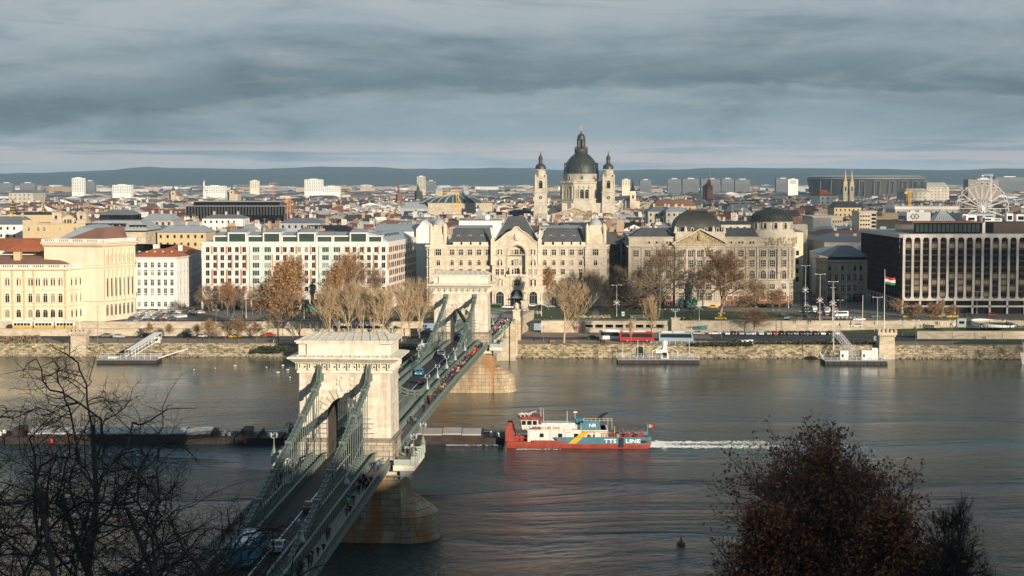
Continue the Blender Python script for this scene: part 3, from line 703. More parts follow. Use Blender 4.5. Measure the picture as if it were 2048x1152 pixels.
# chains: on each side an upper and a lower one in each of three spans
def chain(sg, u0, u1, off):
    m = MB().mat('iron_green'); n = max(1, round(abs(u1-u0)/1.8)); ds = (u1-u0)/n
    for i in range(n):
        a, b = u0+i*ds, u0+(i+1)*ds; pa = (sg*4.1, a, zc(a)+off); pb = (sg*4.1, b, zc(b)+off)
        for dx in (-.27, .27): m.bar((pa[0]+dx,pa[1],pa[2]), (pb[0]+dx,pb[1],pb[2]), .20, .36)
        m.bar((pa[0],pa[1],pa[2]-.03), (pb[0],pb[1],pb[2]-.03), .12, .34)
        if i % 6 == 3: m.cbox((pa[0],pa[1],pa[2]-.34),(1.05,.85,.68))
        m.tube((pa[0]-.48,pa[1],pa[2]), (pa[0]+.48,pa[1],pa[2]), .14, n=6)
        m.cbox((pa[0]-.27,pa[1]+ds*.5,(pa[2]+pb[2])/2+.2),(.26,.16,.12)); m.cbox((pa[0]+.27,pa[1]+ds*.5,(pa[2]+pb[2])/2+.2),(.26,.16,.12))
    return m.build('suspension_chain', bridge)
for sg in (-1, 1):
    for off in (0, -.62):
        chain(sg, 0, -74, off); chain(sg, TW, S2, off); chain(sg, S2+TW, S2+TW+74, off)
rest = MB().mat('iron_green'); cnt = 0
for sg in (1, -1):
    hs = [-1.8*i for i in range(1, 41)] + [TW+1.8*i for i in range(1, 53) ] + [S2-1.8*i for i in range(1, 53)] + [S2+TW+1.8*i for i in range(1, 41)]
    for s in hs:
        zt, zb = zc(s)-.7, zd(s)+.7
        if zt - zb < .3: continue
        if s < 0 or (sg > 0 and 0 < s < 60) or (sg < 0 and 0 < s < 20):
            if cnt < 100:
                m = MB().mat('iron_green'); m.tube((0,0,0),(0,0,zt-zb),.065,n=6); m.cbox((0,0,0),(.22,.22,.35)); m.build('hanger', bridge, (sg*4.1,s,zb)); cnt += 1; continue
        rest.tube((sg*4.1,s,zb),(sg*4.1,s,zt),.055,n=4)
o = rest.build('hanger', bridge); o['kind'] = 'stuff'
# thin stay rods beside the near pylon
m = MB().mat('steel'); m.tube((4.1,0-.5,19.5),(4.1,-26,zd(-26)+1.4),.05); m.tube((-4.1,-.5,19.5),(-4.1,-26,zd(-26)+1.4),.05); m.tube((4.1,TW+.5,20),(4.1,TW+26,zd(30)+1.4),.05); m.build('stay_rod', bridge)
# far abutment
a = MB().mat('wall_stone'); zA = 12.2
a.prism([(-9.2,290),(9.2,290),(9.2,345),(-9.2,345)], -1, 11.9)
for y in (289.4, 300, 318): 
    for sg in (-1,1): a.box(sg*9.2-.9, sg*9.2+.9, y, y+2.4, -1, 12.6)
a.box(8.6,9.4,290,360,11.9,13.2); a.box(-9.4,-8.6,290,360,11.9,13.2)
a.prism([(-9.2,345),(9.2,345),(12,372),(-12,372)], 0, 11.0, [(-9.2,345),(9.2,345),(12,372),(-12,372)])
a.build('abutment', bridge)
a = MB().mat('footway'); 
for x0,x1 in ((3.1,8.6),(-8.6,-3.1)): a.box(x0,x1,300,346,11.0,12.6)
a.build('footway', bridge)
a = MB().mat('pier_stone'); a.prism([(-10,SA-20),(10,SA-20),(10,SA),(-10,SA)], -2, zd(SA)-.4); a.build('abutment', bridge)
# stone lion on a pedestal at each side of the far end
def lion(x, s, label):
    w_ = bw(x, s, 12.6); t = thing('lion_statue', label, 'statue', w_, -BR)
    m = MB().mat('stone'); m.box(-1.4,1.4,-2.2,2.2,0,.6); m.box(-1.15,1.15,-1.9,1.9,.6,3.3); m.box(-1.4,1.4,-2.15,2.15,3.3,3.7); m.build('pedestal', t)
    m = MB().mat('stone')
    m.M = Matrix.Translation((0,.2,4.4)) @ Matrix.Diagonal((.75,1.55,.75,1)); m.lathe([(.25,-1),(.75,-.6),(1,0),(.75,.6),(.25,1)],10)
    m.M = Matrix.Translation((0,-1.25,5.0)) @ Matrix.Diagonal((.82,.75,1.15,1)); m.lathe([(.3,-1),(.85,-.5),(1,.1),(.75,.7),(.25,1)],10)
    m.M = Matrix.Translation((0,-1.75,5.75)) @ Matrix.Diagonal((.5,.6,.5,1)); m.lathe([(.3,-1),(.9,-.4),(1,.2),(.6,.8),(.2,1)],8)
    m.M = None
    for sx in (-.45,.45): m.bar((sx,-1.2,4.0),(sx,-2.1,3.85),.3,.32); m.bar((sx,1.5,4.1),(sx*1.5,.6,3.85),.35,.4)
    m.build('lion', t)
    return t
lion(9.6, 304, 'reclining stone lion on tall pedestal at the right side of the far bridgehead')
lion(-9.6, 304, 'reclining stone lion on tall pedestal at the left side of the far bridgehead')
lion(9.8, 348, 'stone lion facing the square at the end of the bridge ramp')
# ================================================================ BUILDINGS: shared pieces
WM = {}; VAR = {}; WR = random.Random(99)
def win(w, h, arch=False, nx=2, ny=2, sur='frame_white', fr='frame_white', pane='glass', sill=True, hood=None, sw=.16, so=.16):
    key = (w,h,arch,nx,ny,sur,fr,pane,sill,hood,sw,so)
    if key in WM: return WM[key]
    m = MB()
    r = w/2
    if arch:
        zs = h - r; arc = [(r*cos(pi*i/8), zs + r*sin(pi*i/8)) for i in range(9)]
        m.mat(pane).sheet([(-r,-.04,0),(r,-.04,0)] + [(x,-.04,z) for x,z in arc])
        if sur:
            R = r + sw; arc2 = [(R*cos(pi*i/8), zs + R*sin(pi*i/8)) for i in range(9)]
            m.mat(sur)
            for i in range(8):
                a, b, c, d = arc[i], arc2[i], arc2[i+1], arc[i+1]; m.slab([(q[0],-so,q[1]) for q in (a,b,c,d)], (0,so,0))
            m.box(-R,-r,-so,0,0,zs); m.box(r,R,-so,0,0,zs)
        m.mat(fr).box(-r,r,-.09,-.05,zs-.05,zs+.05)
    else:
        m.mat(pane).sheet([(-r,-.04,0),(r,-.04,0),(r,-.04,h),(-r,-.04,h)])
        if sur:
            m.mat(sur).box(-r-sw,-r,-so,0,0,h+sw); m.box(r,r+sw,-so,0,0,h+sw); m.box(-r,r,-so,0,h,h+sw)
    m.mat(fr)
    for i in range(1, nx): x = -r + w*i/nx; m.box(x-.05,x+.05,-.09,-.05,0,h-(r*.25 if arch else 0))
    for i in range(1, ny):
        if not arch: z = h*(.62 if ny == 2 else i/ny); m.box(-r,r,-.09,-.05,z-.045,z+.045)
    if sill and sur: m.mat(sur).box(-r-sw-.12,r+sw+.12,-so-.14,0,-.22,0)
    if hood == 'flat': m.mat(sur or 'stone').box(-r-sw-.2,r+sw+.2,-so-.22,0,h+sw+.15,h+sw+.42)
    if hood == 'tri': m.mat(sur or 'stone').slab([(-r-sw-.25,-so-.2,h+sw+.12),(r+sw+.25,-so-.2,h+sw+.12),(0,-so-.2,h+sw+.85)], (0,so+.2,0))
    WM[key] = m.mesh('window')
    if pane == 'glass' and 'glass' in m.names:        # the same window with drawn curtains or pale blinds behind the glass
        q = WM[key].copy(); q.materials[m.names.index('glass')] = MAT['curtain']; VAR[WM[key].name] = q
    return WM[key]
def wvariant(me): return VAR[me.name] if me.name in VAR and WR.random() < .16 else me
def off(poly, d):
    n = len(poly); out = []
    for i in range(n):
        p0, p1, p2 = Vector(poly[i-1]), Vector(poly[i]), Vector(poly[(i+1)%n])
        a = (p1-p0).normalized(); b = (p2-p1).normalized(); na = Vector((a.y,-a.x)); nb = Vector((b.y,-b.x))
        k = na + nb; k = k / max(.35, 1 + na.dot(nb)); q = p1 + k*d; out.append((q.x, q.y))
    return out
class Bld:
    """a building in world coordinates under one Empty; corners go counter-clockwise seen from above (front edge left to right)"""
    def __init__(s, name, label, cat, at, group=None):
        s.o = Vector((at[0], at[1], UP)); s.root = thing(name, label, cat, s.o, 0, group)
    def mb(s, m): b = MB().mat(m); b.M = Matrix.Translation(-s.o); return b
    def prism(s, name, m, poly, z0, z1, top=None, parent=None):
        b = s.mb(m).prism(poly, z0, z1, top); o = b.build(name, s.root if parent is None else parent); return o
    def bands(s, name, m, poly, lst):
        b = s.mb(m)
        for z0, z1, d in lst: b.prism(off(poly, d), z0, z1)
        return b.build(name, s.root)
    def win(s, p0, p1, ds, z, me, name='window', frac=False, outw=0):
        p0 = Vector(p0); p1 = Vector(p1); u = (p1-p0); Ln = u.length; u.normalize(); rz = atan2(u.y, u.x)
        for d in ds:
            d = d*Ln if frac else d
            q = p0 + u*d + Vector((u.y,-u.x))*outw; inst(name, wvariant(me), s.root, (q.x-s.o.x, q.y-s.o.y, z-s.o.z), rz)
    def winpx(s, Y, pxs, z, me, name='window', out=0):
        for px in pxs: inst(name, wvariant(me), s.root, (PX(px,Y,z)-s.o.x, Y-out-s.o.y, z-s.o.z))
def hip(b, poly4, z0, z1, ins, inx=None):
    (x0,y0),(x1,y1) = poly4[0], poly4[2]; inx = ins if inx is None else inx
    b.prism(poly4, z0, z1, [(x0+inx,y0+ins),(x1-inx,y0+ins),(x1-inx,y1-ins),(x0+inx,y1-ins)]); return b
def rect(x0, x1, y0, y1): return [(x0,y0),(x1,y0),(x1,y1),(x0,y1)]
def chim(bl, x, y, z0, z1, w=1.2, m='wall_stone', d=None):
    b = bl.mb(m); b.box(x-w/2,x+w/2,y-(d or w)/2,y+(d or w)/2,z0,z1); b.box(x-w/2-.1,x+w/2+.1,y-(d or w)/2-.1,y+(d or w)/2+.1,z1,z1+.2)
    for k in (-.25,.25): b.mat('roof_brown').lathe([(.16,z1+.2),(.13,z1+.7)],6,x+k*w,y)
    b.build('chimney', bl.root)
# ================================================================ ARCADED PALACE with the steep central roof
Y0 = 723
zz = lambda py: ZY(py, Y0)
xx = lambda px: PX(px, Y0, 20)
g = Bld('grand_hotel_palace', 'sand coloured palace with curved gable, great arch and two corner towers behind the far pylon', 'palace', (xx(854),Y0))
xl, xr = xx(854), xx(1213); ze = zz(492)
XS = xr + 11                                   # back right corner, the side street runs away to the right
foot = [(xl,Y0),(xr,Y0),(XS,Y0+78),(xl+4,Y0+78)]
g.prism('wall', 'gresham', foot, UP-1, ze)
cxl, cxr = xx(984), xx(1081)
cb = g.mb('gresham')                            # central block with curved gable, arch recess cut by stepping
prof = [(560,310),(575,306),(600,290),(622,272),(640,255),(662,238),(690,225),(706,212),(714,198),(731,193),(748,198),(756,212),(772,225),(797,238),(820,255),(836,272),(850,290),(880,306),(903,310)]
pz = lambda x, y: (xx(x/3.6+830), zz(y/3.6+400))
gp = [(cxl, ze-6), (cxr, ze-6)] + [pz(x,y) for x,y in prof[::-1]]
def archpoly(cx, w, z0, z1, n=10):
    r = w/2; return [(cx-r, z0)] + [(cx - r*cos(pi*i/n), z1-r + r*sin(pi*i/n)) for i in range(n+1)] + [(cx+r, z0)]
acx = xx(731/3.6+830); aw = (795-667)/3.6*.2135; at = zz(322/3.6+400); ab = zz(548/3.6+400)
right = [(cxr, ab)] + [pz(x,y) for x,y in prof[::-1]]
poly = [(cxl, ab)] + archpoly(acx, aw, ab, at) + [(cxr, ab)] + [pz(x,y) for x,y in prof[::-1]]
cb.slab([(x, Y0-2.0, z) for x,z in poly], (0,2.4,0))
cb.slab([(cxl,Y0-2.0,UP-1),(cxr,Y0-2.0,UP-1),(cxr,Y0-2.0,ab),(cxl,Y0-2.0,ab)], (0,2.2,0))
cb.build('central_gable', g.root)
t = g.mb('gresham_trim')
for w_, o_ in ((aw+1.1,.35),(aw+.3,.5)):
    A = archpoly(acx, w_, ab, at+(w_-aw)/2, 14); B = archpoly(acx, w_-.5, ab, at+(w_-aw)/2-.25, 14)
    for i in range(len(A)-1): t.slab([(A[i][0],Y0-2-o_,A[i][1]),(A[i+1][0],Y0-2-o_,A[i+1][1]),(B[i+1][0],Y0-2-o_,B[i+1][1]),(B[i][0],Y0-2-o_,B[i][1])][::-1], (0,o_,0))
for i in range(len(prof)-1):                    # coping of the gable
    a, b = pz(*prof[i]), pz(*prof[i+1]); t.bar((a[0],Y0-1.1,a[1]+.1),(b[0],Y0-1.1,b[1]+.1),2.8,.42)
for px in (985.5,1079.5):
    t.box(xx(px)-.8,xx(px)+.8,Y0-2.4,Y0+.2,ze-8,zz(478)); t.box(xx(px)-.45,xx(px)+.45,Y0-2,Y0-.8,zz(478),zz(460),.15,.15); t.lathe([(.3,zz(460)),(.05,zz(450))],6,xx(px),Y0-1.4)
for px in (1000,1022,1042,1066):
    t.box(xx(px)-.35,xx(px)+.35,Y0-2.3,Y0-1.9,ab-6,ab+4 if px in (1022,1042) else zz(500))
t.lathe([(1.0,zz(474)-1.2),(1.2,zz(474)),(.9,zz(474)+1.3)],8,acx,Y0-2.0)
for i in range(26): 
    k = i/25; x = cxl+1.5+(cxr-cxl-3)*k; t.box(x-.18,x+.18,Y0-2.35,Y0-2.0,zz(510),zz(510)+.5)
t.build('gable_mouldings', g.root)
g.bands('cornice', 'gresham_trim', foot, [(ze-.3,ze+.5,.7),(zz(497)-.4,zz(497),.35),(zz(534),zz(534)+.35,.3),(zz(556),zz(556)+.4,.35),(zz(577),zz(577)+.45,.45)])
r = g.mb('slate')
rt = zz(455.6)
for a, b in ((xx(896),xx(985)),(xx(1080),xx(1170))): r.prism(rect(a,b,Y0+.8,Y0+16), ze+.5, rt, rect(a+3,b-1.2,Y0+6.0,Y0+12))
r.mat('slate').prism(rect(xx(1172),XS-4,Y0+8,Y0+76), ze+.5, rt-.5, rect(xx(1172)+4,XS-11,Y0+14,Y0+70))
r.mat('zinc').box(xx(899),xx(984),Y0+6,Y0+40,rt-.4,rt+.1); r.box(xx(1081),xx(1166),Y0+6,Y0+40,rt-.4,rt+.1)
r.build('roof', g.root)
r = g.mb('slate'); r.prism([(cxl+.8,Y0+.4),(cxr-.8,Y0+.4),(cxr-.8,Y0+22),(cxl+.8,Y0+22)], zz(484), zz(433.5), [(xx(1015),Y0+9),(xx(1049.5),Y0+9),(xx(1049.5),Y0+14),(xx(1015),Y0+14)]); 
r.mat('zinc'); 
for a, b in (((cxl+.8),xx(1015)),((cxr-.8),xx(1049.5))): r.bar((a,Y0+.4,zz(484)),(b,Y0+9,zz(433.5)),.35,.3)
r.box(xx(1014),xx(1016.5),Y0+8.5,Y0+10,zz(434),zz(428)); r.box(xx(1048),xx(1050.5),Y0+8.5,Y0+10,zz(434),zz(428))
r.build('steep_roof', g.root)
for z, pxs in ((265, (312,398,482,977,1063,1147)),):
    for p in pxs:
        b = MB().mat('zinc'); b.M = Matrix.Rotation(pi/2,4,'X'); b.lathe([(.75,-1.5),(.75,.3),(.55,.3)],10); b.mat('glass').lathe([(.5,.30),(.48,.34)],10); b.build('dormer', g.root, (xx(p/3.6+830)-g.o.x, 3.6, zz(z/3.6+400)-UP))
for p in (268,335,402,470,925,995,1060,1125,1190):      # attic openings under the eaves with little balusters
    b = g.mb('glass').box(xx(p/3.6+830)-1.6,xx(p/3.6+830)+1.6,Y0+.3,Y0+1.2,ze+.55,ze+1.25); b.mat('gresham_trim').box(xx((p+33)/3.6+830)-1.6,xx((p+33)/3.6+830)+1.6,Y0-.3,Y0+1,ze+.5,ze+1.7); b.build('attic_window', g.root)
W4 = win(1.9,2.4,False,3,2,'gresham_trim',sw=.3,so=.3,hood='flat'); W3 = win(1.35,2.3,True,2,1,'gresham_trim',sw=.3,so=.25); W2 = win(1.6,2.2,False,2,2,'gresham_trim',sw=.25,so=.2); W1 = win(1.6,2.3,False,2,2,'gresham_trim',sw=.3,so=.25)
wpx = [p/3.6+830 for p in (268,332,396,461,525,935,1000,1065,1129,1193)]
for z, me in ((zz(510),W4),(zz(530.5),W3),(zz(548.5),W2),(zz(571),W1)): g.winpx(Y0, wpx, z, me)
cpx = [p/3.6+830 for p in (611,850)]
for z, me in ((zz(510),win(1.9,2.4,False,3,2,'gresham_trim',sw=.3,so=.3)),(zz(530.5),win(2.1,2.5,True,3,1,'gresham_trim',sw=.3,so=.3)),(zz(549),win(3.4,2.4,False,5,2,'gresham_trim',sw=.2,so=.2)),(zz(571),win(2.4,2.6,False,3,2,'gresham_trim',sw=.3,so=.3,hood='flat'))):
    g.winpx(Y0, cpx, z, me, out=2.0)
for z, o_ in ((zz(510),0),(zz(530.5),0),(zz(549),0)): g.winpx(Y0, [731/3.6+830], z, win(1.6,2.6,False,2,2,'gresham_trim'), out=.05); g.winpx(Y0, [702/3.6+830,760/3.6+830], z, win(.8,2.2,False,1,2,'gresham_trim'), out=.05)
g.winpx(Y0, [731/3.6+830], zz(571), win(2.4,2.7,True,3,1,'gresham_trim'), out=2.0)
g.winpx(Y0, [703/3.6+830,760/3.6+830], zz(570), win(.8,2.2,False,1,2,'gresham_trim'), out=2.0)
b = g.mb('gresham_trim').box(acx-4.5,acx+4.5,Y0-2.9,Y0-2,ab-.1,ab+.25); b.box(acx-4.5,acx+4.5,Y0-2.9,Y0-2.75,ab+.25,ab+1.1); b.build('balcony', g.root)
b = g.mb('leaf_green'); 
for sx in (-3.6,3.2): b.lathe([(.3,ab+.5),(.8,ab+1.2),(.6,ab+2.0),(.1,ab+2.6)],7,acx+sx,Y0-2.5)
b.build('balcony_plant', g.root)
sidew = win(1.3,2.1,False,2,2,'gresham_trim',sw=.2)
b = g.mb('glass')
p0, p1 = Vector((xr,Y0)), Vector((XS,Y0+78)); u = (p1-p0).normalized(); nv = Vector((u.y,-u.x))
for zi in (zz(509),zz(529),zz(547.5),zz(570)):
    for k in range(15):
        q = p0 + u*(4+k*5) + nv*.06
        for wv in (1.4,): b.sheet([(q.x,q.y,zi),(q.x+u.x*wv,q.y+u.y*wv,zi),(q.x+u.x*wv,q.y+u.y*wv,zi+2.2),(q.x,q.y,zi+2.2)])
o = b.build('side_window', g.root); o['kind'] = 'stuff'
for px, w_, tp in ((540/3.6+830,4.6,648),(612/3.6+830,3.3,655),(731/3.6+830,5.4,640),(851/3.6+830,3.3,655),(1290/3.6+830,4.4,643),(470/3.6+830,3.6,655),(945/3.6+830,3.4,655),(1010/3.6+830,3.4,655),(1090/3.6+830,3.4,655),(1175/3.6+830,3.4,655)):
    cen = cxl < xx(px) < cxr
    me = win(w_, zz(tp/3.6+400)-UP-.2, True, 3, 1, 'gresham_trim', 'steel', 'glass', False, None, .5, .4); g.winpx(Y0, [px], UP+.1, me, 'arched_opening', 2.0 if cen else 0)
b = g.mb('zinc_dark').lathe([(2.6,UP+3.6),(2.3,UP+3.8),(1.2,UP+4.6),(.5,UP+6.2),(.15,UP+8.2)],12,acx,Y0-3.6); b.mat('steel').box(acx-2.5,acx-2.3,Y0-5,Y0-2,UP+3.4,UP+3.6); b.build('entrance_canopy', g.root)
def gtower(px0, px1, pc):
    x0, x1 = xx(px0), xx(px1); xc = xx(pc)
    b = g.mb('gresham'); b.box(x0,x1,Y0-1.0,Y0+9,UP-1,zz(502)); b.prism(rect(x0,x1,Y0-1,Y0+9), zz(502), zz(468), rect(x0+.9,x1-.9,Y0-.2,Y0+8)); 
    b.prism(rect(x0+1.4,x1-1.4,Y0+.3,Y0+7.6), zz(468), zz(450), rect(x0+2.0,x1-2.0,Y0+.8,Y0+7))
    o = b.build('corner_tower', g.root)
    b = g.mb('gresham_trim')
    for sx in (x0+.9,x1-.9):
        for y in (Y0-.2,Y0+7.8): b.lathe([(.8,zz(486)),(.75,zz(456)),(.95,zz(455)),(.4,zz(450)),(.15,zz(447))],8,sx,y)
    b.box(x0-.3,x1+.3,Y0-1.4,Y0+9.4,zz(515),zz(515)+.5); b.box(x0-.2,x1+.2,Y0-1.3,Y0+9.3,zz(498),zz(498)+.4)
    b.lathe([(2.5,zz(462)),(2.5,zz(450)),(2.8,zz(450)+.1),(2.8,zz(449))],14,xc,Y0+3.8); b.build('turrets', o)
    b = g.mb('zinc').lathe([(2.75,zz(450)+.2),(2.6,zz(446)),(2.0,zz(441)),(1.1,zz(438.5)),(.45,zz(436)),(.1,zz(430))],14,xc,Y0+3.8); b.build('cupola', o, smooth=False)
    for zi, me in ((zz(510),win(2.4,2.4,False,3,2,'gresham_trim',sw=.3,so=.3)),(zz(530.5),win(1.5,2.3,True,2,1,'gresham_trim',sw=.3)),(zz(548.5),win(3.2,2.3,False,5,2,'gresham_trim')),(zz(571),win(1.8,2.4,False,2,2,'gresham_trim'))): g.winpx(Y0, [pc], zi, me, out=1.0)
gtower(858.5,894,877); gtower(1170,1213,1191)
# ================================================================ BANK PALACE with pediment, curved slate dome and corner dome
xl, xr = xx(1257.5), xx(1514); zc_ = zz(493)
bk = Bld('bank_palace', 'stone palace with carved pediment under a dark curved roof and a green corner dome', 'palace', (xl,Y0))
cx, cr_ = xx(1551), 8.6
cor = [(xx(1514),Y0-.6)] + [(cx-1 + 9.6*sin(a), Y0+8.0 - 8.6*cos(a)) for a in [radians(v) for v in (0,15,30,45,60,75,90)]]
foot = [(xl,Y0),(xr,Y0)] + cor[1:] + [(cx+10.5,Y0+75),(xl+3,Y0+75)]
bk.prism('wall', 'bank', foot, UP+7.0, zz(475))
bk.prism('plinth_storey', 'red_stone', off(foot,.25), UP-1, UP+4.2); bk.prism('base_wall', 'bank', off(foot,.05), UP+4.2, UP+7.0)
bk.bands('cornice', 'bank_trim', foot, [(zc_-.4,zc_,.6),(zc_,zc_+.35,1.1),(zz(475)-.1,zz(475)+.3,.45),(zz(560),zz(560)+.4,.7),(zz(565),zz(565)+.3,.3),(zz(583),zz(583)+.4,.35)])
px0, px1 = xx(1345), xx(1453); pc = (px0+px1)/2
b = bk.mb('bank'); b.box(px0+1,px1-1,Y0-1.6,Y0,UP-1,zz(488)); b.box(px0+1,px1-1,Y0-1.4,Y0+10,zz(488),zz(463)); b.build('central_bay', bk.root)
b = bk.mb('bank_trim'); b.box(px0-.3,px1+.3,Y0-2.6,Y0,zz(489),zz(487)); b.box(px0+.6,px1-.6,Y0-2.0,Y0,zz(494),zz(489))
for a in (px0-.4,px1+.4): b.bar((a,Y0-2.2,zz(487)+.1),(pc,Y0-2.2,zz(457.5)),1.6,.55)
for i in range(34): x = px0+.4+i*(px1-px0-.8)/33; b.box(x-.13,x+.13,Y0-2.45,Y0-2.0,zz(490.5),zz(489.2))
o = b.build('pediment', bk.root)
b = bk.mb('relief'); b.slab([(px0+1.4,Y0-1.7,zz(486.5)),(px1-1.4,Y0-1.7,zz(486.5)),(pc,Y0-1.7,zz(460.5))], (0,.5,0)); rnd = random.Random(5)
for i in range(60):
    k = rnd.uniform(-.85,.85); h = (1-abs(k))*(zz(461)-zz(486)); x = pc + k*(px1-px0)/2; z = zz(486)+.3+rnd.random()*max(.2,h-.9); q = rnd.uniform(.25,.55); b.box(x-q*.6,x+q*.6,Y0-2.05,Y0-1.7,z,z+q*1.7,.1,.1)
b.lathe([(1.2,zz(480)),(1.4,zz(474)),(.9,zz(468))],8,pc,Y0-1.7); b.build('relief', o)
# curved roof over the centre
prf = [(0,zz(463)-.2),(0,zz(455)),(.25,zz(449)),(.9,zz(442)),(2.1,zz(435)),(3.9,zz(428)),(5.4,zz(424)),(6.2,zz(421.5))]
b = bk.mb('lead_dark'); fx0, fx1, fy0, fy1 = xx(1350.5), xx(1442.5), Y0+1.0, Y0+20
for (d0,z0),(d1,z1) in zip(prf, prf[1:]): b.prism(rect(fx0+d0,fx1-d0,fy0+d0*.9,fy1-d0*.9), z0, z1, rect(fx0+d1,fx1-d1,fy0+d1*.9,fy1-d1*.9))
b.box(fx0+6,fx1-6,fy0+5.4,fy1-5.4,zz(421.5),zz(419.8)); 
for i in range(30):
    k = i/29
    for (d0,z0),(d1,z1) in zip(prf[1:], prf[2:]):
        xa = fx0+d0+(fx1-fx0-2*d0)*k; xb = fx0+d1+(fx1-fx0-2*d1)*k; b.bar((xa,fy0+d0*.9-.04,z0),(xb,fy0+d1*.9-.04,z1),.12,.10)
for i in range(16): x = fx0+6.4+i*(fx1-fx0-12.8)/15; b.box(x-.06,x+.06,fy0+5.5,fy0+5.6,zz(419.8),zz(417.5))
b.box(fx0+6.2,fx1-6.2,fy0+5.5,fy0+5.6,zz(417.5),zz(417)); b.build('curved_roof', bk.root)
for px in (1383,1397.5,1412.5):
    b = MB().mat('zinc'); b.M = Matrix.Rotation(pi/2,4,'X'); b.lathe([(.55,-1.5),(.55,.25),(.3,.25)],8); b.build('bullseye', bk.root, (xx(px)-bk.o.x, 2.6, zz(441.5)-UP))
bk.winpx(Y0, [1355,1385,1412,1436], zz(463), win(.9,1.4,False,1,1,'frame_white'), 'attic_window', -.9)
for px in (1350,1370,1425.5,1447):
    b = bk.mb('bank_trim'); x = xx(px); b.box(x-.8,x+.8,Y0-1.5,Y0-.1,zz(466),zz(463)); b.lathe([(.7,zz(463)),(.75,zz(459)),(.45,zz(456)),(.5,zz(454.5)),(.2,zz(452.5))],8,x,Y0-.8); b.build('roof_statue', bk.root)
b = bk.mb('slate')
for a, c in ((xl+.6,xx(1348)),(xx(1450),xx(1522))): b.prism(rect(a,c,Y0+1,Y0+15), zz(475)+.3, zz(457), rect(a+(5 if a < xx(1300) else 0),c-(0 if a < xx(1300) else 3),Y0+6,Y0+11))
b.build('roof', bk.root)
# corner pavilion: flared drum, dome
b = bk.mb('stone'); dc = (xx(1549), Y0+10.0); 
b.lathe([(11.0,zz(489)),(11.0,zz(475)),(10.6,zz(470)),(9.3,zz(461)),(8.9,zz(458)),(8.9,zz(445)),(9.4,zz(444.6)),(9.4,zz(443.8))],28,dc[0],dc[1]); b.build('drum', bk.root)
b = bk.mb('copper_dark'); b.lathe([(9.5,zz(443.8)),(9.5,zz(441.5)),(9.0,zz(438)),(8.4,zz(432)),(7.4,zz(427)),(5.9,zz(422.5)),(4.0,zz(419)),(2.9,zz(417.5)),(2.9,zz(416)),(.3,zz(415))],28,dc[0],dc[1])
b.tube((dc[0]-.8,dc[1],zz(416)),(dc[0]-.8,dc[1],zz(398)),.09,.05)
for i in range(28):
    a = 2*pi*i/28; pr = [(9.1,zz(438)),(8.5,zz(432)),(7.5,zz(427)),(6.0,zz(422.5)),(4.1,zz(419))]
    for (r0,z0),(r1,z1) in zip(pr, pr[1:]): b.bar((dc[0]+r0*cos(a),dc[1]+r0*sin(a),z0),(dc[0]+r1*cos(a),dc[1]+r1*sin(a),z1),.14,.1)
b.build('corner_dome', bk.root, smooth=False)
for a in (-.95,-.45,.05,.55,1.05):
    me = win(1.25,2.5,True,1,1,'bank_trim',sw=.45,so=.45); inst('drum_window', me, bk.root, (dc[0]+8.86*sin(a)-bk.o.x, dc[1]-8.86*cos(a)-bk.o.y, zz(457.5)-UP), a)
b = bk.mb('relief'); rnd = random.Random(8)
for i in range(90):
    a = rnd.uniform(-1.0,1.2); z = rnd.uniform(zz(491),zz(477)); q = rnd.uniform(.3,.7); x = dc[0]+11.1*sin(a); y = dc[1]-11.1*cos(a); b.box(x-q*.5,x+q*.5,y-.3,y+.4,z,z+q*1.5,.1,.1)
b.build('frieze_carving', bk.root)
wx = [p/3.6+1220 for p in (187,272,347,423)]; wc_ = [p/3.6+1220 for p in (510,578,643,708,778)]; wr = [p/3.6+1220 for p in (863,943,1022)]
for px in wx[1:]+wr: bk.winpx(Y0, [px-3,px+3], zz(487), win(.75,.9,False,1,1,'bank_trim',sw=.1), 'attic_window')
A_ = win(2.3,2.6,False,3,3,'bank_trim',sw=.3,so=.25,hood='flat'); B_ = win(2.1,2.7,False,3,3,'bank_trim',sw=.3,so=.3,hood='tri'); C_ = win(2.3,3.6,True,3,1,'bank_trim',sw=.4,so=.3); D_ = win(2.1,2.2,False,3,2,'bank_trim',sw=.3,so=.2); E_ = win(2.4,3.2,False,4,3,'bank_trim',sw=.35,so=.3)
for px, o_ in [(p,0) for p in wx+wr] + [(p,1.6) for p in wc_]:
    for zi, me in ((zz(513),A_),(zz(533),B_),(zz(557.5),C_),(zz(578),D_),(zz(600),E_)): bk.winpx(Y0, [px], zi, me, out=o_)
bk.winpx(Y0, wx+wr, UP+.3, win(2.2,1.5,False,3,1,'red_stone',sw=.3), 'basement_window', .25)
for a in (-.75,-.05,.5,1.05):
    q = (cx-1 + 9.6*sin(a) if a > -.7 else xx(1526), Y0+8.0-8.6*cos(a) if a > -.7 else Y0-.3)
    for zi, me in ((zz(513),A_),(zz(533),B_),(zz(557.5),C_),(zz(578),D_),(zz(600),E_)): inst('window', me, bk.root, (q[0]-bk.o.x, q[1]-bk.o.y, zi-UP), max(0,a))
b = bk.mb('bank_trim')                           # giant half columns
cols = [xx(px/3.6+1220) for px in (612,675,545,742)]
for x in cols: b.lathe([(.8,zz(548)),(.62,zz(546)),(.55,zz(503)),(.85,zz(500)),(.85,zz(498))],10,x,Y0-1.9); b.box(x-.9,x+.9,Y0-2.6,Y0-1.6,zz(551),zz(548))
for px in (140,232,310,385,458,825,903,983,1062,1150): x = xx(px/3.6+1220); b.box(x-.4,x+.4,Y0-.45,Y0,zz(560),zz(495))
for a in (.2,.8,1.3): b.lathe([(.7,zz(558)),(.6,zz(503)),(.8,zz(497))],10,cx-1+10*sin(a),Y0+8-9.0*cos(a))
b.build('columns', bk.root)
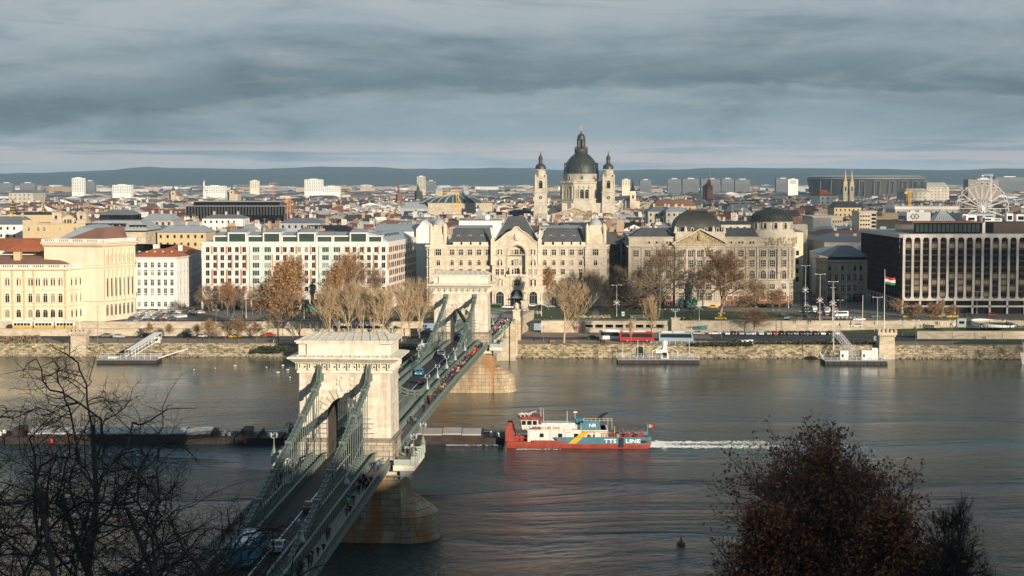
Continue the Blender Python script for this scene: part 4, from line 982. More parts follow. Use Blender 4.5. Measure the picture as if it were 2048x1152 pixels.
b = bk.mb('glass'); p0, p1 = Vector(foot[-3]), Vector(foot[-2]); u = (p1-p0).normalized(); nv = Vector((u.y,-u.x))
for zi in (zz(513),zz(533),zz(556),zz(578)):
    for k in range(13):
        q = p0 + u*(3+k*4.7) + nv*.1; b.sheet([(q.x,q.y,zi),(q.x+u.x*1.7,q.y+u.y*1.7,zi),(q.x+u.x*1.7,q.y+u.y*1.7,zi+2.6),(q.x,q.y,zi+2.6)])
o = b.build('side_window', bk.root); o['kind'] = 'stuff'
# ================================================================ MODERN OFFICE BLOCK with orange fins
Y1_ = 705; zz1 = lambda py: ZY(py, Y1_); x1f = lambda z: PX(z/3.84+400, Y1_, 20)
of = Bld('office_block', 'long pale modern block with orange fins, teal bays and glazed roof terraces', 'office block', (x1f(15),Y1_))
xl, xr = x1f(15), x1f(1447); zp = zz1(486.4)
foot = [(xl,Y1_),(xr,Y1_),(PX(833,768,20),768),(PX(560,768),768),(xl+2,Y1_+40)]
of.prism('wall', 'panel_white', foot, UP+4, zp)
of.prism('ground_floor', 'glass', off(foot,-1.2), UP-1, UP+4)
of.bands('cornice', 'panel_white', foot, [(zp,zp+.6,.15)])
b = of.mb('panel_white')
for k in range(20): x = xl + (xr-xl)*k/19; b.box(x-.35,x+.35,Y1_+.0,Y1_+.8,UP-.5,UP+4)
for k in range(14): 
    q = Vector((xr,Y1_)).lerp(Vector(foot[2]), (k+.5)/14); b.box(q.x-.9,q.x-.1,q.y-.3,q.y+.3,UP-.5,UP+4)
b.build('ground_floor_pillars', of.root)
rows = (305,367,425,485,545,605); cols = (60,117,172,228,284,340,597,652,708,762,818,874,1130,1187,1243,1298,1353,1410)
me = win(1.5,2.15,False,2,1,'panel_white','steel','glass',True,None,.08,.08)
for i, r_ in enumerate(rows):
    for c in cols:
        if len([o for o in of.root.children if o.name.startswith('window')]) >= 100: break
        of.winpx(Y1_, [c/3.84+400], zz1((r_+19)/3.84+420), me)
b = of.mb('glass')
for c in cols[10:]: x = x1f(c); b.sheet([(x-.75,Y1_-.05,zz1(582.6)),(x+.75,Y1_-.05,zz1(582.6)),(x+.75,Y1_-.05,zz1(573.5)),(x-.75,Y1_-.05,zz1(573.5))])
p0, p1 = Vector((xr,Y1_)), Vector(foot[2]); u = (p1-p0).normalized(); nv = Vector((u.y,-u.x))
of2 = of.mb('panel_orange')
for i, r_ in enumerate(rows):
    z = zz1((r_+19)/3.84+420)
    for k in range(15):
        q = p0 + u*(2+k*4.1) + nv*.06; b.sheet([(q.x,q.y,z),(q.x+u.x*1.9,q.y+u.y*1.9,z),(q.x+u.x*1.9,q.y+u.y*1.9,z+2.1),(q.x,q.y,z+2.1)])
        if (i+k)%3 == 0 and k < 9: q = q + u*2.0; of2.bar((q.x,q.y,z+1.1),(q.x+u.x*.9,q.y+u.y*.9,z+1.1),.2,2.3)
o = b.build('side_window', of.root); o['kind'] = 'stuff'
for i, r_ in enumerate(rows):
    z0 = zz1((r_+29)/3.84+420)-.1
    for c in ((95,207,318,630,742,853,1150,1260,1372) if i in (0,3,4) else (135,247,358,557,668,780,890,1110,1223,1335,1447)): x = x1f(c); fn = of.mb('panel_orange').box(x-.24,x+.24,Y1_-.3,Y1_-.02,z0,z0+3.15); fn.build('orange_fin', of.root)
o = of2.build('side_fin', of.root); o['kind'] = 'stuff'
for a, c in ((383,553),(915,1092)): of.mb('panel_teal').box(x1f(a),x1f(c),Y1_-.5,Y1_-.02,UP+4,zz1(276/3.84+420)).build('teal_bay', of.root)
b = of.mb('steel')
for r_ in rows: z = zz1((r_+30)/3.84+420); b.box(xl,xr,Y1_-.06,Y1_,z-.12,z)
b.build('floor_line', of.root)
me = win(2.6,2.0,False,4,1,None,'frame_white','glass',False)
for a in (432,522,965,1053):
    for r_ in rows: of.winpx(Y1_, [a/3.84+400], zz1((r_+17)/3.84+420), me, 'bay_window', .5)
for i,(a,c,tall) in enumerate(((100,210,0),(213,356,1),(358,480,0),(483,618,1),(622,747,0),(750,886,1),(890,1016,0),(1019,1148,0),(1150,1284,1),(1286,1400,0))):
    zt = zp + (3.9 if tall else 2.6); b = of.mb('panel_white'); yb = Y1_+2.2-(1.2 if tall else 0)
    b.box(x1f(a),x1f(c),yb,Y1_+12,zt,zt+.5); b.box(x1f(a),x1f(a)+.5,yb,Y1_+12,zp+.5,zt); b.box(x1f(c)-.5,x1f(c),yb,Y1_+12,zp+.5,zt)
    o = b.build('roof_storey', of.root)
    b = of.mb('glass_green').box(x1f(a)+.5,x1f(c)-.5,yb+.5,yb+.8,zp+.5,zt); b.build('glazing', o)
    b = of.mb('zinc'); b.prism(rect(x1f(a)+.1,x1f(c)-.1,yb+.4,Y1_+20), zt+.5, zt+1.6, rect(x1f(a)+.1,x1f(c)-.1,Y1_+11,Y1_+20)); b.build('roof', o)
b = of.mb('zinc'); pts = [(xr-9+k*1.1, zp+.5+3.7*sin(pi/2*(1-k/8))) for k in range(9)]
for (xa,za),(xb,zb) in zip(pts, pts[1:]): b.add([(xa,Y1_+3,za),(xb,Y1_+3,zb),(xb+7.5,Y1_+55,zb),(xa+7.5,Y1_+55,za),(xa,Y1_+3,zp+.4),(xb,Y1_+3,zp+.4)],[(0,1,2,3),(4,5,1,0)])
b.box(xl+20,xr-9,Y1_+20,Y1_+38,zp+1,zp+3.2,1,6); b.build('curved_roof', of.root)
b = of.mb('glass'); 
for k in range(6): y = Y1_+8+k*6; x = xr-2.3+ (y-Y1_-3)*.144; b.add([(x-2.0,y,zp+3.5),(x-.3,y,zp+1.7),(x+.2,y+3.6,zp+1.7),(x-1.5,y+3.6,zp+3.5)],[(0,1,2,3)])
b.build('skylight', of.root)
# ================================================================ WHITE PALACE with red roof
zz1b = zz1; xw = lambda px: PX(px, Y1_, 18)
wp = Bld('white_palace', 'white five storey corner palace with orange red hipped roof and rows of tall windows', 'palace', (xw(268),Y1_))
A0, A1, A2, A3 = (xw(262),Y1_), (xw(354),Y1_), (PX(379,720,18),720), (PX(403,768,18),768)
foot = [A0,A1,A2,A3,(A3[0]-40,775),(A0[0],760)]
wp.prism('wall', 'white_plaster', foot, UP-1, zz1(515))
wp.bands('cornice', 'white_plaster', foot, [(zz1(516.5),zz1(515),.6),(zz1(515),zz1(514),1.0),(zz1(544),zz1(543),.35),(zz1(588),zz1(586.5),.35)])
b = wp.mb('roof_red'); b.prism(off(foot,.5), zz1(514), zz1(499), off(foot,-8)); b.build('roof', wp.root)
for px in (275,290,306,322,340):
    b = wp.mb('frame_white'); x = xw(px); b.box(x-.3,x+.3,Y1_+4.2,Y1_+5.2,zz1(505),zz1(503)); b.build('roof_window', wp.root)
chim(wp, xw(300), Y1_+14, zz1(505), zz1(492), 2.4, 'white_plaster'); chim(wp, xw(345), Y1_+18, zz1(505), zz1(494), 1.6, 'white_plaster')
for zi, h in ((zz1(613),2.0),(zz1(590.5),2.9),(zz1(571),2.5),(zz1(551),2.3),(zz1(535),2.1)):
    wp.winpx(Y1_, [z/2.56 for z in (713,747,781,815,848,881)], zi, win(1.25,h,False,2,2,'white_plaster','frame_white','glass',True,'flat' if h > 2.2 else None,.14,.12))
    wp.win(A1, A2, (.25,.55,.82), zi, win(.95,h,False,1,2,'white_plaster',sw=.12), frac=True)
    wp.win(A2, A3, [.08+.115*k for k in range(8)], zi, win(1.9,h,False,2,2,'white_plaster',sw=.2,hood='tri' if h > 2.4 else None), frac=True)
# ================================================================ YELLOW ACADEMY
Yw = 635; zw = lambda py: ZY(py, Yw); xa = lambda px: PX(px, Yw, 18)
ac = Bld('academy_building', 'cream yellow neo-renaissance palace with arched windows and balustraded roofline on the riverfront', 'palace', (xa(0),Yw))
ctop = zw(537.5)
wf = [(-240,Yw+1),(xa(-90),Yw),(xa(137),Yw),(PX(172,645,18),645),(PX(172,645,18),672),(-240,672)]
ac.prism('wing_wall', 'cream', wf, UP-1, ctop)
ac.bands('wing_cornice', 'cream', wf, [(ctop-.3,ctop+.35,.7),(zw(580),zw(578.5),.4),(zw(612),zw(610.5),.45),(zw(555.5),zw(554.5),.3),(UP-1,UP+1.2,.3)])
def balus(bl, pts, z, n_per=.8, m='white_plaster'):
    b = bl.mb(m)
    for (x0,y0),(x1,y1) in zip(pts, pts[1:]):
        b.bar((x0,y0,z+1.15),(x1,y1,z+1.15),.5,.22); b.bar((x0,y0,z+.1),(x1,y1,z+.1),.5,.2); Ln = sqrt((x1-x0)**2+(y1-y0)**2); n = int(Ln/n_per)
        for i in range(n+1): x, y = x0+(x1-x0)*i/n, y0+(y1-y0)*i/n; w_ = .42 if i%7 == 0 else .14; b.box(x-w_,x+w_,y-.2,y+.2,z+.15,z+1.1)
    return b.build('balustrade', bl.root)
balus(ac, [(-240,Yw+1.2),(xa(-90),Yw+.2),(xa(136.5),Yw+.2),(PX(172,645,18),645.2)], ctop+.3)
b = ac.mb('roof_brown'); b.prism([(-200,Yw+3),(xa(127),Yw+3),(PX(165,650,18),648),(PX(165,650,18),670),(-200,670)], ctop+.6, zw(516), [(-200,Yw+14),(xa(95),Yw+14),(xa(110),Yw+17),(xa(110),664),(-200,664)]); b.build('wing_roof', ac.root)
chim(ac, xa(20), Yw+11, ctop+2, zw(507), 2.6, 'cream_dark')
W_ = [z/2.56 for z in (39,97,157,195,234,272,311)]
me1 = win(1.7,2.9,True,2,1,'cream','cream_dark','glass',False,None,.5,.3); me2 = win(1.5,3.3,True,2,1,'cream',fr='frame_white',sw=.45,so=.35); me3 = win(.75,2.7,True,1,1,'cream',sw=.25,so=.25)
more_ = [-20,-3]
ac.winpx(Yw, [p for p in W_], UP+2.1, me1, 'arched_window'); ac.winpx(Yw, W_, zw(604.5), me2, 'arched_window')
for p in W_: ac.winpx(Yw, [p-2.1,p+2.1], zw(571), me3, 'paired_window')
for zi, me in ((UP+2.1,win(1.0,2.8,True,1,1,'cream',sw=.3)),(zw(604.5),win(1.0,3.1,True,1,1,'cream',sw=.3)),(zw(571),win(.9,2.6,True,1,1,'cream',sw=.25))): ac.win(wf[2], wf[3], (.17,.42,.67,.9), zi, me, 'arched_window', True)
b = ac.mb('cream_dark')
for k in range(60): x = xa(137)-k*.75; b.box(x-.14,x+.14,Yw-.5,Yw,ctop-.75,ctop-.35)
for px in (0,25,48,68,131): x = xa(px); b.box(x-.35,x+.35,Yw-.25,Yw,UP+1,ctop-.5)
b.build('dentils', ac.root)
m0 = (PX(89,646,25),646); m1 = (PX(207,642,20),642); m2 = (PX(270,661.5,20),661.5); mt = ZY(484,645)
mf = [m0,m1,m2,(m2[0]-6,690),(m0[0],690)]
ac.prism('main_wall', 'cream', mf, UP-1, mt)
ac.bands('main_cornice', 'cream', mf, [(mt-1.2,mt-.6,.6),(mt-.6,mt-.1,1.2),(ZY(535,645),ZY(533,645),.5),(ZY(530,645),ZY(529,645),.3),(ZY(602,645),ZY(599,645),.6),(UP-1,UP+1.4,.4)])
balus(ac, [(m0[0]-.4,m0[1]-.4),(m1[0]+.3,m1[1]-.6),(m2[0]+.6,m2[1])], mt)
b = ac.mb('roof_brown'); b.prism(off(mf,-3), mt, mt+5.2, [(PX(150,650,30),658),(PX(205,650,30),657),(PX(225,660,30),668),(PX(225,660,30),680),(PX(150,650,30),680)]); b.mat('zinc'); 
b.add([(PX(108,646),648.8,mt+.3),(PX(170,646),648.8,mt+.3),(PX(192,650,30),657,mt+5.0),(PX(150,650,30),657.4,mt+5.3)],[(0,1,2,3)]); b.prism([(PX(146,650,30),657),(PX(206,650,30),656.5),(PX(224,660,30),668),(PX(160,650,30),680)], mt+5, mt+6.2, [(PX(165,650,30),661),(PX(198,650,30),661),(PX(205,660,30),668),(PX(168,650,30),675)]); b.build('main_roof', ac.root)
b = ac.mb('cream_dark')
u = (Vector(m2)-Vector(m1)); Ln = u.length; u.normalize(); nv = Vector((u.y,-u.x))
for k in range(30):
    for d_, a_, c_ in ((0,m0,m1),): x = m0[0]+(m1[0]-m0[0])*k/29; y = m0[1]+(m1[1]-m0[1])*k/29; b.box(x-.15,x+.15,y-.75,y,mt-1.75,mt-1.25)
for k in range(28): q = Vector(m1)+u*(k/27*Ln)+nv*.4; b.box(q.x-.35,q.x+.35,q.y-.15,q.y+.15,mt-1.75,mt-1.25)
b.build('dentils', ac.root)
b = ac.mb('cream')
for k in range(8):
    q = Vector(m1)+u*((k+.25)/7.6*Ln)+nv*.5
    b.lathe([(.5,ZY(600,648)),(.42,ZY(598,648)),(.38,ZY(541,648)),(.6,ZY(538,648))],8,q.x,q.y); b.lathe([(.36,ZY(528,648)),(.32,ZY(500,648)),(.5,ZY(497,648))],8,q.x,q.y)
b.build('columns', ac.root)
for zi, me in ((UP+2.0,win(1.5,4.2,True,2,1,'cream',sw=.3)),(ZY(592,648),win(1.6,7.0,True,2,3,'cream',fr='cream_dark',sw=.3)),(ZY(525,648),win(1.2,3.2,False,1,1,'cream',fr='cream_dark',pane='cream_dark',sw=.25))):
    ac.win(m1, m2, [(k+.8)/7.6 for k in range(7)], zi, me, 'arched_window', True)
b = ac.mb('cream_dark')
for z0,z1 in ((504,528),): b.box(PX(100,646),PX(196,646),645-.9,646,ZY(z1,645),ZY(z1,645)+.25)
b.build('panel_moulding', ac.root)
ac.winpx(643, [182], UP+2.2, win(1.6,3.2,True,2,1,'cream'), 'arched_window', -.2); ac.winpx(643, [180], UP+.1, win(1.2,2.0,False,1,1,'cream_dark'), 'door', -.2)
# the lower side hall behind it: red roofed neighbours on the far left
nb = Bld('roofed_house', 'long orange tiled roof of the house behind the academy at the left edge', 'house', (PX(-60,690),690))
nb.prism('wall','cream',rect(PX(-60,690),PX(95,690),690,725),UP-1,ZY(500,690)); b = nb.mb('roof_red'); hip(b, rect(PX(-62,690),PX(97,690),689,726), ZY(500,690), ZY(477,705), 16, 4); b.build('roof', nb.root)
nb2 = Bld('roofed_house', 'white walled house with orange tiled roof left of the academy roof', 'house', (PX(20,668),668))
nb2.prism('wall','white_plaster',rect(PX(17,700),PX(90,700),700-16,700),UP-1,ZY(507,690)); b = nb2.mb('roof_red'); hip(b, rect(PX(16,690),PX(96,690),684,712), ZY(503,688), ZY(479,700), 10, 6); b.build('roof', nb2.root)
# ================================================================ SMALL PALACE beside the avenue
Ys = 742; zs_ = lambda py: ZY(py, Ys); xs_ = lambda z: PX(z/3.388+1600, Ys, 15)
sp = Bld('corner_palace', 'small grey stone palace with arched top windows and grey hipped roof beside the avenue', 'palace', (xs_(175),Ys))
foot = rect(xs_(178),xs_(470),Ys,Ys+26)
sp.prism('wall','limestone',foot,UP-1,zs_(521)); sp.bands('cornice','limestone',foot,[(zs_(521)-.5,zs_(521)+.1,.8),(zs_(543),zs_(542),.4),(zs_(564),zs_(563),.4),(zs_(583),zs_(582),.5)])
b = sp.mb('glass'); b.box(xs_(195),xs_(470),Ys+2,Ys+24,zs_(521),zs_(514)); b.build('attic_storey', sp.root)
b = sp.mb('zinc_dark'); hip(b, rect(xs_(188),xs_(480),Ys+1,Ys+25), zs_(514), zs_(493), 8, 7); b.build('roof', sp.root)
c6 = [z/3.388+1600 for z in (200,245,288,330,372,412)]
for zi, me, nm in ((zs_(541),win(1.2,2.4,True,1,1,'limestone',sw=.3),'window'),(zs_(561),win(1.3,2.6,False,2,2,'limestone',hood='flat',sw=.25),'window'),(zs_(582),win(1.3,2.6,False,2,2,'limestone',hood='tri',sw=.25),'window'),(UP+.2,win(2.2,3.9,True,1,1,'limestone',sw=.4,pane='glass'),'arched_opening')): sp.winpx(Ys, c6, zi, me, nm)
# ================================================================ BROWN HOTEL
Yh = 679; zh = lambda py: ZY(py, Yh); xh = lambda px: PX(px, Yh, 20)
ht = Bld('riverside_hotel', 'huge brown glazed hotel with pale vertical ribs and a white sign box on its roof', 'hotel', (xh(1806),Yh))
hx0, hx1, hb = xh(1806), xh(2300), Yh+78; hp = zh(468.5)
foot = rect(hx0,hx1,Yh,hb)
ht.prism('wall','hotel_brown',off(foot,-.8),zh(602),hp-1.2); ht.prism('ground_floor','hotel_glass',off(foot,-1.6),UP-1,zh(602))
ht.bands('parapet','hotel_rib',foot,[(hp-1.3,hp,.05)])
b = ht.mb('hotel_rib'); xs = [PX(1806+17.45*k, Yh, 20) for k in range(0,29)]; zt, zb = zh(475), zh(597)
b.box(hx0,hx1,Yh-.02,Yh+.9,zh(601.5),zh(597)); b.box(hx0,hx1,Yh-.02,Yh+.9,zh(614.5),zh(611)); 
for i, x in enumerate(xs):
    w_ = .48; b.box(x-w_+.3,x+w_+.3,Yh-.02,Yh+.9,zb,hp-1.3)
    x2 = xs[i+1] if i+1 < len(xs) else x+3.5
    for zz_, g_ in ((zt,-1),(zb,1)):       # chamfered corners of each bay
        for xe_, k_ in ((x+w_+.3,.5),(x2-w_+.3,-.5)):
            P_ = [(xe_,Yh-.02,zz_),(xe_+k_,Yh-.02,zz_),(xe_,Yh-.02,zz_+g_*.9)]; b.slab(P_ if g_*k_ < 0 else P_[::-1], (0,.9,0))
    if i % 2 == 0: b.box(x-.35,x+.35,Yh-.02,Yh+.7,UP-.5,zh(601))
b.box(hx0,hx1,Yh-.02,Yh+.9,zt-.0,hp-1.25)
b.build('rib_screen', ht.root)
N_ = 10; ph = (zt-zb)/N_
R_ = random.Random(17); bays = []
for v_ in range(5):
    m = MB(); m.mat('hotel_brown').box(-1.45,1.45,-.1,.3,0,zt-zb)
    for k in range(N_):
        refl_ = R_.random() < (.6 if 1 <= k <= 3 else .08)  # lower rows mostly get the painted reflection colour
        m.mat('hotel_brown').box(-1.4,1.4,-.35,-.1,k*ph-.05,k*ph+.75); m.mat('tan_reflection' if refl_ else 'hotel_glass').slab([(-.95,-.5,k*ph+.78),(.95,-.5,k*ph+.78),(.95,-.5,(k+1)*ph-.1),(-.95,-.5,(k+1)*ph-.1)],(0,.35,0)); m.mat('hotel_brown').box(.25,.36,-.53,-.5,k*ph+.8,(k+1)*ph-.1)
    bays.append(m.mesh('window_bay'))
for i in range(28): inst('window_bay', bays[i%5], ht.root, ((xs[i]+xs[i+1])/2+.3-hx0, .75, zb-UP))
m = MB(); m.mat('hotel_brown').box(-1.5,1.5,-.9,.2,0,zt-zb,.0,.0); 
for k in range(N_): m.mat('hotel_glass').box(-1.2,1.2,-1.1,-.9,k*ph+.5,(k+1)*ph-.5)
m.mat('hotel_brown').box(-1.5,-1.25,-1.5,-.9,-.3,zt-zb); m.slab([(-1.5,-.9,zt-zb),(1.5,-.9,zt-zb),(0,-1.5,zt-zb+.9)],(0,.8,0)); me = m.mesh('side_bay')
for i in range(21): inst('side_bay', me, ht.root, (0.0, 3+i*3.55, zb-UP), -pi/2)
b = ht.mb('zinc'); b.box(hx0-1.7,hx0+.1,Yh,hb,hp-1.4,hp-.02); b.build('side_parapet', ht.root)
b = ht.mb('hotel_rib'); b.box(hx0-.3,hx0+.1,Yh+.9,hb,zh(601.5),zh(599)); b.box(hx0-.3,hx0+.1,Yh+.9,hb,zh(611.8),zh(610))
for k in range(12): y = Yh+2+k*6.6; b.box(hx0-.3,hx0+.1,y-.3,y+.3,UP-.5,zh(601.5))
b.build('side_colonnade', ht.root)
# roof storey, box with the name, glass pyramid, plant
b = ht.mb('hotel_glass'); ry0, rz0, rz1 = Yh+9, hp-.1, hp+4.3; rx0, rx1 = PX(1776,ry0+5,40), PX(1962,ry0,40)
rp = [(hx0+1.5,ry0),(rx1,ry0),(rx1,ry0+38),(hx0-0+1.5,ry0+60)]
rp = [(PX(1828,ry0,40),ry0),(rx1,ry0),(rx1,ry0+40),(PX(1790,ry0+46,40),ry0+46)]
b.prism(rp, rz0, rz1); o_ = b.build('roof_storey', ht.root)
b = ht.mb('roof_brown').prism(off(rp,.9), rz1, rz1+.5); b.build('roof_slab', o_)
b = ht.mb('glass_green')
for k in range(15): x = rp[0][0]+.5+k*(rp[1][0]-rp[0][0]-1)/15; b.box(x+.25,x+1.6,ry0-.08,ry0+.1,rz0+.8,rz1-.5)
b.build('roof_windows', o_)
bx0, bx1, by = PX(1823,705,45), PX(1866,705,45), 705; bz0, bz1 = ZY(450.5,705), ZY(424,705); bq = PX(1797,722,45)
sb = [(bx0-.0,by),(bx1,by),(bx1,by+16),(bq,722)]
sb = [(PX(1814,703,45),703),(PX(1861,703,45),703),(PX(1861,703,45),717),(PX(1796,716,45),716)]
b = ht.mb('paint_white').prism(sb, rz1+.3, bz1); b.box(sb[0][0]+2,sb[0][0]+4,706,708,bz1,bz1+.7); b.box(sb[1][0]-4,sb[1][0]-2,706,708,bz1,bz1+.8); sg_ = b.build('sign_box', ht.root)
def text(s, size, par, loc, rot, m='ship_black', name='lettering', ext=.02, align='CENTER', sx=1):
    c = bpy.data.curves.new(name, 'FONT'); c.body = s; c.size = size; c.align_x = align; c.extrude = ext; c.resolution_u = 2; c.offset = size*.018
    o = bpy.data.objects.new(name, c); o.data.materials.append(MAT[m])
    dg = None; COL.objects.link(o); bpy.context.view_layer.update()
    me = bpy.data.meshes.new_from_object(o.evaluated_get(bpy.context.evaluated_depsgraph_get())); bpy.data.objects.remove(o)
    if not me.materials: me.materials.append(MAT[m])
    q = bpy.data.objects.new(name, me); COL.objects.link(q); q.location = loc; q.rotation_euler = rot; q.scale = (sx,1,1)
    if par: q.parent = par
    return q
p0, p1 = Vector(sb[3]), Vector(sb[0]); mid = p0.lerp(p1,.5); u = (p1-p0).normalized(); nv = Vector((u.y,-u.x)); q = mid+nv*.12
text('SOFITEL', 2.3, ht.root, (q.x-ht.o.x, q.y-ht.o.y, bz1-3.2-UP), (pi/2,0,atan2(u.y,u.x)), sx=1.35, name='sign_letters')
b = ht.mb('ship_black')
cx_ = sb[0][0]+3.2; zc3 = bz1-1.8
for dx in (-.62,.62):
    for i in range(16):
        a0, a1 = 2*pi*i/16, 2*pi*(i+1)/16; b.bar((cx_+dx+.85*cos(a0),702.9,zc3+.85*sin(a0)),(cx_+dx+.85*cos(a1),702.9,zc3+.85*sin(a1)),.1,.16)
    for s_ in (1,-1): b.bar((cx_+dx*2.9,702.9,zc3),(cx_+dx*1.0,702.9,zc3+s_*1.2),.1,.16)
b.build('emblem', ht.root)
pz0 = rz1+.5; b = ht.mb('glass_pale'); c_ = (PX(1884,706,45),706); hw_ = 4.6
b.prism(rect(c_[0]-hw_,c_[0]+hw_,c_[1]-hw_,c_[1]+hw_), pz0, pz0+5.2, rect(c_[0]-.05,c_[0]+.05,c_[1]-.05,c_[1]+.05)); o_ = b.build('glass_pyramid', ht.root)
b = ht.mb('frame_white')
for k in range(-4,5): b.bar((c_[0]+k*hw_/4.5,c_[1]-hw_-.05,pz0),(c_[0],c_[1]-.05,pz0+5.3),.14,.14)
b.build('glazing_bars', o_)
b = ht.mb('hotel_brown').box(PX(1987,690,42),hx1-3,690,720,hp-.1,hp+4.3); b.build('roof_storey', ht.root)
for px, y, w_, h_, d_, mm in ((1943,712,4.5,2.6,5,'paint_white'),(1931,720,2.5,3,3,'steel_white'),(2020,722,3,3.3,3,'paint_white'),(2042,722,4,3,3,'paint_white'),(1975,716,5,1.8,4,'steel_white'),(1995,716,4,1.4,4,'steel_white'),(1968,690,1.2,3,1.2,'steel_white')):
    b = ht.mb(mm); x = PX(px,y,45); b.box(x-w_/2,x+w_/2,y,y+d_,hp+4.2 if px != 1968 else hp,hp+4.2+h_,.1,.1); b.mat('glass').box(x-w_*.3,x+w_*.3,y-.05,y,hp+4.8,hp+4.2+h_*.7); b.build('roof_unit', ht.root)
b = ht.mb('zinc'); xa_, xb_ = PX(1935,725,48), PX(1990,725,48); b.box(xa_,xb_,724,725.5,hp+6.4,hp+7.4); b.box(xa_,xa_+1.2,724,725.5,hp+4,hp+6.4); b.box(xb_-1.2,xb_,724,725.5,hp+4,hp+6.4); b.build('duct', ht.root)
# ================================================================ BASILICA
Yb = 1390; zb_ = lambda y8: ZY(y8/5.237+240, Yb); xb_ = lambda x8: PX(x8/5.237+1020, Yb, 60); U = Yb/F/5.237
bs = Bld('basilica', 'large domed basilica with two belfries and a lantern rising above the rooftops', 'church', (xb_(750),Yb))
dcx, dcy = xb_(755), Yb+20
b = bs.mb('limestone')
b.box(xb_(545),xb_(965),Yb+2,Yb+46,UP,zb_(870)); b.box(xb_(415),xb_(1120),Yb+6,Yb+40,UP,zb_(985))
b.prism([(dcx+23*cos(a),dcy+23*sin(a)) for a in [radians(v) for v in (22.5,67.5,112.5,157.5,202.5,247.5,292.5,337.5)]], zb_(985), zb_(870)); b.build('nave', bs.root)
b = bs.mb('slate')
for x0,x1 in ((xb_(400),xb_(545)),(xb_(900),xb_(990))): b.prism(rect(x0,x1,Yb+4,Yb+30), zb_(985), zb_(900), rect(x0+3,x1,Yb+14,Yb+24))
b.build('nave_roof', bs.root)
R = 16.9; a8 = [radians(22.5+45*i) for i in range(8)]
b = bs.mb('limestone'); rr = R/cos(radians(22.5))*.97
dr = [(dcx+rr*cos(a),dcy+rr*sin(a)) for a in a8]; b.prism(dr, zb_(872), zb_(655)); b.build('drum', bs.root)
bs.bands('drum_cornice','limestone',dr,[(zb_(838),zb_(828),.5),(zb_(700),zb_(692),.3),(zb_(664),zb_(652),.9),(zb_(872),zb_(862),.7)])
q_ = off(dr,.6); balus(bs, q_+[q_[0]], zb_(652), 1.3, 'limestone')
e0, e1 = Vector(dr[5]), Vector(dr[6])
me = win(2.9,zb_(728)-zb_(822),True,2,3,'limestone','limestone','glass',False,None,.5,.4)
for i in range(8):
    p0, p1 = dr[i], dr[(i+1)%8]
    if (Vector(p0).lerp(Vector(p1),.5)).y > dcy+2: continue
    bs.win(p0, p1, (.2,.5,.8) if i == 5 else (.5,), zb_(822), me, 'arched_window', True)
b = bs.mb('limestone')
for i in range(8):
    p0, p1 = Vector(dr[i]), Vector(dr[(i+1)%8]); u = (p1-p0).normalized(); nv = Vector((u.y,-u.x))
    for t in (.06,.35,.65,.94) if i == 5 else (.1,.9): q = p0.lerp(p1,t)+nv*.2; b.lathe([(.75,zb_(828)),(.62,zb_(820)),(.58,zb_(705)),(.85,zb_(700)),(.85,zb_(692))],8,q.x,q.y)
b.build('columns', bs.root)
b = bs.mb('limestone'); b.lathe([(14.2,zb_(655)),(14.2,zb_(572)),(14.7,zb_(570)),(14.7,zb_(563))],32,dcx,dcy); b.build('upper_drum', bs.root)
for i in range(8):
    a = -pi/2 + 2*pi*i/8
    if sin(a) > .2: continue
    me2 = win(2.0,3.2,True,1,1,'limestone',sill=False,hood='tri',sw=.4,so=.5); inst('dormer_window', me2, bs.root, (dcx+14.15*cos(a)-bs.o.x, dcy+14.15*sin(a)-bs.o.y, zb_(622)-UP), a+pi/2)
dome = [(14.6,zb_(563)),(14.2,zb_(545)),(13.9,zb_(515)),(13.2,zb_(480)),(11.9,zb_(445)),(10.0,zb_(410)),(7.9,zb_(380)),(5.6,zb_(355)),(5.0,zb_(345))]
b = bs.mb('copper_dark'); b.lathe(dome,32,dcx,dcy)
for i in range(16):
    a = 2*pi*i/16
    for (r0,z0),(r1,z1) in zip(dome, dome[1:]): b.bar((dcx+r0*cos(a),dcy+r0*sin(a),z0),(dcx+r1*cos(a),dcy+r1*sin(a),z1),.5,.5)
b.build('dome', bs.root)
b = bs.mb('lead_dark')
for a in (-pi/2,-pi/2-1.35,-pi/2+1.35,-pi/2-2.2,-pi/2+2.2): b.M = Matrix.Translation(-bs.o) @ Matrix.Translation((dcx+13.2*cos(a),dcy+13.2*sin(a),zb_(510))) @ Matrix.Rotation(a+pi/2,4,'Z'); b.box(-1.2,1.2,-.9,1,0,3.4); b.slab([(-1.6,-1.0,3.4),(1.6,-1.0,3.4),(0,-1.0,4.9)],(0,2,0))
b.build('dome_dormers', bs.root)
b = bs.mb('lead_dark'); b.lathe([(5.2,zb_(345)),(5.6,zb_(328)),(5.3,zb_(320)),(5.3,zb_(300)),(4.2,zb_(296))],16,dcx,dcy); b.lathe([(3.5,zb_(210)),(3.7,zb_(203)),(3.3,zb_(190)),(3.1,zb_(165)),(2.2,zb_(145)),(.9,zb_(135)),(.5,zb_(120)),(.25,zb_(105))],16,dcx,dcy)
for i in range(10):
    a = 2*pi*i/10; b.lathe([(.42,zb_(297)),(.42,zb_(205))],6,dcx+3.1*cos(a),dcy+3.1*sin(a)); b.lathe([(.4,zb_(320)),(.3,zb_(280)),(.1,zb_(272))],6,dcx+5.1*cos(a),dcy+5.1*sin(a))
b.lathe([(1.6,zb_(297)),(1.6,zb_(205))],10,dcx,dcy); b.build('lantern', bs.root)
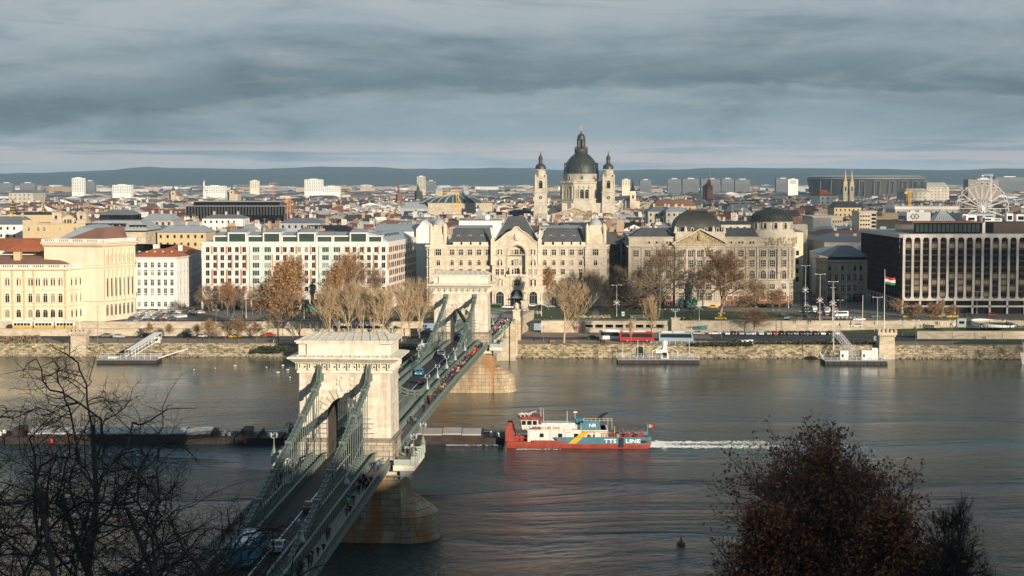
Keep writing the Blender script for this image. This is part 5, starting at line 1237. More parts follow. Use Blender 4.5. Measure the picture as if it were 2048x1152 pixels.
b = bs.mb('ship_yellow'); b.lathe([(.25,zb_(106)),(.6,zb_(98)),(.25,zb_(90))],8,dcx,dcy); b.box(dcx-.14,dcx+.14,dcy-.14,dcy+.14,zb_(92),zb_(48)); b.box(dcx-.9,dcx+.9,dcy-.12,dcy+.12,zb_(66),zb_(61)); b.build('cross', bs.root)
def belfry(xc8):
    x = xb_(xc8); y = Yb+5.6; w_ = 5.6
    b = bs.mb('limestone'); b.box(x-w_-.2,x+w_+.2,y-w_-.2,y+w_+.2,UP,zb_(985)); b.box(x-w_,x+w_,y-w_,y+w_,zb_(985),zb_(760),.5,.5); b.box(x-w_-.3,x+w_+.3,y-w_-.3,y+w_+.3,zb_(996),zb_(985))
    b.box(x-w_-.2,x+w_+.2,y-w_-.2,y+w_+.2,zb_(760),zb_(750)); b.box(x-4.7,x+4.7,y-4.7,y+4.7,zb_(750),zb_(605)); b.box(x-5.2,x+5.2,y-5.2,y+5.2,zb_(605),zb_(596)); b.slab([(x-3,y-5.2,zb_(596)),(x+3,y-5.2,zb_(596)),(x,y-5.2,zb_(578))],(0,1,0))
    b.prism([(x+4.3*cos(a),y+4.3*sin(a)) for a in a8], zb_(596), zb_(520)); b.box(x-4.3,x+4.3,y-4.3,y+4.3,zb_(524),zb_(517))
    for sx in (-4.3,4.3):
        for sy in (-4.3,4.3): b.lathe([(.7,zb_(745)),(.6,zb_(612))],8,x+sx*1.05,y+sy*1.05); b.lathe([(.7,zb_(596)),(.8,zb_(580)),(.2,zb_(566))],8,x+sx,y+sy)
    o = b.build('belfry', bs.root)
    b = bs.mb('lead_dark'); b.lathe([(4.5,zb_(517)),(4.3,zb_(490)),(3.3,zb_(468)),(1.8,zb_(455)),(1.6,zb_(450)),(1.6,zb_(410)),(2.0,zb_(406)),(1.5,zb_(385)),(.7,zb_(370)),(.3,zb_(345)),(.12,zb_(318))],12,x,y); b.build('cupola', o)
    b = bs.mb('ship_yellow'); b.box(x-.12,x+.12,y-.12,y+.12,zb_(322),zb_(298)); b.box(x-.6,x+.6,y-.1,y+.1,zb_(312),zb_(308)); b.build('cross', o)
    L_ = (x-bs.o.x, y-bs.o.y)
    inst('arched_opening', win(2.9,zb_(635)-zb_(716),True,1,1,'limestone',sill=False,sw=.5,so=.4), bs.root, (L_[0], L_[1]-4.75, zb_(716)-UP)); inst('arched_opening', win(3.0,zb_(890)-zb_(968),True,1,1,'limestone',sill=False,sw=.5,so=.4,hood=None), bs.root, (L_[0], L_[1]-w_+.25, zb_(968)-UP))
    b = bs.mb('limestone'); b.slab([(x-3.4,y-w_-.2,zb_(866)),(x+3.4,y-w_-.2,zb_(866)),(x,y-w_-.2,zb_(850))],(0,.8,0)); b.build('hood', o)
    c = MB().mat('limestone'); c.M = Matrix.Rotation(pi/2,4,'X'); c.lathe([(1.7,0),(1.7,.25),(1.3,.3)],14); c.mat('ship_black').lathe([(1.3,.3),(1.25,.34)],14); c.mat('ship_yellow').lathe([(.5,.36),(.45,.4)],8); c.build('clock', bs.root, (L_[0], L_[1]-w_+.2, zb_(812)-UP))
belfry(322); belfry(1033)
b = bs.mb('limestone'); fx0, fx1 = xb_(443), xb_(897); b.box(fx0,fx1,Yb-3,Yb+8,UP,zb_(1003)); b.box(fx0-.5,fx1+.5,Yb-3.6,Yb+8,zb_(1010),zb_(998)); pcx = (fx0+fx1)/2
for a in (fx0-.4,fx1+.4): b.bar((a,Yb-3.2,zb_(996)),(pcx,Yb-3.2,zb_(916)),1.4,.8)
b.build('portico', bs.root)
b = bs.mb('relief'); b.slab([(fx0+2,Yb-2.9,zb_(994)),(fx1-2,Yb-2.9,zb_(994)),(pcx,Yb-2.9,zb_(925))],(0,.6,0)); rnd = random.Random(9)
for i in range(40):
    k = rnd.uniform(-.8,.8); x = pcx+k*(fx1-fx0)/2; z = zb_(992)+rnd.random()*(1-abs(k))*5; q = rnd.uniform(.4,.8); b.box(x-q/2,x+q/2,Yb-3.4,Yb-2.8,z,z+q*1.7,.1,.1)
b.mat('slate').add([(fx0,Yb-2,zb_(994)),(pcx,Yb-2,zb_(915)),(pcx,Yb+20,zb_(915)),(fx0,Yb+20,zb_(994)),(fx1,Yb-2,zb_(994)),(fx1,Yb+20,zb_(994))],[(0,1,2,3),(4,5,2,1)]); b.build('pediment', bs.root)
# ================================================================ other landmarks further off
def at(name, label, cat, px, Y): return Bld(name, label, cat, (PX(px,Y,30),Y))
def boxpx(b, p0, p1, yt, yb, Y, dep): b.box(PX(p0,Y,30),PX(p1,Y,30),Y,Y+dep,UP if yb is None else ZY(yb,Y),ZY(yt,Y)); return b
def vents(bl, mm, p0, p1, yt, yb, Y, rows, cols, name='window_rows', kind='stuff', fw=.6, fh=.5):
    b = bl.mb(mm); X0, X1, Z0, Z1 = PX(p0,Y,30), PX(p1,Y,30), ZY(yb,Y), ZY(yt,Y)
    for i in range(rows):
        for j in range(cols):
            x = X0+(X1-X0)*(j+.5)/cols; z = Z0+(Z1-Z0)*(i+.5)/rows; w_, h_ = (X1-X0)/cols*fw/2, (Z1-Z0)/rows*fh/2; b.sheet([(x-w_,Y-.15,z-h_),(x+w_,Y-.15,z-h_),(x+w_,Y-.15,z+h_),(x-w_,Y-.15,z+h_)])
    o = b.build(name, bl.root); o['kind'] = kind; return o
def tower_block(label, p0, p1, yt, yb, Y, mm='white_plaster', side=None, rows=8, cols=6, name='tower_block', win_m='zinc_dark'):
    bl = at(name, label, 'tower block', p0, Y); b = boxpx(bl.mb(mm), p0, p1, yt, None, Y, (PX(p1,Y)-PX(p0,Y))*.6); b.build('wall', bl.root)
    vents(bl, win_m, p0, p1, yt+1, yb, Y, rows, cols)
    b = boxpx(bl.mb('steel_white'), p0+(p1-p0)*.3, p0+(p1-p0)*.7, yt-1.5, yt, Y+8, 12); b.build('roof_plant', bl.root); return bl
tower_block('tall white tower block rising alone in front of the left hills', 144, 168, 356, 384, 3900, rows=9, cols=5)
tower_block('stepped white housing block right of the tall left tower', 225, 262, 370, 386, 3600, rows=5, cols=8)
tower_block('tall flat grey white slab near the middle of the left skyline', 609, 645, 359, 383, 3900, rows=8, cols=8)
tower_block('low white annexe beside the grey white slab', 645, 680, 373, 384, 3900, rows=3, cols=9)
tower_block('pinkish tower block left of the grey white slab', 500, 518, 361.5, 377, 4300, 'cream', rows=6, cols=4)
tower_block('white gridded office block among trees left of the pinkish tower', 408, 450, 372, 386, 3700, rows=4, cols=9)
tower_block('slender grey striped high-rise with stepped crown left of the basilica', 834, 851, 353, 378, 4000, 'limestone', rows=10, cols=3)
tower_block('small pink housing block right of the right belfry', 1244, 1260, 359, 371, 4300, 'cream', rows=4, cols=3)
for i,(a,c,y) in enumerate(((1335,1362,358),(1365,1398,357.5),(1402,1440,358),(1443,1468,357.5),(1470,1500,359),(1280,1303,360),(1552,1580,357),(852,872,362),(1950,1985,357),(1990,2048,354),(170,190,362),(40,70,366),(0,25,366))):
    tower_block(f'distant grey panel housing slab, {ordw(i+1)} of those strung along the foot of the hills', a, c, y, y+9, 5200+60*i, 'housing_slab', rows=4, cols=max(4,int((c-a)/3)), name='housing_slab')
tower_block('wide pink office block behind the big wheel', 1936, 1997, 359, 371, 3300, 'footway', rows=3, cols=9)
tower_block('white striped office block left of the stadium', 1576, 1596, 358.5, 368, 4100, rows=5, cols=1)
# stadium
Yst = 4300; st_ = at('stadium', 'wide dark oval stadium with pale rim on the right skyline', 'stadium', 1731, Yst)
b = st_.mb('lead_dark'); cxs = PX(1731,Yst,50); rw = (PX(1848,Yst)-PX(1614,Yst))/2; n = 48
el_ = lambda s, dy=0: [(cxs+rw*s*cos(2*pi*i/n), Yst+rw*.7*s*sin(2*pi*i/n)) for i in range(n)]
b.prism(el_(.90), UP, ZY(357,Yst-80), el_(1.0)); b.mat('zinc').prism(el_(1.0), ZY(357,Yst-80), ZY(356,Yst-80)); b.mat('slate').prism(el_(.97), ZY(356,Yst-80), ZY(353.5,Yst-80), el_(.98)); b.mat('zinc').prism(el_(1.01), ZY(353.5,Yst-80), ZY(351,Yst-80), el_(.9)); b.build('bowl', st_.root)
b = st_.mb('zinc_dark')
for i in range(24, 48, 2):
    p = el_(.965)[i]; b.tube((p[0],p[1]-3,UP),(p[0],p[1]-5,ZY(362,Yst-80)),1.1,1.1,4); b.tube((p[0]+14,p[1]-3,UP),(p[0]+14,p[1]-5,ZY(362,Yst-80)),1.1,1.1,4); b.tube((p[0],p[1]-5,ZY(362,Yst-80)),(p[0]+14,p[1]-5,ZY(362,Yst-80)),1.1,1.1,4)
b.build('stair_frames', st_.root)
def church(label, px, Y, yt, yb, w_px, mm, roofm, frac=.45, twin=None):
    bl = at('church', label, 'church', px, Y); 
    for p in ([px] if not twin else [px, twin]):
        x = PX(p,Y,40); w_ = w_px*Y/F/2; zt_, zb0 = ZY(yt,Y), ZY(yb,Y); zm = zb0+(zt_-zb0)*(1-frac)
        b = bl.mb(mm); b.box(x-w_,x+w_,Y,Y+2*w_,UP,zm-(zm-zb0)*.3); b.box(x-w_*1.1,x+w_*1.1,Y-w_*.1,Y+w_*2.1,zm-(zm-zb0)*.32,zm-(zm-zb0)*.28); b.box(x-w_*.85,x+w_*.85,Y+w_*.15,Y+w_*1.85,zm-(zm-zb0)*.28,zm)
        o = b.build('steeple', bl.root); b = bl.mb(roofm); b.lathe([(w_*1.05,zm),(w_*.55,zm+(zt_-zm)*.25),(w_*.25,zm+(zt_-zm)*.65),(.05,zt_)],8,x,Y+w_); b.build('spire', o)
        b = bl.mb('ship_black'); b.box(x-w_*.3,x+w_*.3,Y-.2,Y,zm-(zm-zb0)*.75,zm-(zm-zb0)*.42); b.build('louvre', o)
    b = bl.mb(mm); x = PX(px if not twin else (px+twin)/2,Y,40); w_ = w_px*Y/F; b.box(x-w_*1.2,x+w_*1.2,Y+w_,Y+w_*6,UP,ZY(yb,Y)); b.mat('roof_brown').prism(rect(x-w_*1.3,x+w_*1.3,Y+w_*.9,Y+w_*6),ZY(yb,Y),ZY(yb,Y)+w_*1.0,rect(x-.1,x+.1,Y+w_*1.2,Y+w_*6)); b.build('nave', bl.root)
    return bl
church('yellow church steeple with a thin black spire right of the basilica', 1266, 1750, 358, 402, 12, 'ship_yellow' if False else 'cream', 'ship_black', .55)
church('tall pointed stone and brick church spire on the middle right skyline', 1418, 3000, 333, 373, 7, 'red_stone', 'zinc', .68)
church('pair of sharp sand coloured church spires in front of the stadium', 1691, 2500, 339, 388, 8.5, 'cream', 'cream_dark', .5, 1704)
church('dark red church spire left of the striped high-rise', 797, 2600, 361, 390, 5, 'red_stone', 'red_stone', .5)
church('green copper spire beside the striped high-rise', 836, 2700, 364, 384, 6, 'copper_dark', 'bronze', .5)
church('castle like tower with dark pointed roof in the left distance', 346, 2600, 368, 392, 9, 'wall_stone', 'lead_dark', .55)
church('dark pointed tower right of the gridded white office', 463, 2600, 371, 388, 9, 'wall_stone', 'lead_dark', .5)
church('thin pale minaret-like tower left of the gridded office', 408, 3300, 358, 382, 2.6, 'white_plaster', 'white_plaster', .3)
# glass hall with arched roof
gl = at('glass_hall', 'long historic building with a curved glass and zinc roof under restoration', 'hall', 855, 1500); Y_ = 1500
b = boxpx(gl.mb('wall_stone'), 856, 985, 406, None, Y_, 60); b.build('wall', gl.root)
b = gl.mb('glass_green'); x0, x1 = PX(843,Y_,40), PX(968,Y_,40); z0, z1 = ZY(405.5,Y_), ZY(389.5,Y_); pr = [(0,0),(4,.35),(9,.65),(16,.87),(24,1)]
for (a,ha),(c,hc) in zip(pr, pr[1:]): b.prism(rect(x0+a,x1-a,Y_+2+a*.5,Y_+58-a*.5), z0+(z1-z0)*ha, z0+(z1-z0)*hc, rect(x0+c,x1-c,Y_+2+c*.5,Y_+58-c*.5))
b.build('curved_roof', gl.root)
b = gl.mb('zinc'); 
for k in range(9):
    f_ = k/8
    for (a,ha),(c,hc) in zip(pr, pr[1:]): b.bar((x0+a+(x1-x0-2*a)*f_,Y_+1.8+a*.5,z0+(z1-z0)*ha),(x0+c+(x1-x0-2*c)*f_,Y_+1.8+c*.5,z0+(z1-z0)*hc),1.3 if k%2 else .7,.4)
b.box(x0+22,x1-22,Y_+12,Y_+40,z1,ZY(384.5,Y_)); 
for px in (877,930): x = PX(px,Y_,40); b.box(x-3,x+3,Y_+12,Y_+18,z1,ZY(380,Y_)); b.prism(rect(x-3.6,x+3.6,Y_+11,Y_+19),ZY(380,Y_),ZY(373,Y_),rect(x-.2,x+.2,Y_+14,Y_+15))
b.prism([(PX(800,Y_,40),Y_-2),(PX(858,Y_,40),Y_-2),(PX(858,Y_,40),Y_+30),(PX(800,Y_,40),Y_+30)],UP,ZY(417,Y_)); b.prism([(PX(800,Y_,40),Y_-2),(PX(860,Y_,40),Y_-2),(PX(860,Y_,40),Y_+30),(PX(800,Y_,40),Y_+30)],ZY(417,Y_),ZY(404,Y_),rect(PX(818,Y_,40),PX(850,Y_,40),Y_+10,Y_+24)); b.build('zinc_ribs', gl.root)
# dark glass office
dg_ = at('dark_glass_office', 'long black glass office block among the roofs left of centre', 'office block', 385, 1150); Y_ = 1150
b = dg_.mb('hotel_glass'); boxpx(b, 388, 560, 403.5, None, Y_+8, 40); boxpx(b, 372, 571, 412.5, None, Y_, 40); boxpx(b, 420, 568, 430, None, Y_-4, 10); b.build('glass_wall', dg_.root)
b = dg_.mb('steel'); boxpx(b, 386, 562, 402.5, 403.5, Y_+7.8, 41); boxpx(b, 371, 572, 411.5, 412.5, Y_-.3, 41)
for k in range(34): x = PX(372+k*6,Y_,40); b.box(x-.08,x+.08,Y_-.1,Y_,ZY(448,Y_),ZY(412.5,Y_))
b.build('glazing_bars', dg_.root)
# tiled bank with peaked roofs
pb = at('tiled_bank', 'building with green and yellow patterned tiled roof and two peaked towers at the left edge', 'bank', 40, 1000); Y_ = 1000
b = boxpx(pb.mb('cream_dark'), -60, 105, 430, None, Y_, 40); b.build('wall', pb.root)
b = pb.mb('copper_dark'); x0, x1 = PX(20,Y_,30), PX(104,Y_,30); b.prism(rect(x0,x1,Y_,Y_+36), ZY(432,Y_), ZY(424,Y_), rect(x0+3,x1-3,Y_+10,Y_+26))
for px, w_, yt, yb in ((23,11,400,430),(84,5,407,424)): x = PX(px,Y_,30); b.lathe([(w_*Y_/F,ZY(yb,Y_)),(w_*.5*Y_/F,ZY(yb-(yb-yt)*.55,Y_)),(.3,ZY(yt,Y_))],4,x,Y_+4,pi/4)
b.build('patterned_roof', pb.root)
b = pb.mb('ship_yellow'); 
for px, w_, yt, yb in ((23,11,400,430),(84,5,407,424)):
    x = PX(px,Y_,30); b.lathe([(.3,ZY(yt+1,Y_)),(.9,ZY(yt-1,Y_)),(.2,ZY(yt-3,Y_))],6,x,Y_+4)
    for k in range(5): z = ZY(yb-(yb-yt)*k/5.5,Y_); r = w_*(1-k/6)*Y_/F*.74; b.box(x-r,x+r,Y_+4-r-.1,Y_+4-r,z,z+.35)
b.box(x0+2,x1-2,Y_+9,Y_+9.6,ZY(424,Y_),ZY(423,Y_)); b.build('yellow_ridges', pb.root)
# palace with two belvederes
tp = at('twin_tower_house', 'sand coloured house with two square roof towers and arched gable between them', 'house', 46, 800); Y_ = 800
b = boxpx(tp.mb('cream_dark'), 46, 172, 447, None, Y_, 25); boxpx(b, 46, 78, 440, 447, Y_, 1); boxpx(b,75,122,446,448,Y_-.4,2); b.build('wall', tp.root)
for p0,p1 in ((105,123),(155,173)):
    b = tp.mb('wall_stone'); boxpx(b,p0,p1,425,455,Y_+4,5); boxpx(b,p0-1,p1+1,423.5,425.5,Y_+3.7,5.6); boxpx(b,p0-2,p1+2,441,455,Y_+3,7); b.mat('ship_black'); boxpx(b,p0+6,p1-8,431,438,Y_+3.8,.3); b.build('belvedere', tp.root)
b = tp.mb('wall_stone'); x0,xm,x1 = PX(123,Y_+6,30),PX(138,Y_+6,30),PX(153,Y_+6,30); b.slab([(x0,Y_+6,ZY(450,Y_)),(x1,Y_+6,ZY(450,Y_)),(x1,Y_+6,ZY(438,Y_)),(xm,Y_+6,ZY(430,Y_)),(x0,Y_+6,ZY(438,Y_))],(0,5,0)); b.mat('ship_black')
for p in (131,137,142): boxpx(b,p-1.5,p+1.5,439,446,Y_+5.8,.3)
b.build('gable', tp.root); tp.winpx(Y_, [58,77,89,120,150], ZY(462,Y_), win(1.0,1.8,False,2,2,'cream'))
# mansard block
ms = at('mansard_block', 'broad block with sloping grey beige mansard roof and a row of dark dormers', 'office block', 165, 770); Y_ = 770
b = boxpx(ms.mb('wall_stone'), 170, 292, 464, None, Y_, 30); b.build('wall', ms.root)
b = ms.mb('zinc'); x0,x1 = PX(166,Y_,30),PX(300,Y_+5,30); b.prism(rect(x0,x1,Y_-.5,Y_+30), ZY(458,Y_), ZY(442,Y_), rect(x0+4.5,x1-4.5,Y_+5,Y_+26)); b.box(x0,x1,Y_-1,Y_+30,ZY(461,Y_),ZY(458,Y_)); b.build('mansard_roof', ms.root)
for p in (176,189,204,219,233,247,262,268,275,282,289): b = ms.mb('glass'); x = PX(p,Y_,30); h_ = 1.5 if p < 260 else .8; b.box(x-h_*.75,x+h_*.6,Y_+.8,Y_+3,ZY(455,Y_),ZY(455,Y_)+h_+.4); b.mat('zinc').box(x-h_*.9,x+h_*.8,Y_+.6,Y_+3.4,ZY(455,Y_)+h_+.4,ZY(455,Y_)+h_+.65); b.build('dormer', ms.root)
# white blank firewall block behind the far pylon
fw = at('white_firewall_house', 'white house with tall blank gable wall left of the sand coloured palace', 'house', 815, 800); Y_ = 800
b = boxpx(fw.mb('white_plaster'), 752, 856, 462, None, Y_, 30); x0,x1 = PX(833,Y_,30),PX(858,Y_,30); b.slab([(x0,Y_-2,UP),(x1,Y_-2,UP),(x1,Y_-2,ZY(452,Y_)),(PX(846,Y_,30),Y_-2,ZY(442,Y_)),(x0,Y_-2,ZY(458,Y_))],(0,30,0)); b.build('wall', fw.root)
b = fw.mb('zinc'); b.prism(rect(PX(745,Y_,30),x0+.5,Y_-1,Y_+30),ZY(462,Y_),ZY(450,Y_),rect(PX(752,Y_,30),x0+.5,Y_+12,Y_+24)); b.build('roof', fw.root)
wl = at('white_long_house', 'long blank white wall of a house behind the grey palace roof', 'house', 918, 850); Y_ = 850
b = boxpx(wl.mb('white_plaster'), 918, 1003, 441, None, Y_, 14); boxpx(b, 971, 979, 430, 441, Y_, 4); b.build('wall', wl.root); b = boxpx(wl.mb('zinc_dark'), 917, 1004, 439.5, 441, Y_-.4, 15); b.build('roof', wl.root)
# advertising wall and neighbours up the avenue
av = at('billboard_house', 'house beside the avenue with a huge pale advertising banner on its end wall', 'house', 1626, 1010); Y_ = 1010
b = boxpx(av.mb('cream'), 1626, 1685, 434, None, Y_, 40); boxpx(b,1624,1688,432.5,434.5,Y_-.6,41); b.build('wall', av.root); vents(av,'ship_black',1664,1684,438,478,Y_,4,4,fw=.45,fh=.45); vents(av,'ship_black',1627,1662,476,484,Y_,1,5,fw=.35,fh=.7)
b = av.mb('glass_pale'); boxpx(b,1628,1662,436,473,Y_-.5,.3); b.mat('skin'); x0 = PX(1638,Y_,30)
b.add([(x0-2,Y_-.6,ZY(470,Y_)),(x0+1.5,Y_-.6,ZY(471,Y_)),(x0+3,Y_-.6,ZY(461,Y_)),(x0+1,Y_-.6,ZY(456,Y_)),(x0-1.5,Y_-.6,ZY(461,Y_)),(x0-.2,Y_-.6,ZY(452,Y_)),(x0+2.2,Y_-.6,ZY(450,Y_)),(x0+2,Y_-.6,ZY(440,Y_)),(x0,Y_-.6,ZY(441,Y_))],[(0,1,2,3,4),(5,6,7,8)]); b.build('banner', av.root)
ob = at('balcony_block', 'pinkish modernist flat block with stacked corner balconies behind the brown hotel', 'apartment block', 1718, 900); Y_ = 900
b = boxpx(ob.mb('cream'), 1718, 1752, 424, None, Y_, 20); boxpx(b,1716,1754,422,424,Y_-.5,20); b.build('wall', ob.root); vents(ob,'glass',1719,1740,428,462,Y_,4,4,fw=.6,fh=.35); vents(ob,'glass',1742,1752,426,464,Y_,5,1,'balconies',fw=.85,fh=.6)
db = at('dark_store', 'low dark department building with small blue sign behind the brown hotel', 'store', 1753, 930); Y_ = 930
b = boxpx(db.mb('lead_dark'), 1753, 1800, 439, None, Y_, 20); boxpx(b.mat('cream_dark'),1752,1800,433,439,Y_-.3,20); boxpx(b,1764,1798,426,433,Y_+1,14); boxpx(b.mat('panel_teal'),1760,1772,453,461,Y_-.3,.2); b.build('wall', db.root)
# long roof behind bank palace with pale attic strip, and orange walls
for lab, p0, p1, yt, ye, Y_, mw, mr in (('block with dark grey roof and pale attic strip right of the basilica',1296,1372,414,423,1000,'limestone','zinc_dark'),('block with lighter grey hipped roof beside the curved slate roof',1332,1378,415,423,990,'limestone','zinc'),
    ('ochre blank walled block below the yellow church',1306,1392,399.5,412,1250,'cream_dark','roof_brown'),('orange walled block with dark steep roof left of the big wheel',1668,1722,403,415,1250,'cream_dark','lead_dark'),
    ('long grey green roof behind the glass pyramid',1866,2012,427,440,800,'zinc_dark','zinc_dark'),('long white flat roofed hall behind the glass pyramid',1790,1915,413,419,1000,'limestone','white_plaster'),
    ('pale block with green edged flat roof between the two dark domes',1440,1512,443,449,780,'limestone','copper_dark'),('red roofed hall with white gables left of the twin spires',1640,1664,380,392,2000,'white_plaster','roof_red'),
    ('low grey house behind the white palace with zinc roof',315,412,452,465,790,'cream_dark','zinc'),('beige block with satellite dishes left of the office block',290,330,452,462,800,'cream_dark','zinc_dark'),
    ('white building with flat grey roof under the black glass office',405,485,430,437,940,'white_plaster','zinc_dark'),('blue roofed building with white windows at the left edge',-30,46,434,449,830,'white_plaster','zinc_dark'),
    ('grey terraced office building left of the yellow walled house',284,345,428,440,900,'zinc','zinc'),('dark glass attic block with square chimney left of the mansard',200,262,420,430,920,'hotel_glass','zinc_dark'),
    ('brown black roof block behind the office terraces',596,702,452,462,810,'ship_black','ship_black'),('grey hall roof behind the office terraces',560,640,437,446,860,'zinc','zinc_dark'),
    ('pale classical hall with green grey roof in the left distance',18,66,380,386,2300,'limestone','zinc_dark'),('pale railway station front with arch right of the stadium',1853,1898,365,374,2900,'limestone','limestone'),('long white wall right of the spires',1812,1860,377,384,2500,'limestone','limestone')):
    bl = at('town_block', lab, 'building', p0, Y_); dep = 26 if Y_ < 1500 else 60
    b = boxpx(bl.mb(mw), p0, p1, ye, None, Y_, dep); b.build('wall', bl.root)
    b = bl.mb(mr); X0, X1 = PX(p0,Y_,30), PX(p1,Y_,30); i_ = min(4,(X1-X0)*.2); b.prism(rect(X0-.5,X1+.5,Y_-.5,Y_+dep), ZY(ye,Y_), ZY(yt,Y_), rect(X0+i_,X1-i_,Y_+dep*.3,Y_+dep*.7) if mr not in ('white_plaster',) else rect(X0-.5,X1+.5,Y_-.5,Y_+dep)); b.build('roof', bl.root)
    if Y_ >= 1300:
        b = bl.mb('zinc_dark'); hh = ZY(ye,Y_)
        for lv in range(4):
            for k in range(int((X1-X0)/6)): x = X0+3+k*6; z = hh-4-lv*5; b.sheet([(x-1.1,Y_-.1,z),(x+1.1,Y_-.1,z),(x+1.1,Y_-.1,z+2.4),(x-1.1,Y_-.1,z+2.4)])
        o = b.build('window_rows', bl.root); o['kind'] = 'stuff'
    elif mw not in ('ship_black','zinc_dark'):
        b = bl.mb('glass'); hh = ZY(ye,Y_)
        for lv in range(2):
            for k in range(int((X1-X0)/3.2)): x = X0+1.6+k*3.2; z = hh-2.6-lv*3.6; b.sheet([(x-.5,Y_-.06,z),(x+.5,Y_-.06,z),(x+.5,Y_-.06,z+1.5),(x-.5,Y_-.06,z+1.5)])
        o = b.build('window_rows', bl.root); o['kind'] = 'stuff'
        for k in range(3): chim(bl, X0+(X1-X0)*(.2+.3*k), Y_+dep*.5, ZY(ye,Y_), ZY(yt,Y_)+1.5, 1.1, 'wall_stone')
# street fronts: grey block between the two palaces and houses along the avenue
gb = at('grey_street_house', 'grey side street house squeezed between the sand coloured palace and the bank palace', 'house', 1225, 800)
b = gb.mb('limestone'); b.box(PX(1243,800),PX(1256,790),790,830,UP,ZY(478,800)); b.mat('zinc_dark').box(PX(1242,800),PX(1258,790),789,831,ZY(478,800),ZY(474,800)); b.build('wall', gb.root); gb.winpx(790,[1249],ZY(490,790)-1,win(1.6,1.8,False,3,1,'white_plaster')); gb.winpx(790,[1249],ZY(505,790)-1,win(1.6,1.8,False,3,1,'white_plaster')); gb.winpx(790,[1249],ZY(520,790)-1,win(1.6,1.8,False,3,1,'white_plaster'))
for i,(Y_,yt,pr_) in enumerate(((815,452,1606),(860,436,1612),(910,445,1614),(970,437,1615),(1040,440,1617),(1120,432,1618))):
    bl = at('avenue_house', f'{ordw(i+1)} house on the left side of the avenue behind the bank palace', 'house', pr_, Y_); x1 = PX(pr_,Y_,20); mw = ('cream','limestone','white_plaster','cream','limestone','cream')[i]
    b = bl.mb(mw).box(x1-24,x1,Y_,Y_+46,UP,ZY(yt+12,Y_)); b.build('wall', bl.root); b = bl.mb(('zinc_dark','roof_brown','zinc','slate','zinc_dark','roof_brown')[i]).prism(rect(x1-24.5,x1+.5,Y_-.5,Y_+46.5),ZY(yt+12,Y_),ZY(yt+2,Y_),rect(x1-17,x1-6,Y_+4,Y_+42)); b.build('roof', bl.root)
    b = bl.mb('glass')
    for lv in range(4):
        for k in range(9): y = Y_+3+k*4.9; z = UP+5+lv*4.2; b.sheet([(x1+.08,y,z),(x1+.08,y+1.6,z),(x1+.08,y+1.6,z+2.3),(x1+.08,y,z+2.3)])
        for k in range(5): x = x1-21+k*4.4; z = UP+5+lv*4.2; b.sheet([(x,Y_-.08,z),(x+1.4,Y_-.08,z),(x+1.4,Y_-.08,z+2.3),(x,Y_-.08,z+2.3)])
    o = b.build('window_rows', bl.root); o['kind'] = 'stuff'
for i,(Y_,yt,pl_) in enumerate(((775,500,1654),(830,474,1648),(890,462,1646),(950,456,1644))):
    bl = at('avenue_house', f'{ordw(i+1)} house on the right side of the avenue behind the small grey palace', 'house', pl_, Y_); x0 = PX(pl_,Y_,20); mw = ('white_plaster','limestone','cream','limestone')[i]
    b = bl.mb(mw).box(x0,x0+30,Y_,Y_+46,UP,ZY(yt+10,Y_)); b.build('wall', bl.root); b = bl.mb(('zinc','zinc_dark','roof_brown','zinc')[i]).prism(rect(x0-.5,x0+30.5,Y_-.5,Y_+46.5),ZY(yt+10,Y_),ZY(yt,Y_),rect(x0+7,x0+23,Y_+5,Y_+42)); b.build('roof', bl.root)
    chim(bl, x0+8, Y_+10, ZY(yt+6,Y_), ZY(yt-5,Y_), 1.6, 'white_plaster'); chim(bl, x0+18, Y_+16, ZY(yt+6,Y_), ZY(yt-4,Y_), 1.6, 'white_plaster')
# big wheel
Yf = 1250; fw_ = thing('ferris_wheel', 'large white observation wheel standing above the roofs on the right', 'ferris wheel', (PX(1964,Yf,40),Yf,UP)); cz_ = ZY(417,Yf)-UP; Rf = 19
def rim(m, r, y, n=40, th=.34):
    for i in range(n): a0, a1 = 2*pi*i/n, 2*pi*(i+1)/n; m.bar((r*cos(a0),y,cz_+r*sin(a0)),(r*cos(a1),y,cz_+r*sin(a1)),th,th)
m = MB().mat('steel_white'); rim(m,Rf,-1.3); rim(m,Rf,1.3); rim(m,Rf-1.6,-1.3,th=.2)
for i in range(40): a = 2*pi*i/40; m.bar((Rf*cos(a),-1.3,cz_+Rf*sin(a)),(Rf*cos(a+.08),1.3,cz_+Rf*sin(a+.08)),.15,.15)
m.build('rim', fw_)
m = MB().mat('steel_white')
for i in range(20):
    a = 2*pi*i/20
    for y, y2 in ((-1.3,-2.2),(1.3,2.2)): m.bar((0,y2,cz_),(Rf*cos(a),y,cz_+Rf*sin(a)),.25,.25)
m.tube((0,-3,cz_),(0,3,cz_),1.1,n=10); m.build('spokes', fw_)
for sx in (-1,1):
    for sy in (-1,1): m = MB().mat('steel_white'); m.tube((sx*11,sy*6,0),(0,sy*2.4,cz_),.45,n=6); m.build('leg', fw_)
mg = MB().mat('steel_white'); mg.lathe([(.9,-1.9),(1.1,-1.6),(1.1,-.4),(.6,0)],8); mg.mat('glass').lathe([(1.12,-1.4),(1.12,-.6)],8); mg = mg.mesh('gondola')
for i in range(28): a = 2*pi*i/28; inst('gondola', mg, fw_, ((Rf+.6)*cos(a),0,cz_+(Rf+.6)*sin(a)))
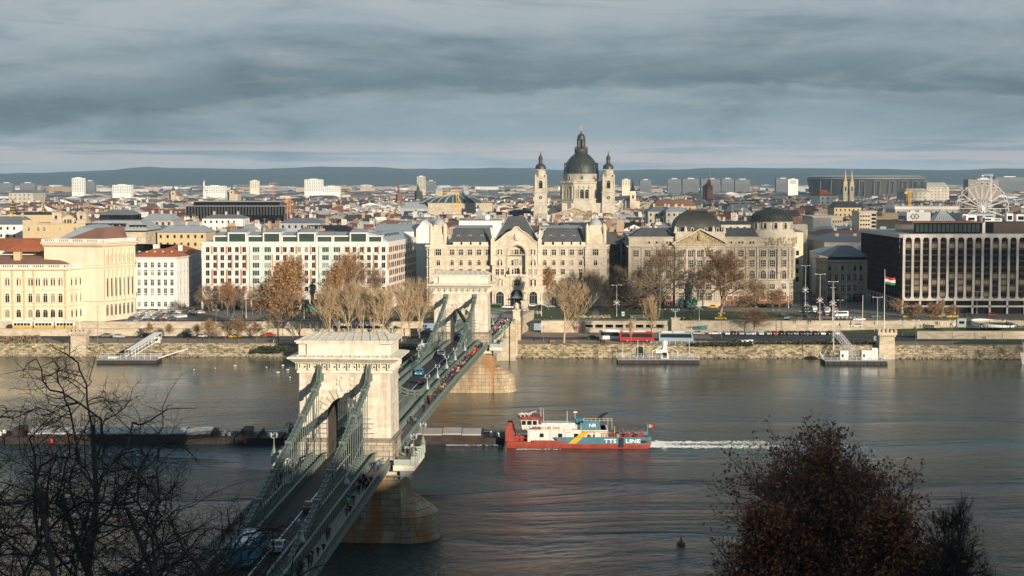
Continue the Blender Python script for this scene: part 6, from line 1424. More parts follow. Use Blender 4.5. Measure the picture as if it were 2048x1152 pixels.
# tower cranes
def crane(label, px, Y, yt, yb, mm, jib0, jib1):
    t = thing('tower_crane', label, 'crane', (PX(px,Y,30),Y,UP)); m = MB().mat(mm); zt_ = ZY(yt,Y)-UP; w_ = .9
    for a in (-w_,w_):
        for c in (-w_,w_): m.bar((a,c,0),(a,c,zt_),.3,.3)
    k = 0
    while k < zt_-3: m.bar((-w_,-w_,k),(w_,-w_,k+3),.2,.2); m.bar((w_,w_,k),(w_,-w_,k+3),.2,.2); k += 3
    m.build('mast', t); s = Y/F; m = MB().mat(mm); zj = zt_-1
    m.bar(((jib0-px)*s,0,zj),((jib1-px)*s,0,zj),.6,.5); m.bar(((jib0-px)*s,0,zj+1.5),((jib1-px)*s*.8,0,zj+1.5),.3,.3); m.cbox(((jib0-px)*s,0,zj-2),(2.5,2,2)); m.build('jib', t)
crane('orange red lattice crane mast beside the black glass office', 578, 1080, 396, 440, 'crane', 574, 582)
crane('yellow crane in front of the curved glass hall', 915, 1350, 383, 425, 'ship_yellow', 882, 918)
crane('orange crane left of the big wheel', 1819, 1500, 381, 410, 'ship_yellow', 1811, 1826)
crane('white crane behind the big wheel', 1982, 2600, 349, 372, 'steel_white', 1964, 1986)
crane('thin orange crane among the trees left of the pale slab', 547, 3000, 366, 386, 'crane', 540, 556)
# ================================================================ THE TOWN behind: rows of houses, each one a thing; beyond them one mass
WALLC = [('cream',(.44,.38,.29)),('white',(.60,.58,.54)),('ochre',(.38,.27,.14)),('grey',(.27,.26,.24)),('pinkish',(.42,.31,.25)),('beige',(.38,.31,.22)),('pale grey',(.44,.43,.40)),('white',(.66,.64,.60))]
ROOFC = [('red',(.24,.075,.042)),('dark slate',(.040,.044,.050)),('grey zinc',(.25,.27,.285)),('brown',(.13,.07,.052)),('dark red',(.145,.052,.040)),('grey',(.15,.15,.15)),('pale zinc',(.36,.38,.39)),('rust brown',(.19,.10,.065))]
EXC = []
for o in list(COL.objects):
    if o.get('category') in ('palace','office block','house','hotel','church','hall','bank','store','building','apartment block','ferris wheel','tower block','stadium'):
        xs_b, ys_b = [], []
        for c in o.children:
            if c.type == 'MESH' and c.data.vertices:
                for k in c.bound_box: q = Vector(k); xs_b.append(o.location.x + c.location.x + q.x); ys_b.append(o.location.y + c.location.y + q.y)
        if xs_b and o.name != 'palace': EXC.append((min(xs_b)-1.5, max(xs_b)+1.5, min(ys_b)-1, max(ys_b)+1.5, o.get('category')))
def blocked(x0, x1, y0, y1):
    for a, b, c, d, k in EXC:
        if x0 < b and x1 > a and y0 < d and y1 > c: return True
    # the avenue stays open
    for yy in (y0, y1):
        if yy < 1600:
            ax = PX(1634 - (yy-800)*.02, yy, 20)
            if x0 < ax+9 and x1 > ax-9: return True
    return False
def house(mbw, mbr, mbc, x, y, w, d, ze_, kind, wc, rc, rnd, rot, clutter=True):
    T = Matrix.Translation((x, y, 0)) @ Matrix.Rotation(rot, 4, 'Z')
    for b in (mbw, mbr, mbc): b.M = (b.base @ T) if hasattr(b, 'base') else T
    mbw.col = wc; mbr.col = rc
    rh = rnd.uniform(3.0, 6.0)
    if kind == 'gabled':
        if rnd.random() < .6:
            mbw.slab([(-w/2,-d/2,UP),(w/2,-d/2,UP),(w/2,-d/2,ze_),(-w/2,-d/2,ze_)],(0,d,0))
            mbr.add([(-w/2-.4,-d/2-.4,ze_-.1),(w/2+.4,-d/2-.4,ze_-.1),(w/2+.4,0,ze_+rh),(-w/2-.4,0,ze_+rh),(w/2+.4,d/2+.4,ze_-.1),(-w/2-.4,d/2+.4,ze_-.1)],[(0,1,2,3),(3,2,4,5)])
            mbw.add([(-w/2,-d/2,ze_),(-w/2,d/2,ze_),(-w/2,0,ze_+rh-.3),(w/2,-d/2,ze_),(w/2,d/2,ze_),(w/2,0,ze_+rh-.3)],[(1,0,2),(3,4,5)])
        else:
            mbw.slab([(-w/2,-d/2,UP),(w/2,-d/2,UP),(w/2,-d/2,ze_),(0,-d/2,ze_+rh-.3),(-w/2,-d/2,ze_)],(0,d,0))
            mbr.add([(-w/2-.4,-d/2-.3,ze_-.1),(0,-d/2-.3,ze_+rh),(0,d/2+.3,ze_+rh),(-w/2-.4,d/2+.3,ze_-.1),(w/2+.4,-d/2-.3,ze_-.1),(w/2+.4,d/2+.3,ze_-.1)],[(0,1,2,3),(1,4,5,2)])
    elif kind == 'flat-roofed':
        mbw.box(-w/2,w/2,-d/2,d/2,UP,ze_+.9); mbr.box(-w/2-.15,w/2+.15,-d/2-.15,d/2+.15,ze_+.9,ze_+1.15)
        mbw.box(-w*.25,w*.15,-d*.2,d*.3,ze_+1.15,ze_+3.6)
    elif kind == 'mansard':
        mbw.box(-w/2,w/2,-d/2,d/2,UP,ze_); mbr.prism(rect(-w/2-.4,w/2+.4,-d/2-.4,d/2+.4),ze_,ze_+3.4,rect(-w/2+1.4,w/2-1.4,-d/2+1.4,d/2-1.4)); mbr.prism(rect(-w/2+1.4,w/2-1.4,-d/2+1.4,d/2-1.4),ze_+3.4,ze_+4.6,rect(-w/4,w/4,-d/6,d/6))
    else:
        mbw.box(-w/2,w/2,-d/2,d/2,UP,ze_); i_ = min(w,d)*.42; mbr.prism(rect(-w/2-.4,w/2+.4,-d/2-.4,d/2+.4),ze_,ze_+rh,rect(-w/2+i_,w/2-i_,-d/2+i_,d/2-i_))
    return rh
rnd = random.Random(21); kinds = ['gabled','hipped','flat-roofed','mansard']; LM = []
nind = 0; row = 0; y = 792.0
while nind < 290:
    row += 1; x = PX(-40, y) ; nth = 0
    while x < PX(2090, y):
        w_ = rnd.uniform(14, 31); d_ = rnd.uniform(14, 24); yy = y + rnd.uniform(-3, 5)
        if not blocked(x, x+w_, yy, yy+d_) and nind < 290:
            nth += 1; nind += 1; kd = rnd.choices(kinds, (4,3,2.2,2))[0]; wn, wc = rnd.choice(WALLC); rn, rc = rnd.choices(ROOFC, (1.0,2.6,2,1.8,1.0,2.4,1.4,1.2))[0]
            if x < PX(900,y) and rnd.random() < .3: wn, wc = rnd.choice(WALLC[:3]) 
            ze_ = UP + rnd.uniform(18.5, 25.5); rot = rnd.choice((.06,.10,-.05,.15)) + rnd.uniform(-.04,.04); cx_, cy_ = x+w_/2, yy+d_/2
            lab = f'{wn} house with {rn} {"flat" if kd[0]=="f" else kd} roof, {ordw(nth)} from left in {ORD[row-1]} town row'
            t = thing('town_house', lab, 'house', (cx_,cy_,UP), 0, 'houses of the town behind the riverfront')
            bs_ = Matrix.Translation((-cx_,-cy_,-UP)); A_m, B_m, C_m = MB().mat('wall_attr'), MB().mat('roof_attr'), MB().mat('plain_attr')
            for b in (A_m,B_m,C_m): b.base = bs_
            rh = house(A_m, B_m, C_m, cx_, cy_, w_, d_, ze_, kd, wc, rc, rnd, rot); A_m.build('wall', t); B_m.build('roof', t)
            T = bs_ @ Matrix.Translation((cx_,cy_,0)) @ Matrix.Rotation(rot,4,'Z')
            for k in range(rnd.randint(1,4)):
                c = MB().mat('plain_attr'); c.M = T; c.col = rnd.choice(((.36,.27,.19),(.56,.54,.50),(.24,.15,.11),(.38,.35,.30),(.50,.49,.46))); a, b_ = rnd.uniform(-w_*.4,w_*.4), rnd.uniform(-d_*.3,d_*.35); l_ = rnd.uniform(.5,2.2)
                c.box(a-l_,a+l_,b_-.4,b_+.4,ze_-1,ze_+rh+rnd.uniform(.2,1.8)); 
                for q in range(int(l_*2)): c.box(a-l_+.2+q*.9,a-l_+.55+q*.9,b_-.15,b_+.15,ze_+rh+.1,ze_+rh+2.3)
                c.build('chimney', t)
            if kd == 'mansard':
                for k in range(int(w_/4)): c = MB().mat('plain_attr'); c.M = T; c.col = wc; a = -w_/2+2.6+k*4; c.box(a-.8,a+.8,-d_/2+.1,-d_/2+2,ze_+.7,ze_+2.6); c.mat('glass').box(a-.55,a+.55,-d_/2+.02,-d_/2+.1,ze_+.9,ze_+2.2); c.build('dormer', t)
            elif kd == 'flat-roofed' or rnd.random() < .3:
                c = MB().mat('steel_white'); c.M = T; 
                for q in range(rnd.randint(1,3)): a, b_ = rnd.uniform(-w_*.35,w_*.35), rnd.uniform(-d_*.3,d_*.1); c.box(a-.8,a+.8,b_-.7,b_+.7,ze_+.9,ze_+2.4+rnd.random())
                c.build('roof_unit', t)
            if rnd.random() < .35: c = MB().mat('steel'); c.M = T; a = rnd.uniform(-w_*.3,w_*.3); c.tube((a,0,ze_+rh*.5),(a,0,ze_+rh+3.5),.09,.05,4); c.bar((a-.8,0,ze_+rh+3.1),(a+.8,0,ze_+rh+3.1),.08,.08); c.build('aerial', t)
        x += w_ + rnd.choice((.4,.6,1.0,9)) 
    y += rnd.uniform(25, 31)
YEND = y
w, r, c = MB().mat('wall_attr'), MB().mat('roof_attr'), MB().mat('plain_attr'); cnt = 0
while y < 11200:
    k = 1.0 if y < 1900 else (1.45 if y < 3200 else (2.2 if y < 5600 else 3.6))
    x = PX(-60, y)
    while x < PX(2110, y):
        w_ = rnd.uniform(14, 30)*k; d_ = rnd.uniform(13, 22)*k; yy = y + rnd.uniform(-5, 6)*k
        if rnd.random() > (.0 if y < 2000 else (.12 if y < 5600 else .35)) and not blocked(x, x+w_, yy, yy+d_):
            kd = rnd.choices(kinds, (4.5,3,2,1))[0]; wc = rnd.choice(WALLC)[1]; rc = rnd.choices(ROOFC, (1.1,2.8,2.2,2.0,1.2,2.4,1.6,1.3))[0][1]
            k2 = min(.7, max(0,(y-1300)/3500)); g_ = sum(rc)/3; rc = tuple(v*(1-k2*.7)+g_*k2*.7+.02*k2 for v in rc)  # roofs greyed with distance, haze painted into their colour
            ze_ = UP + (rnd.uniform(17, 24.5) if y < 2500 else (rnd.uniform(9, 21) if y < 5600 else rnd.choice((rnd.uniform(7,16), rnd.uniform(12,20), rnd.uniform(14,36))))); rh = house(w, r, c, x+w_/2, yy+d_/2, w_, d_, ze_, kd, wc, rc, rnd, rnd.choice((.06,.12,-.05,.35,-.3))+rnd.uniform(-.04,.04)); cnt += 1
            if y < 3000:
                for q in range(rnd.randint(1,3)): c.col = rnd.choice(((.36,.28,.20),(.58,.56,.52),(.24,.15,.11),(.5,.5,.48),(.3,.3,.3))); a, b_ = rnd.uniform(-w_*.4,w_*.4), rnd.uniform(-d_*.3,d_*.35); l_ = rnd.uniform(.5,2.5); c.box(a-l_,a+l_,b_-.5,b_+.5,ze_-1,ze_+rh+rnd.uniform(.3,2.2))
        x += w_ + rnd.choice((.5,.5,1,8,12))*k
    y += rnd.uniform(24, 30)*k
w.M = r.M = c.M = None
for b, nm in ((w,'distant_town_walls'),(r,'distant_town_roofs'),(c,'distant_town_chimneys')): pass
# join walls, roofs and chimneys of the mass into one mesh
nv_ = len(w.v); 
def merge(a, b):
    n = len(a.v); a.v += b.v
    for nm in b.names:
        if nm not in a.names: a.names.append(nm)
    for f, mi, cc in zip(b.f, b.m, b.c): a.f.append(tuple(i+n for i in f)); a.m.append(a.names.index(b.names[mi])); a.c.append(cc)
merge(w, r); merge(w, c); w.col = (.5,.5,.5); o = w.build('distant_town'); tag(o, 'mass of small distant roofs reaching to the hills', None, None, 'stuff')
print('TOWN', nind, cnt, row)
# dark woods and park trees among the distant roofs
m = MB().mat('forest'); 
for (a, b_, Y_, n_) in ((100,205,2450,150),(205,330,2700,130),(330,480,2500,170),(480,620,2900,200),(560,830,3000,300),(700,800,2300,120),(880,1010,3300,120),(1500,1620,2300,90),(1850,1900,2000,60),(1990,2080,2300,120),(0,2048,5300,700),(0,2048,6500,800),(1240,1600,3600,160),(1540,1660,2500,120)):
    for i in range(n_):
        px = rnd.uniform(a,b_); Y = Y_*rnd.uniform(.97,1.07); x = PX(px,Y); s = rnd.uniform(5,9)*(1 if Y < 4000 else 2.6); zt_ = rnd.uniform(14,24)*(1 if Y < 4000 else 1.0)
        m.lathe([(s*.5,UP),(s*1.0,UP+zt_*.45),(s*.8,UP+zt_*.8),(s*.25,UP+zt_)],5,x,Y,rnd.random()*6)
tag(m.build('distant_wood'), 'dark bare woods and parks between the distant roofs', None, None, 'stuff')
# ================================================================ ON THE RIVER
# pusher boat: hull along x, bow to the left
boat = thing('push_boat', 'red white and blue river pusher boat with lettering and Romanian flag driving the barges', 'boat', (PX(1157,386,2), 386, 0), radians(-1.2)); boat.scale = (1,1,.86)
m = MB().mat('ship_red'); hp_ = [(-16.4,-4.3),(14.2,-4.9),(15.9,-4.2),(16.4,-2.5),(16.4,2.5),(15.9,4.2),(14.2,4.9),(-16.4,4.3)]
m.prism([(x*.985,y*.93) for x,y in hp_], -1, .9, hp_); m.prism(hp_, .9, 1.55); m.build('hull', boat)
m = MB().mat('ship_blue'); m.slab([(-4.0,-4.72,1.3),(15.2,-4.95,1.2),(16.35,-3.9,1.2),(16.5,-2.4,1.2),(16.5,-2.4,2.95),(16.35,-3.95,2.95),(15.2,-5.0,2.95),(-5.6,-4.72,2.95)],(0,.14,0)); m.box(15.9,16.5,-2.4,2.4,1.5,2.95); m.box(5,16,4.5,4.9,1.5,2.9); m.build('bulwark', boat)
m = MB().mat('ship_red'); m.box(4.4,16.2,-4.7,4.6,1.5,2.0); m.box(5,16,-4.8,-4.72,2.9,3.1); m.box(-16.3,-8.2,-4.35,4.3,1.5,1.7)
for k in range(11): x = 5.5+k*1.0; m.box(x-.05,x+.05,-4.75,-4.65,2.9,4.0)
m.bar((5.3,-4.7,4.0),(15.9,-4.6,4.0),.09,.09); m.bar((5.3,-4.7,3.5),(15.9,-4.6,3.5),.06,.06); m.build('aft_deck', boat)
m = MB().mat('ship_red')                       # push knees at the bow
for y in (-3.7,0.5,3.4): m.slab([(-16.6,y,1.0),(-15.2,y,1.0),(-14.2,y,1.6),(-14.8,y,4.4),(-15.2,y,5.9),(-16.2,y,5.9),(-16.6,y,4.4)],(0,.6,0))
for x, r in ((-14.0,.5),(-13.0,.55),(-12.1,.45)): m.tube((x,-2.6,2.5),(x,-.4,2.5),r,r,8); m.box(x-.4,x+.4,-2.8,-.2,1.6,2.2)
m.box(-14.6,-11.7,-3.9,-3.8,2.5,2.6); m.build('push_knee', boat)
m = MB().mat('ship_white'); m.slab([(-11.6,-3.9,1.55),(5.0,-3.9,1.55),(4.0,-3.9,4.6),(-11.6,-3.9,4.6)],(0,7.8,0)); m.box(-11.8,4.2,-4.1,4.1,4.6,4.8); m.box(-11.6,-8.4,-4.3,-4.2,1.6,2.6); dh = m.build('deckhouse', boat)
for x in (-8.4,-4.2,-.6): 
    q = MB().mat('glass').box(-.45,.45,-.08,0,-.5,.5); q.mat('frame_white').box(-.55,.55,-.05,0,-.6,-.5); q.build('window', dh, (x,-3.93,3.3))
for x in (2.6,3.9): q = MB().mat('glass').box(-.22,.22,-.08,0,-.5,.5); q.build('window', dh, (x-.4,-3.98,3.1))
for x in (-2.4,): q = MB().mat('frame_white').box(-.5,.5,-.1,0,0,2.3); q.mat('zinc').box(.3,.38,-.14,-.1,1,1.3); q.mat('ship_red').box(-.55,.55,-.05,0,2.3,2.4); q.build('door', dh, (x,-3.93,1.7))
m = MB().mat('ship_yellow'); m.slab([(-2.4,-4.90,1.3),(-.7,-4.90,1.3),(.9,-4.90,2.96),(-.9,-4.90,2.96)],(0,.1,0)); m.slab([(-.9,-4.05,2.6),(.9,-4.05,2.6),(2.5,-4.05,4.5),(.9,-4.05,4.5)],(0,.1,0)); m.slab([(.9,-4.32,4.2),(6.6,-4.32,4.2),(6.6,-4.32,4.5),(.9,-4.32,4.5)],(0,.1,0)); m.build('yellow_stripe', boat)
m = MB().mat('ship_white'); m.slab([(3.6,-4.1,1.6),(7.0,-4.2,1.6),(6.2,-4.2,4.8),(3.6,-4.1,4.8)],(0,8,0)); m.box(.5,6.6,-4.3,4.1,4.6,4.8); m.build('engine_casing', boat)
m = MB().mat('ship_red'); m.box(-10.6,-2.8,-4.75,-4.6,1.5,2.1); m.box(2.0,2.9,-4.2,-4.1,3.0,3.5,.3,0)
for k in range(5): m.box(7.0,7.9,-3.6,-2.4,2.0+k*.5,2.1+k*.5)
m.bar((7.0,-3.6,1.8),(8.0,-3.6,4.6),.08,.1); m.build('stairs', boat)
m = MB().mat('ship_blue'); m.box(.8,5.0,-3.6,-.4,4.8,7.0,.35,.1); m.box(.3,1.6,-3.7,3,4.8,6.6); f_ = m.build('funnel', boat)
text('NR', 1.25, f_, (3.1,-3.66,5.5), (pi/2,0,0), 'flag_white', 'letters')
m = MB().mat('ship_black'); 
for x, y in ((4.6,-2.6),(5.2,-1.2)): m.tube((x,y,6.8),(x,y,7.9),.28,.28,8); m.tube((x,y,7.8),(x+.9,y,8.8),.30,.26,8); m.tube((x+.9,y,8.8),(x+1.5,y,8.8),.26,.26,8)
m.build('exhaust_pipe', boat)
m = MB().mat('ship_white'); m.box(-9.4,.0,-2.6,2.6,4.8,5.9); m.box(-8.5,-.8,-2.2,2,5.9,6.25); m.build('upper_house', boat)
m = MB().mat('ship_white'); m.slab([(-12.8,-2.9,4.7),(-9.4,-2.9,4.7),(-9.2,-2.9,7.3),(-13.2,-2.9,7.3)],(0,5.8,0)); wh = m.build('wheelhouse', boat)
m = MB().mat('ship_red'); m.box(-13.9,-8.2,-3.4,3.4,7.3,7.5); m.box(-12.8,-9.0,-2.9,2.9,7.5,7.9); m.build('wheelhouse_roof', wh)
m = MB().mat('glass')
for x0,x1 in ((-12.9,-12.0),(-11.7,-10.7),(-10.4,-9.5)): m.box(x0,x1,-2.98,-2.88,5.9,7.0)
m.box(-13.2,-13.0,-2.6,2.6,6.0,7.1); m.build('wheelhouse_windows', wh)
m = MB().mat('ship_white')
for x in (-13.2,-12.3,-11.3): m.tube((x,-1.5,7.6),(x,-1.5,8.4),.12,.12,6); m.tube((x-.4,-1.7,8.5),(x+.5,-1.9,8.8),.28,.36,8)
m.bar((-11.0,-.5,8.8),(-9.6,-.5,9.2),.3,.16); m.tube((-8.6,0,7.6),(-8.6,0,10.2),.06,.04,5); m.tube((-8.0,0,6),(-8.0,0,9.8),.06,.04,5); m.tube((-2.6,0,6),(-2.6,0,9.2),.06,.05,5); m.tube((-.8,-1,6),(-.8,-1,9.4),.07,.05,5); m.bar((-1.2,-1,9),(-.3,-1,9),.06,.3); m.build('radar_and_lights', boat)
m = MB().mat('ship_white'); 
for z in (5.3,5.8): m.bar((-11.6,-4.0,z),(.6,-4.0,z),.05,.06)
for k in range(12): m.box(-11.6+k*1.1-.03,-11.6+k*1.1+.03,-4.03,-3.97,4.8,5.85)
for z in (7.2,7.7): m.bar((1.0,-3.4,z),(7.6,-3.4,z),.05,.06)
for k in range(8): m.box(1+k*.93-.03,1+k*.93+.03,-3.43,-3.37,6.9 if k < 6 else 4.8,7.75)
m.build('railing', boat)
m = MB().mat('ship_white').box(-8.6,-1.6,-4.12,-4.05,4.85,5.75); m.build('name_board', boat)
text('MERCUR 205', .95, boat, (-7.4,-4.16,4.98), (pi/2,0,0), 'ship_red', 'name_letters', sx=1.15)
text('TTS', 1.45, boat, (7.1,-4.92,1.55), (pi/2,0,radians(-.6)), 'flag_white', 'letters', sx=1.15)
text('LINE', 1.45, boat, (12.2,-4.98,1.55), (pi/2,0,radians(-.6)), 'flag_white', 'letters', sx=1.15)
m = MB().mat('ship_black'); 
for x in (9.6,14.6): m.tube((x,-5.05,1.9),(x,-5.25,1.9),.4,.4,8)
m.box(9.1,10.1,-5.1,-4.9,.4,2.9); m.box(14.1,15.3,-5.08,-4.95,1.65,2.15); m.build('fender', boat)
m = MB().mat('ship_red'); 
for x,y,r in ((11.2,-2,.6),(12.4,-1,.7),(13.4,-2.4,.55),(14.4,-1.2,.6),(10.2,1,.6)): m.tube((x,y,2.9),(x,y+1.6,2.9),r,r,8); m.box(x-.15,x+.15,y,y+.3,2,4.3)
m.build('winch', boat)
m = MB().mat('steel'); m.lathe([(.5,2),(.6,2.9),(.45,3.5)],8,8.8,-2.6); m.mat('ship_yellow').box(8.0,8.12,-3.8,-3.7,2,5.8); m.build('deck_gear', boat)
m = MB().mat('ship_blue'); m.box(-.5,1.3,-1.6,1.4,5.9,6.9); m.box(-.8,1.6,-1.9,1.7,6.9,7.4,.2,.2); m.build('tarpaulin', boat)
m = MB().mat('steel').tube((15.6,-2.5,3),(15.6,-2.5,6.1),.05,.05,5); p = m.build('flagstaff', boat)
for k,(mm) in enumerate(('ship_blue','ship_yellow','flag_red')): q = MB().mat(mm); q.box(15.6+.42*k,15.6+.42*(k+1),-2.52,-2.48,5.2,6.0); q.build('flag_stripe', p)
# wake
rnd = random.Random(4); m = MB().mat('foam')
def foam(x0, x1, yc, wid, n, sz):
    for i in range(n):
        t_ = rnd.random()**1.5; x = x0+(x1-x0)*t_; y = yc + rnd.gauss(0,1)*wid*(.35+t_*.9); a = sz*rnd.uniform(.35,1)*(1-.62*t_); m.add([(x-a*2.4,y,.05),(x,y-a*.5,.05+.05),(x+a*2.4,y+a*.1,.05),(x,y+a*.5,.12+.08*rnd.random())],[(0,1,2,3)])
bx = boat.location.x
foam(bx+16, bx+44, 389.8, 1.2, 620, .30); foam(bx+16, bx+46, 383.4, 1.4, 760, .32); foam(bx+16.3, bx+20, 386.6, 2.6, 380, .40); foam(bx+18, bx+32, 387, 2.6, 200, .2); foam(bx+36, bx+62, 389.6, 1.6, 120, .17); foam(bx+36, bx+66, 382.6, 1.8, 140, .17); foam(bx-14,bx-4,379.6,.35,110,.22); foam(bx-30,bx-17,385.6,.4,90,.22)
w_ = m.build('wake_foam'); tag(w_, 'white churned wake trailing behind the pusher boat', None, None, 'stuff')
# barges in a string ahead of it
def barge(x0, x1, Y, label, covers, cabin=True):
    t = thing('barge', label, 'barge', ((x0+x1)/2, Y, 0), radians(-.8), 'cargo barges pushed in a string'); L_ = (x1-x0)/2
    m = MB().mat('barge_dark'); m.prism([(-L_,-5),(L_,-5),(L_,5),(-L_,5)],-1.5,1.5,[(-L_,-5.2),(L_,-5.2),(L_,5.2),(-L_,5.2)]); m.box(-L_+5,L_-5,-4.5,4.5,1.5,2.4); m.box(-L_,L_,-5.3,-5.15,1.3,1.55); m.build('hull', t)
    n = covers
    for k in range(n):
        a = -L_+5.2+(2*L_-10.4)*k/n; b_ = -L_+5.2+(2*L_-10.4)*(k+1)/n-.15; z = 2.4+.12*(k%2); q = MB().mat('barge_cover'); q.add([(a,-4.6,z),(b_,-4.6,z),(b_,0,z+.75),(a,0,z+.75),(b_,4.6,z),(a,4.6,z),(a,-4.6,z-.3),(b_,-4.6,z-.3)],[(0,1,2,3),(3,2,4,5),(6,7,1,0)]); q.build('hatch_cover', t)
    m = MB().mat('ship_white')
    for x in (L_-3,L_-1.6,-L_+2.5): m.lathe([(.45,1.5),(.45,2.2),(.2,2.4)],8,x,-2); m.box(x-.3,x+.3,1,1.8,1.5,2.3)
    m.mat('barge_dark').box(-L_+1,-L_+3,-3,3,1.5,3.2); m.bar((-L_,-5,2.3),(-L_+5,-5,2.3),.07,.07); m.bar((L_-5,-5,2.3),(L_,-5,2.3),.07,.07); m.build('deck_fittings', t)
    m = MB().mat('flag_red'); m.box(-L_*.6,-L_*.6+.5,-5.34,-5.2,.3,1.2); m.build('draught_mark', t)
Yb_ = 392
xe = boat.location.x-16.6
ends = [xe, PX(845,Yb_,1), PX(478,Yb_,1), PX(200,Yb_,1), PX(-75,Yb_,1)]
barge(PX(838,Yb_,1)-31, xe-.3, Yb_, 'dark barge with open fore deck right at the bow of the pusher boat', 9)
barge(PX(478,Yb_,1)-0, PX(838,Yb_,1)-31.5, Yb_, 'barge with pale grey hatch covers half hidden behind the near pylon', 7)
barge(PX(20,Yb_,1), PX(478,Yb_,1)-.5, Yb_+1.0, 'long dark barge with pale covers behind the bare branches on the left', 14)
barge(PX(-340,Yb_,1), PX(20,Yb_,1)-.5, Yb_+1.6, 'leading barge of the string cut off by the left edge of the picture', 10)
# buoy
t = thing('buoy', 'small red river buoy floating alone in front of the near trees', 'buoy', (PX(1362,GY(1088,0),0), GY(1088,0), 0)); m = MB().mat('ship_red'); m.lathe([(.3,-.3),(.72,0),(.72,.25),(.3,.45)],12); m.build('float', t); m = MB().mat('ship_red'); m.lathe([(.3,.45),(.1,1.0),(.25,1.05),(.05,1.3)],8); m.build('topmark', t)
# landing stages
def rails(m, pts, z, h=1.1, step=2.0, mm='steel_white'):
    m.mat(mm)
    for (x0,y0),(x1,y1) in zip(pts, pts[1:]):
        for dz in (h, h*.5): m.bar((x0,y0,z+dz),(x1,y1,z+dz),.07,.07)
        L_ = sqrt((x1-x0)**2+(y1-y0)**2); n = max(1,int(L_/step))
        for i in range(n+1): x, y = x0+(x1-x0)*i/n, y0+(y1-y0)*i/n; m.box(x-.04,x+.04,y-.04,y+.04,z,z+h)
def pontoon(px0, px1, Y, dep, label, ang=0):
    x0, x1 = PX(px0,Y,1), PX(px1,Y,1); t = thing('landing_stage', label, 'landing stage', ((x0+x1)/2,Y,0), ang); L_ = (x1-x0)/2
    m = MB().mat('barge_dark'); m.box(-L_,L_,-dep/2,dep/2,-.8,1.15,.15,.15)
    for k in range(int(L_*2/2.2)): x = -L_+1+k*2.2; m.box(x-.1,x+.1,-dep/2-.12,-dep/2,.0,1.1)
    m.mat('steel').box(-L_-.1,L_+.1,-dep/2-.1,dep/2+.1,1.15,1.35); m.build('pontoon', t)
    m = MB(); rails(m, [(-L_,-dep/2),(L_,-dep/2),(L_,dep/2),(-L_,dep/2),(-L_,-dep/2)], 1.35); m.build('railing', t); return t, L_
t, L_ = pontoon(199, 319, 566, 9, 'dark landing stage with covered white gangway by the left turret')
m = MB().mat('steel_white'); a, b_ = Vector((L_-14,2,1.4)), Vector((L_-6,16,5.2))
a, b_ = Vector((-1,3,1.6)), Vector((L_-4,18,6.4))
for dx in (-1.1,1.1): m.bar(a+Vector((dx,0,0)),b_+Vector((dx,0,0)),.2,.3); m.bar(a+Vector((dx,0,2)),b_+Vector((dx,0,2)),.15,.15)
for k in range(10):
    p = a.lerp(b_,k/9)
    for dx in (-1.1,1.1): m.box(p.x+dx-.06,p.x+dx+.06,p.y-.06,p.y+.06,p.z,p.z+2)
m.sheet([a+Vector((-1.3,0,2.1)),a+Vector((1.3,0,2.1)),b_+Vector((1.3,0,2.1)),b_+Vector((-1.3,0,2.1))]); m.build('gangway', t)
m = MB().mat('steel_white'); m.bar((L_,-2,1.6),(L_+8,8,3.8),.25,.3); m.tube((L_-8,0,1.3),(L_-8,0,4),.1); m.box(-L_+3,-L_+6,-1,2,1.35,1.9); m.build('mooring_boom', t)
t, L_ = pontoon(1234, 1397, 566, 8, 'long low landing stage with white A frame ahead of the coaches')
m = MB().mat('steel_white'); c0 = PX(1330,566)-t.location.x
m.prism([(c0-1.3,-1.5),(c0+1.3,-1.5),(c0+1.3,4),(c0-1.3,4)],1.35,5.6,[(c0-.5,0),(c0+.5,0),(c0+.5,3),(c0-.5,3)]); m.lathe([(1.0,5.6),(1.1,6.6),(.7,7.2)],10,c0,1.5)
for sx in (-1,1): m.bar((c0,1,5.6),(c0+sx*4.2,-1,3.8),.15,.2); m.tube((c0+sx*4.2,-1,1.3),(c0+sx*4.2,-1,3.9),.1)
m.mat('glass').box(c0-.6,c0+.6,-1.6,-1.2,1.6,3.4); m.build('gangway_tower', t)
m = MB().mat('steel_white')
for k,x in enumerate((-L_+2,-L_+7,-L_+9,L_-3)): m.tube((x,1,1.3),(x,1,6.4+(k%2)),.09)
m.box(-L_+13,-L_+16,-1,-.9,3.2,4.3); m.tube((-L_+14.5,-.95,1.3),(-L_+14.5,-.95,3.2),.06); m.build('mast', t)
t, L_ = pontoon(1645, 1770, 563, 9, 'grey landing stage with white cabins and lattice gangway in front of the flag turret')
for x0,x1,h_ in ((-L_+5.5,-L_+8.2,2.9),(L_-8.2,L_-2.8,3.0)): m = MB().mat('ship_white'); m.box(x0,x1,-2,1.5,1.35,1.35+h_); m.box(x0-.15,x1+.15,-2.15,1.65,1.35+h_,1.5+h_); m.mat('glass').box(x0+.5,x0+1.1,-2.06,-2,2.2,3.2); m.build('cabin', t)
m = MB().mat('ship_white'); m.box(L_-4.6,L_-2.6,-1,1,4.5,5.1); m.build('roof_box', t)
m = MB().mat('steel_white'); a, b_ = Vector((-L_+11.0,-1,1.6)), Vector((-L_+7.5,16,8.2))
for dx in (-1.0,1.0):
    for dz in (0,1.5): m.bar(a+Vector((dx,0,dz)),b_+Vector((dx,0,dz)),.14,.16)
for k in range(12):
    p, q = a.lerp(b_,k/12), a.lerp(b_,(k+1)/12)
    for dx in (-1,1): m.bar(p+Vector((dx,0,0)),q+Vector((dx,0,1.5)),.08,.1); m.bar(p+Vector((dx,0,1.5)),q+Vector((dx,0,0)),.08,.1)
    m.bar(p+Vector((-1,0,1.5)),p+Vector((1,0,1.5)),.08,.1)
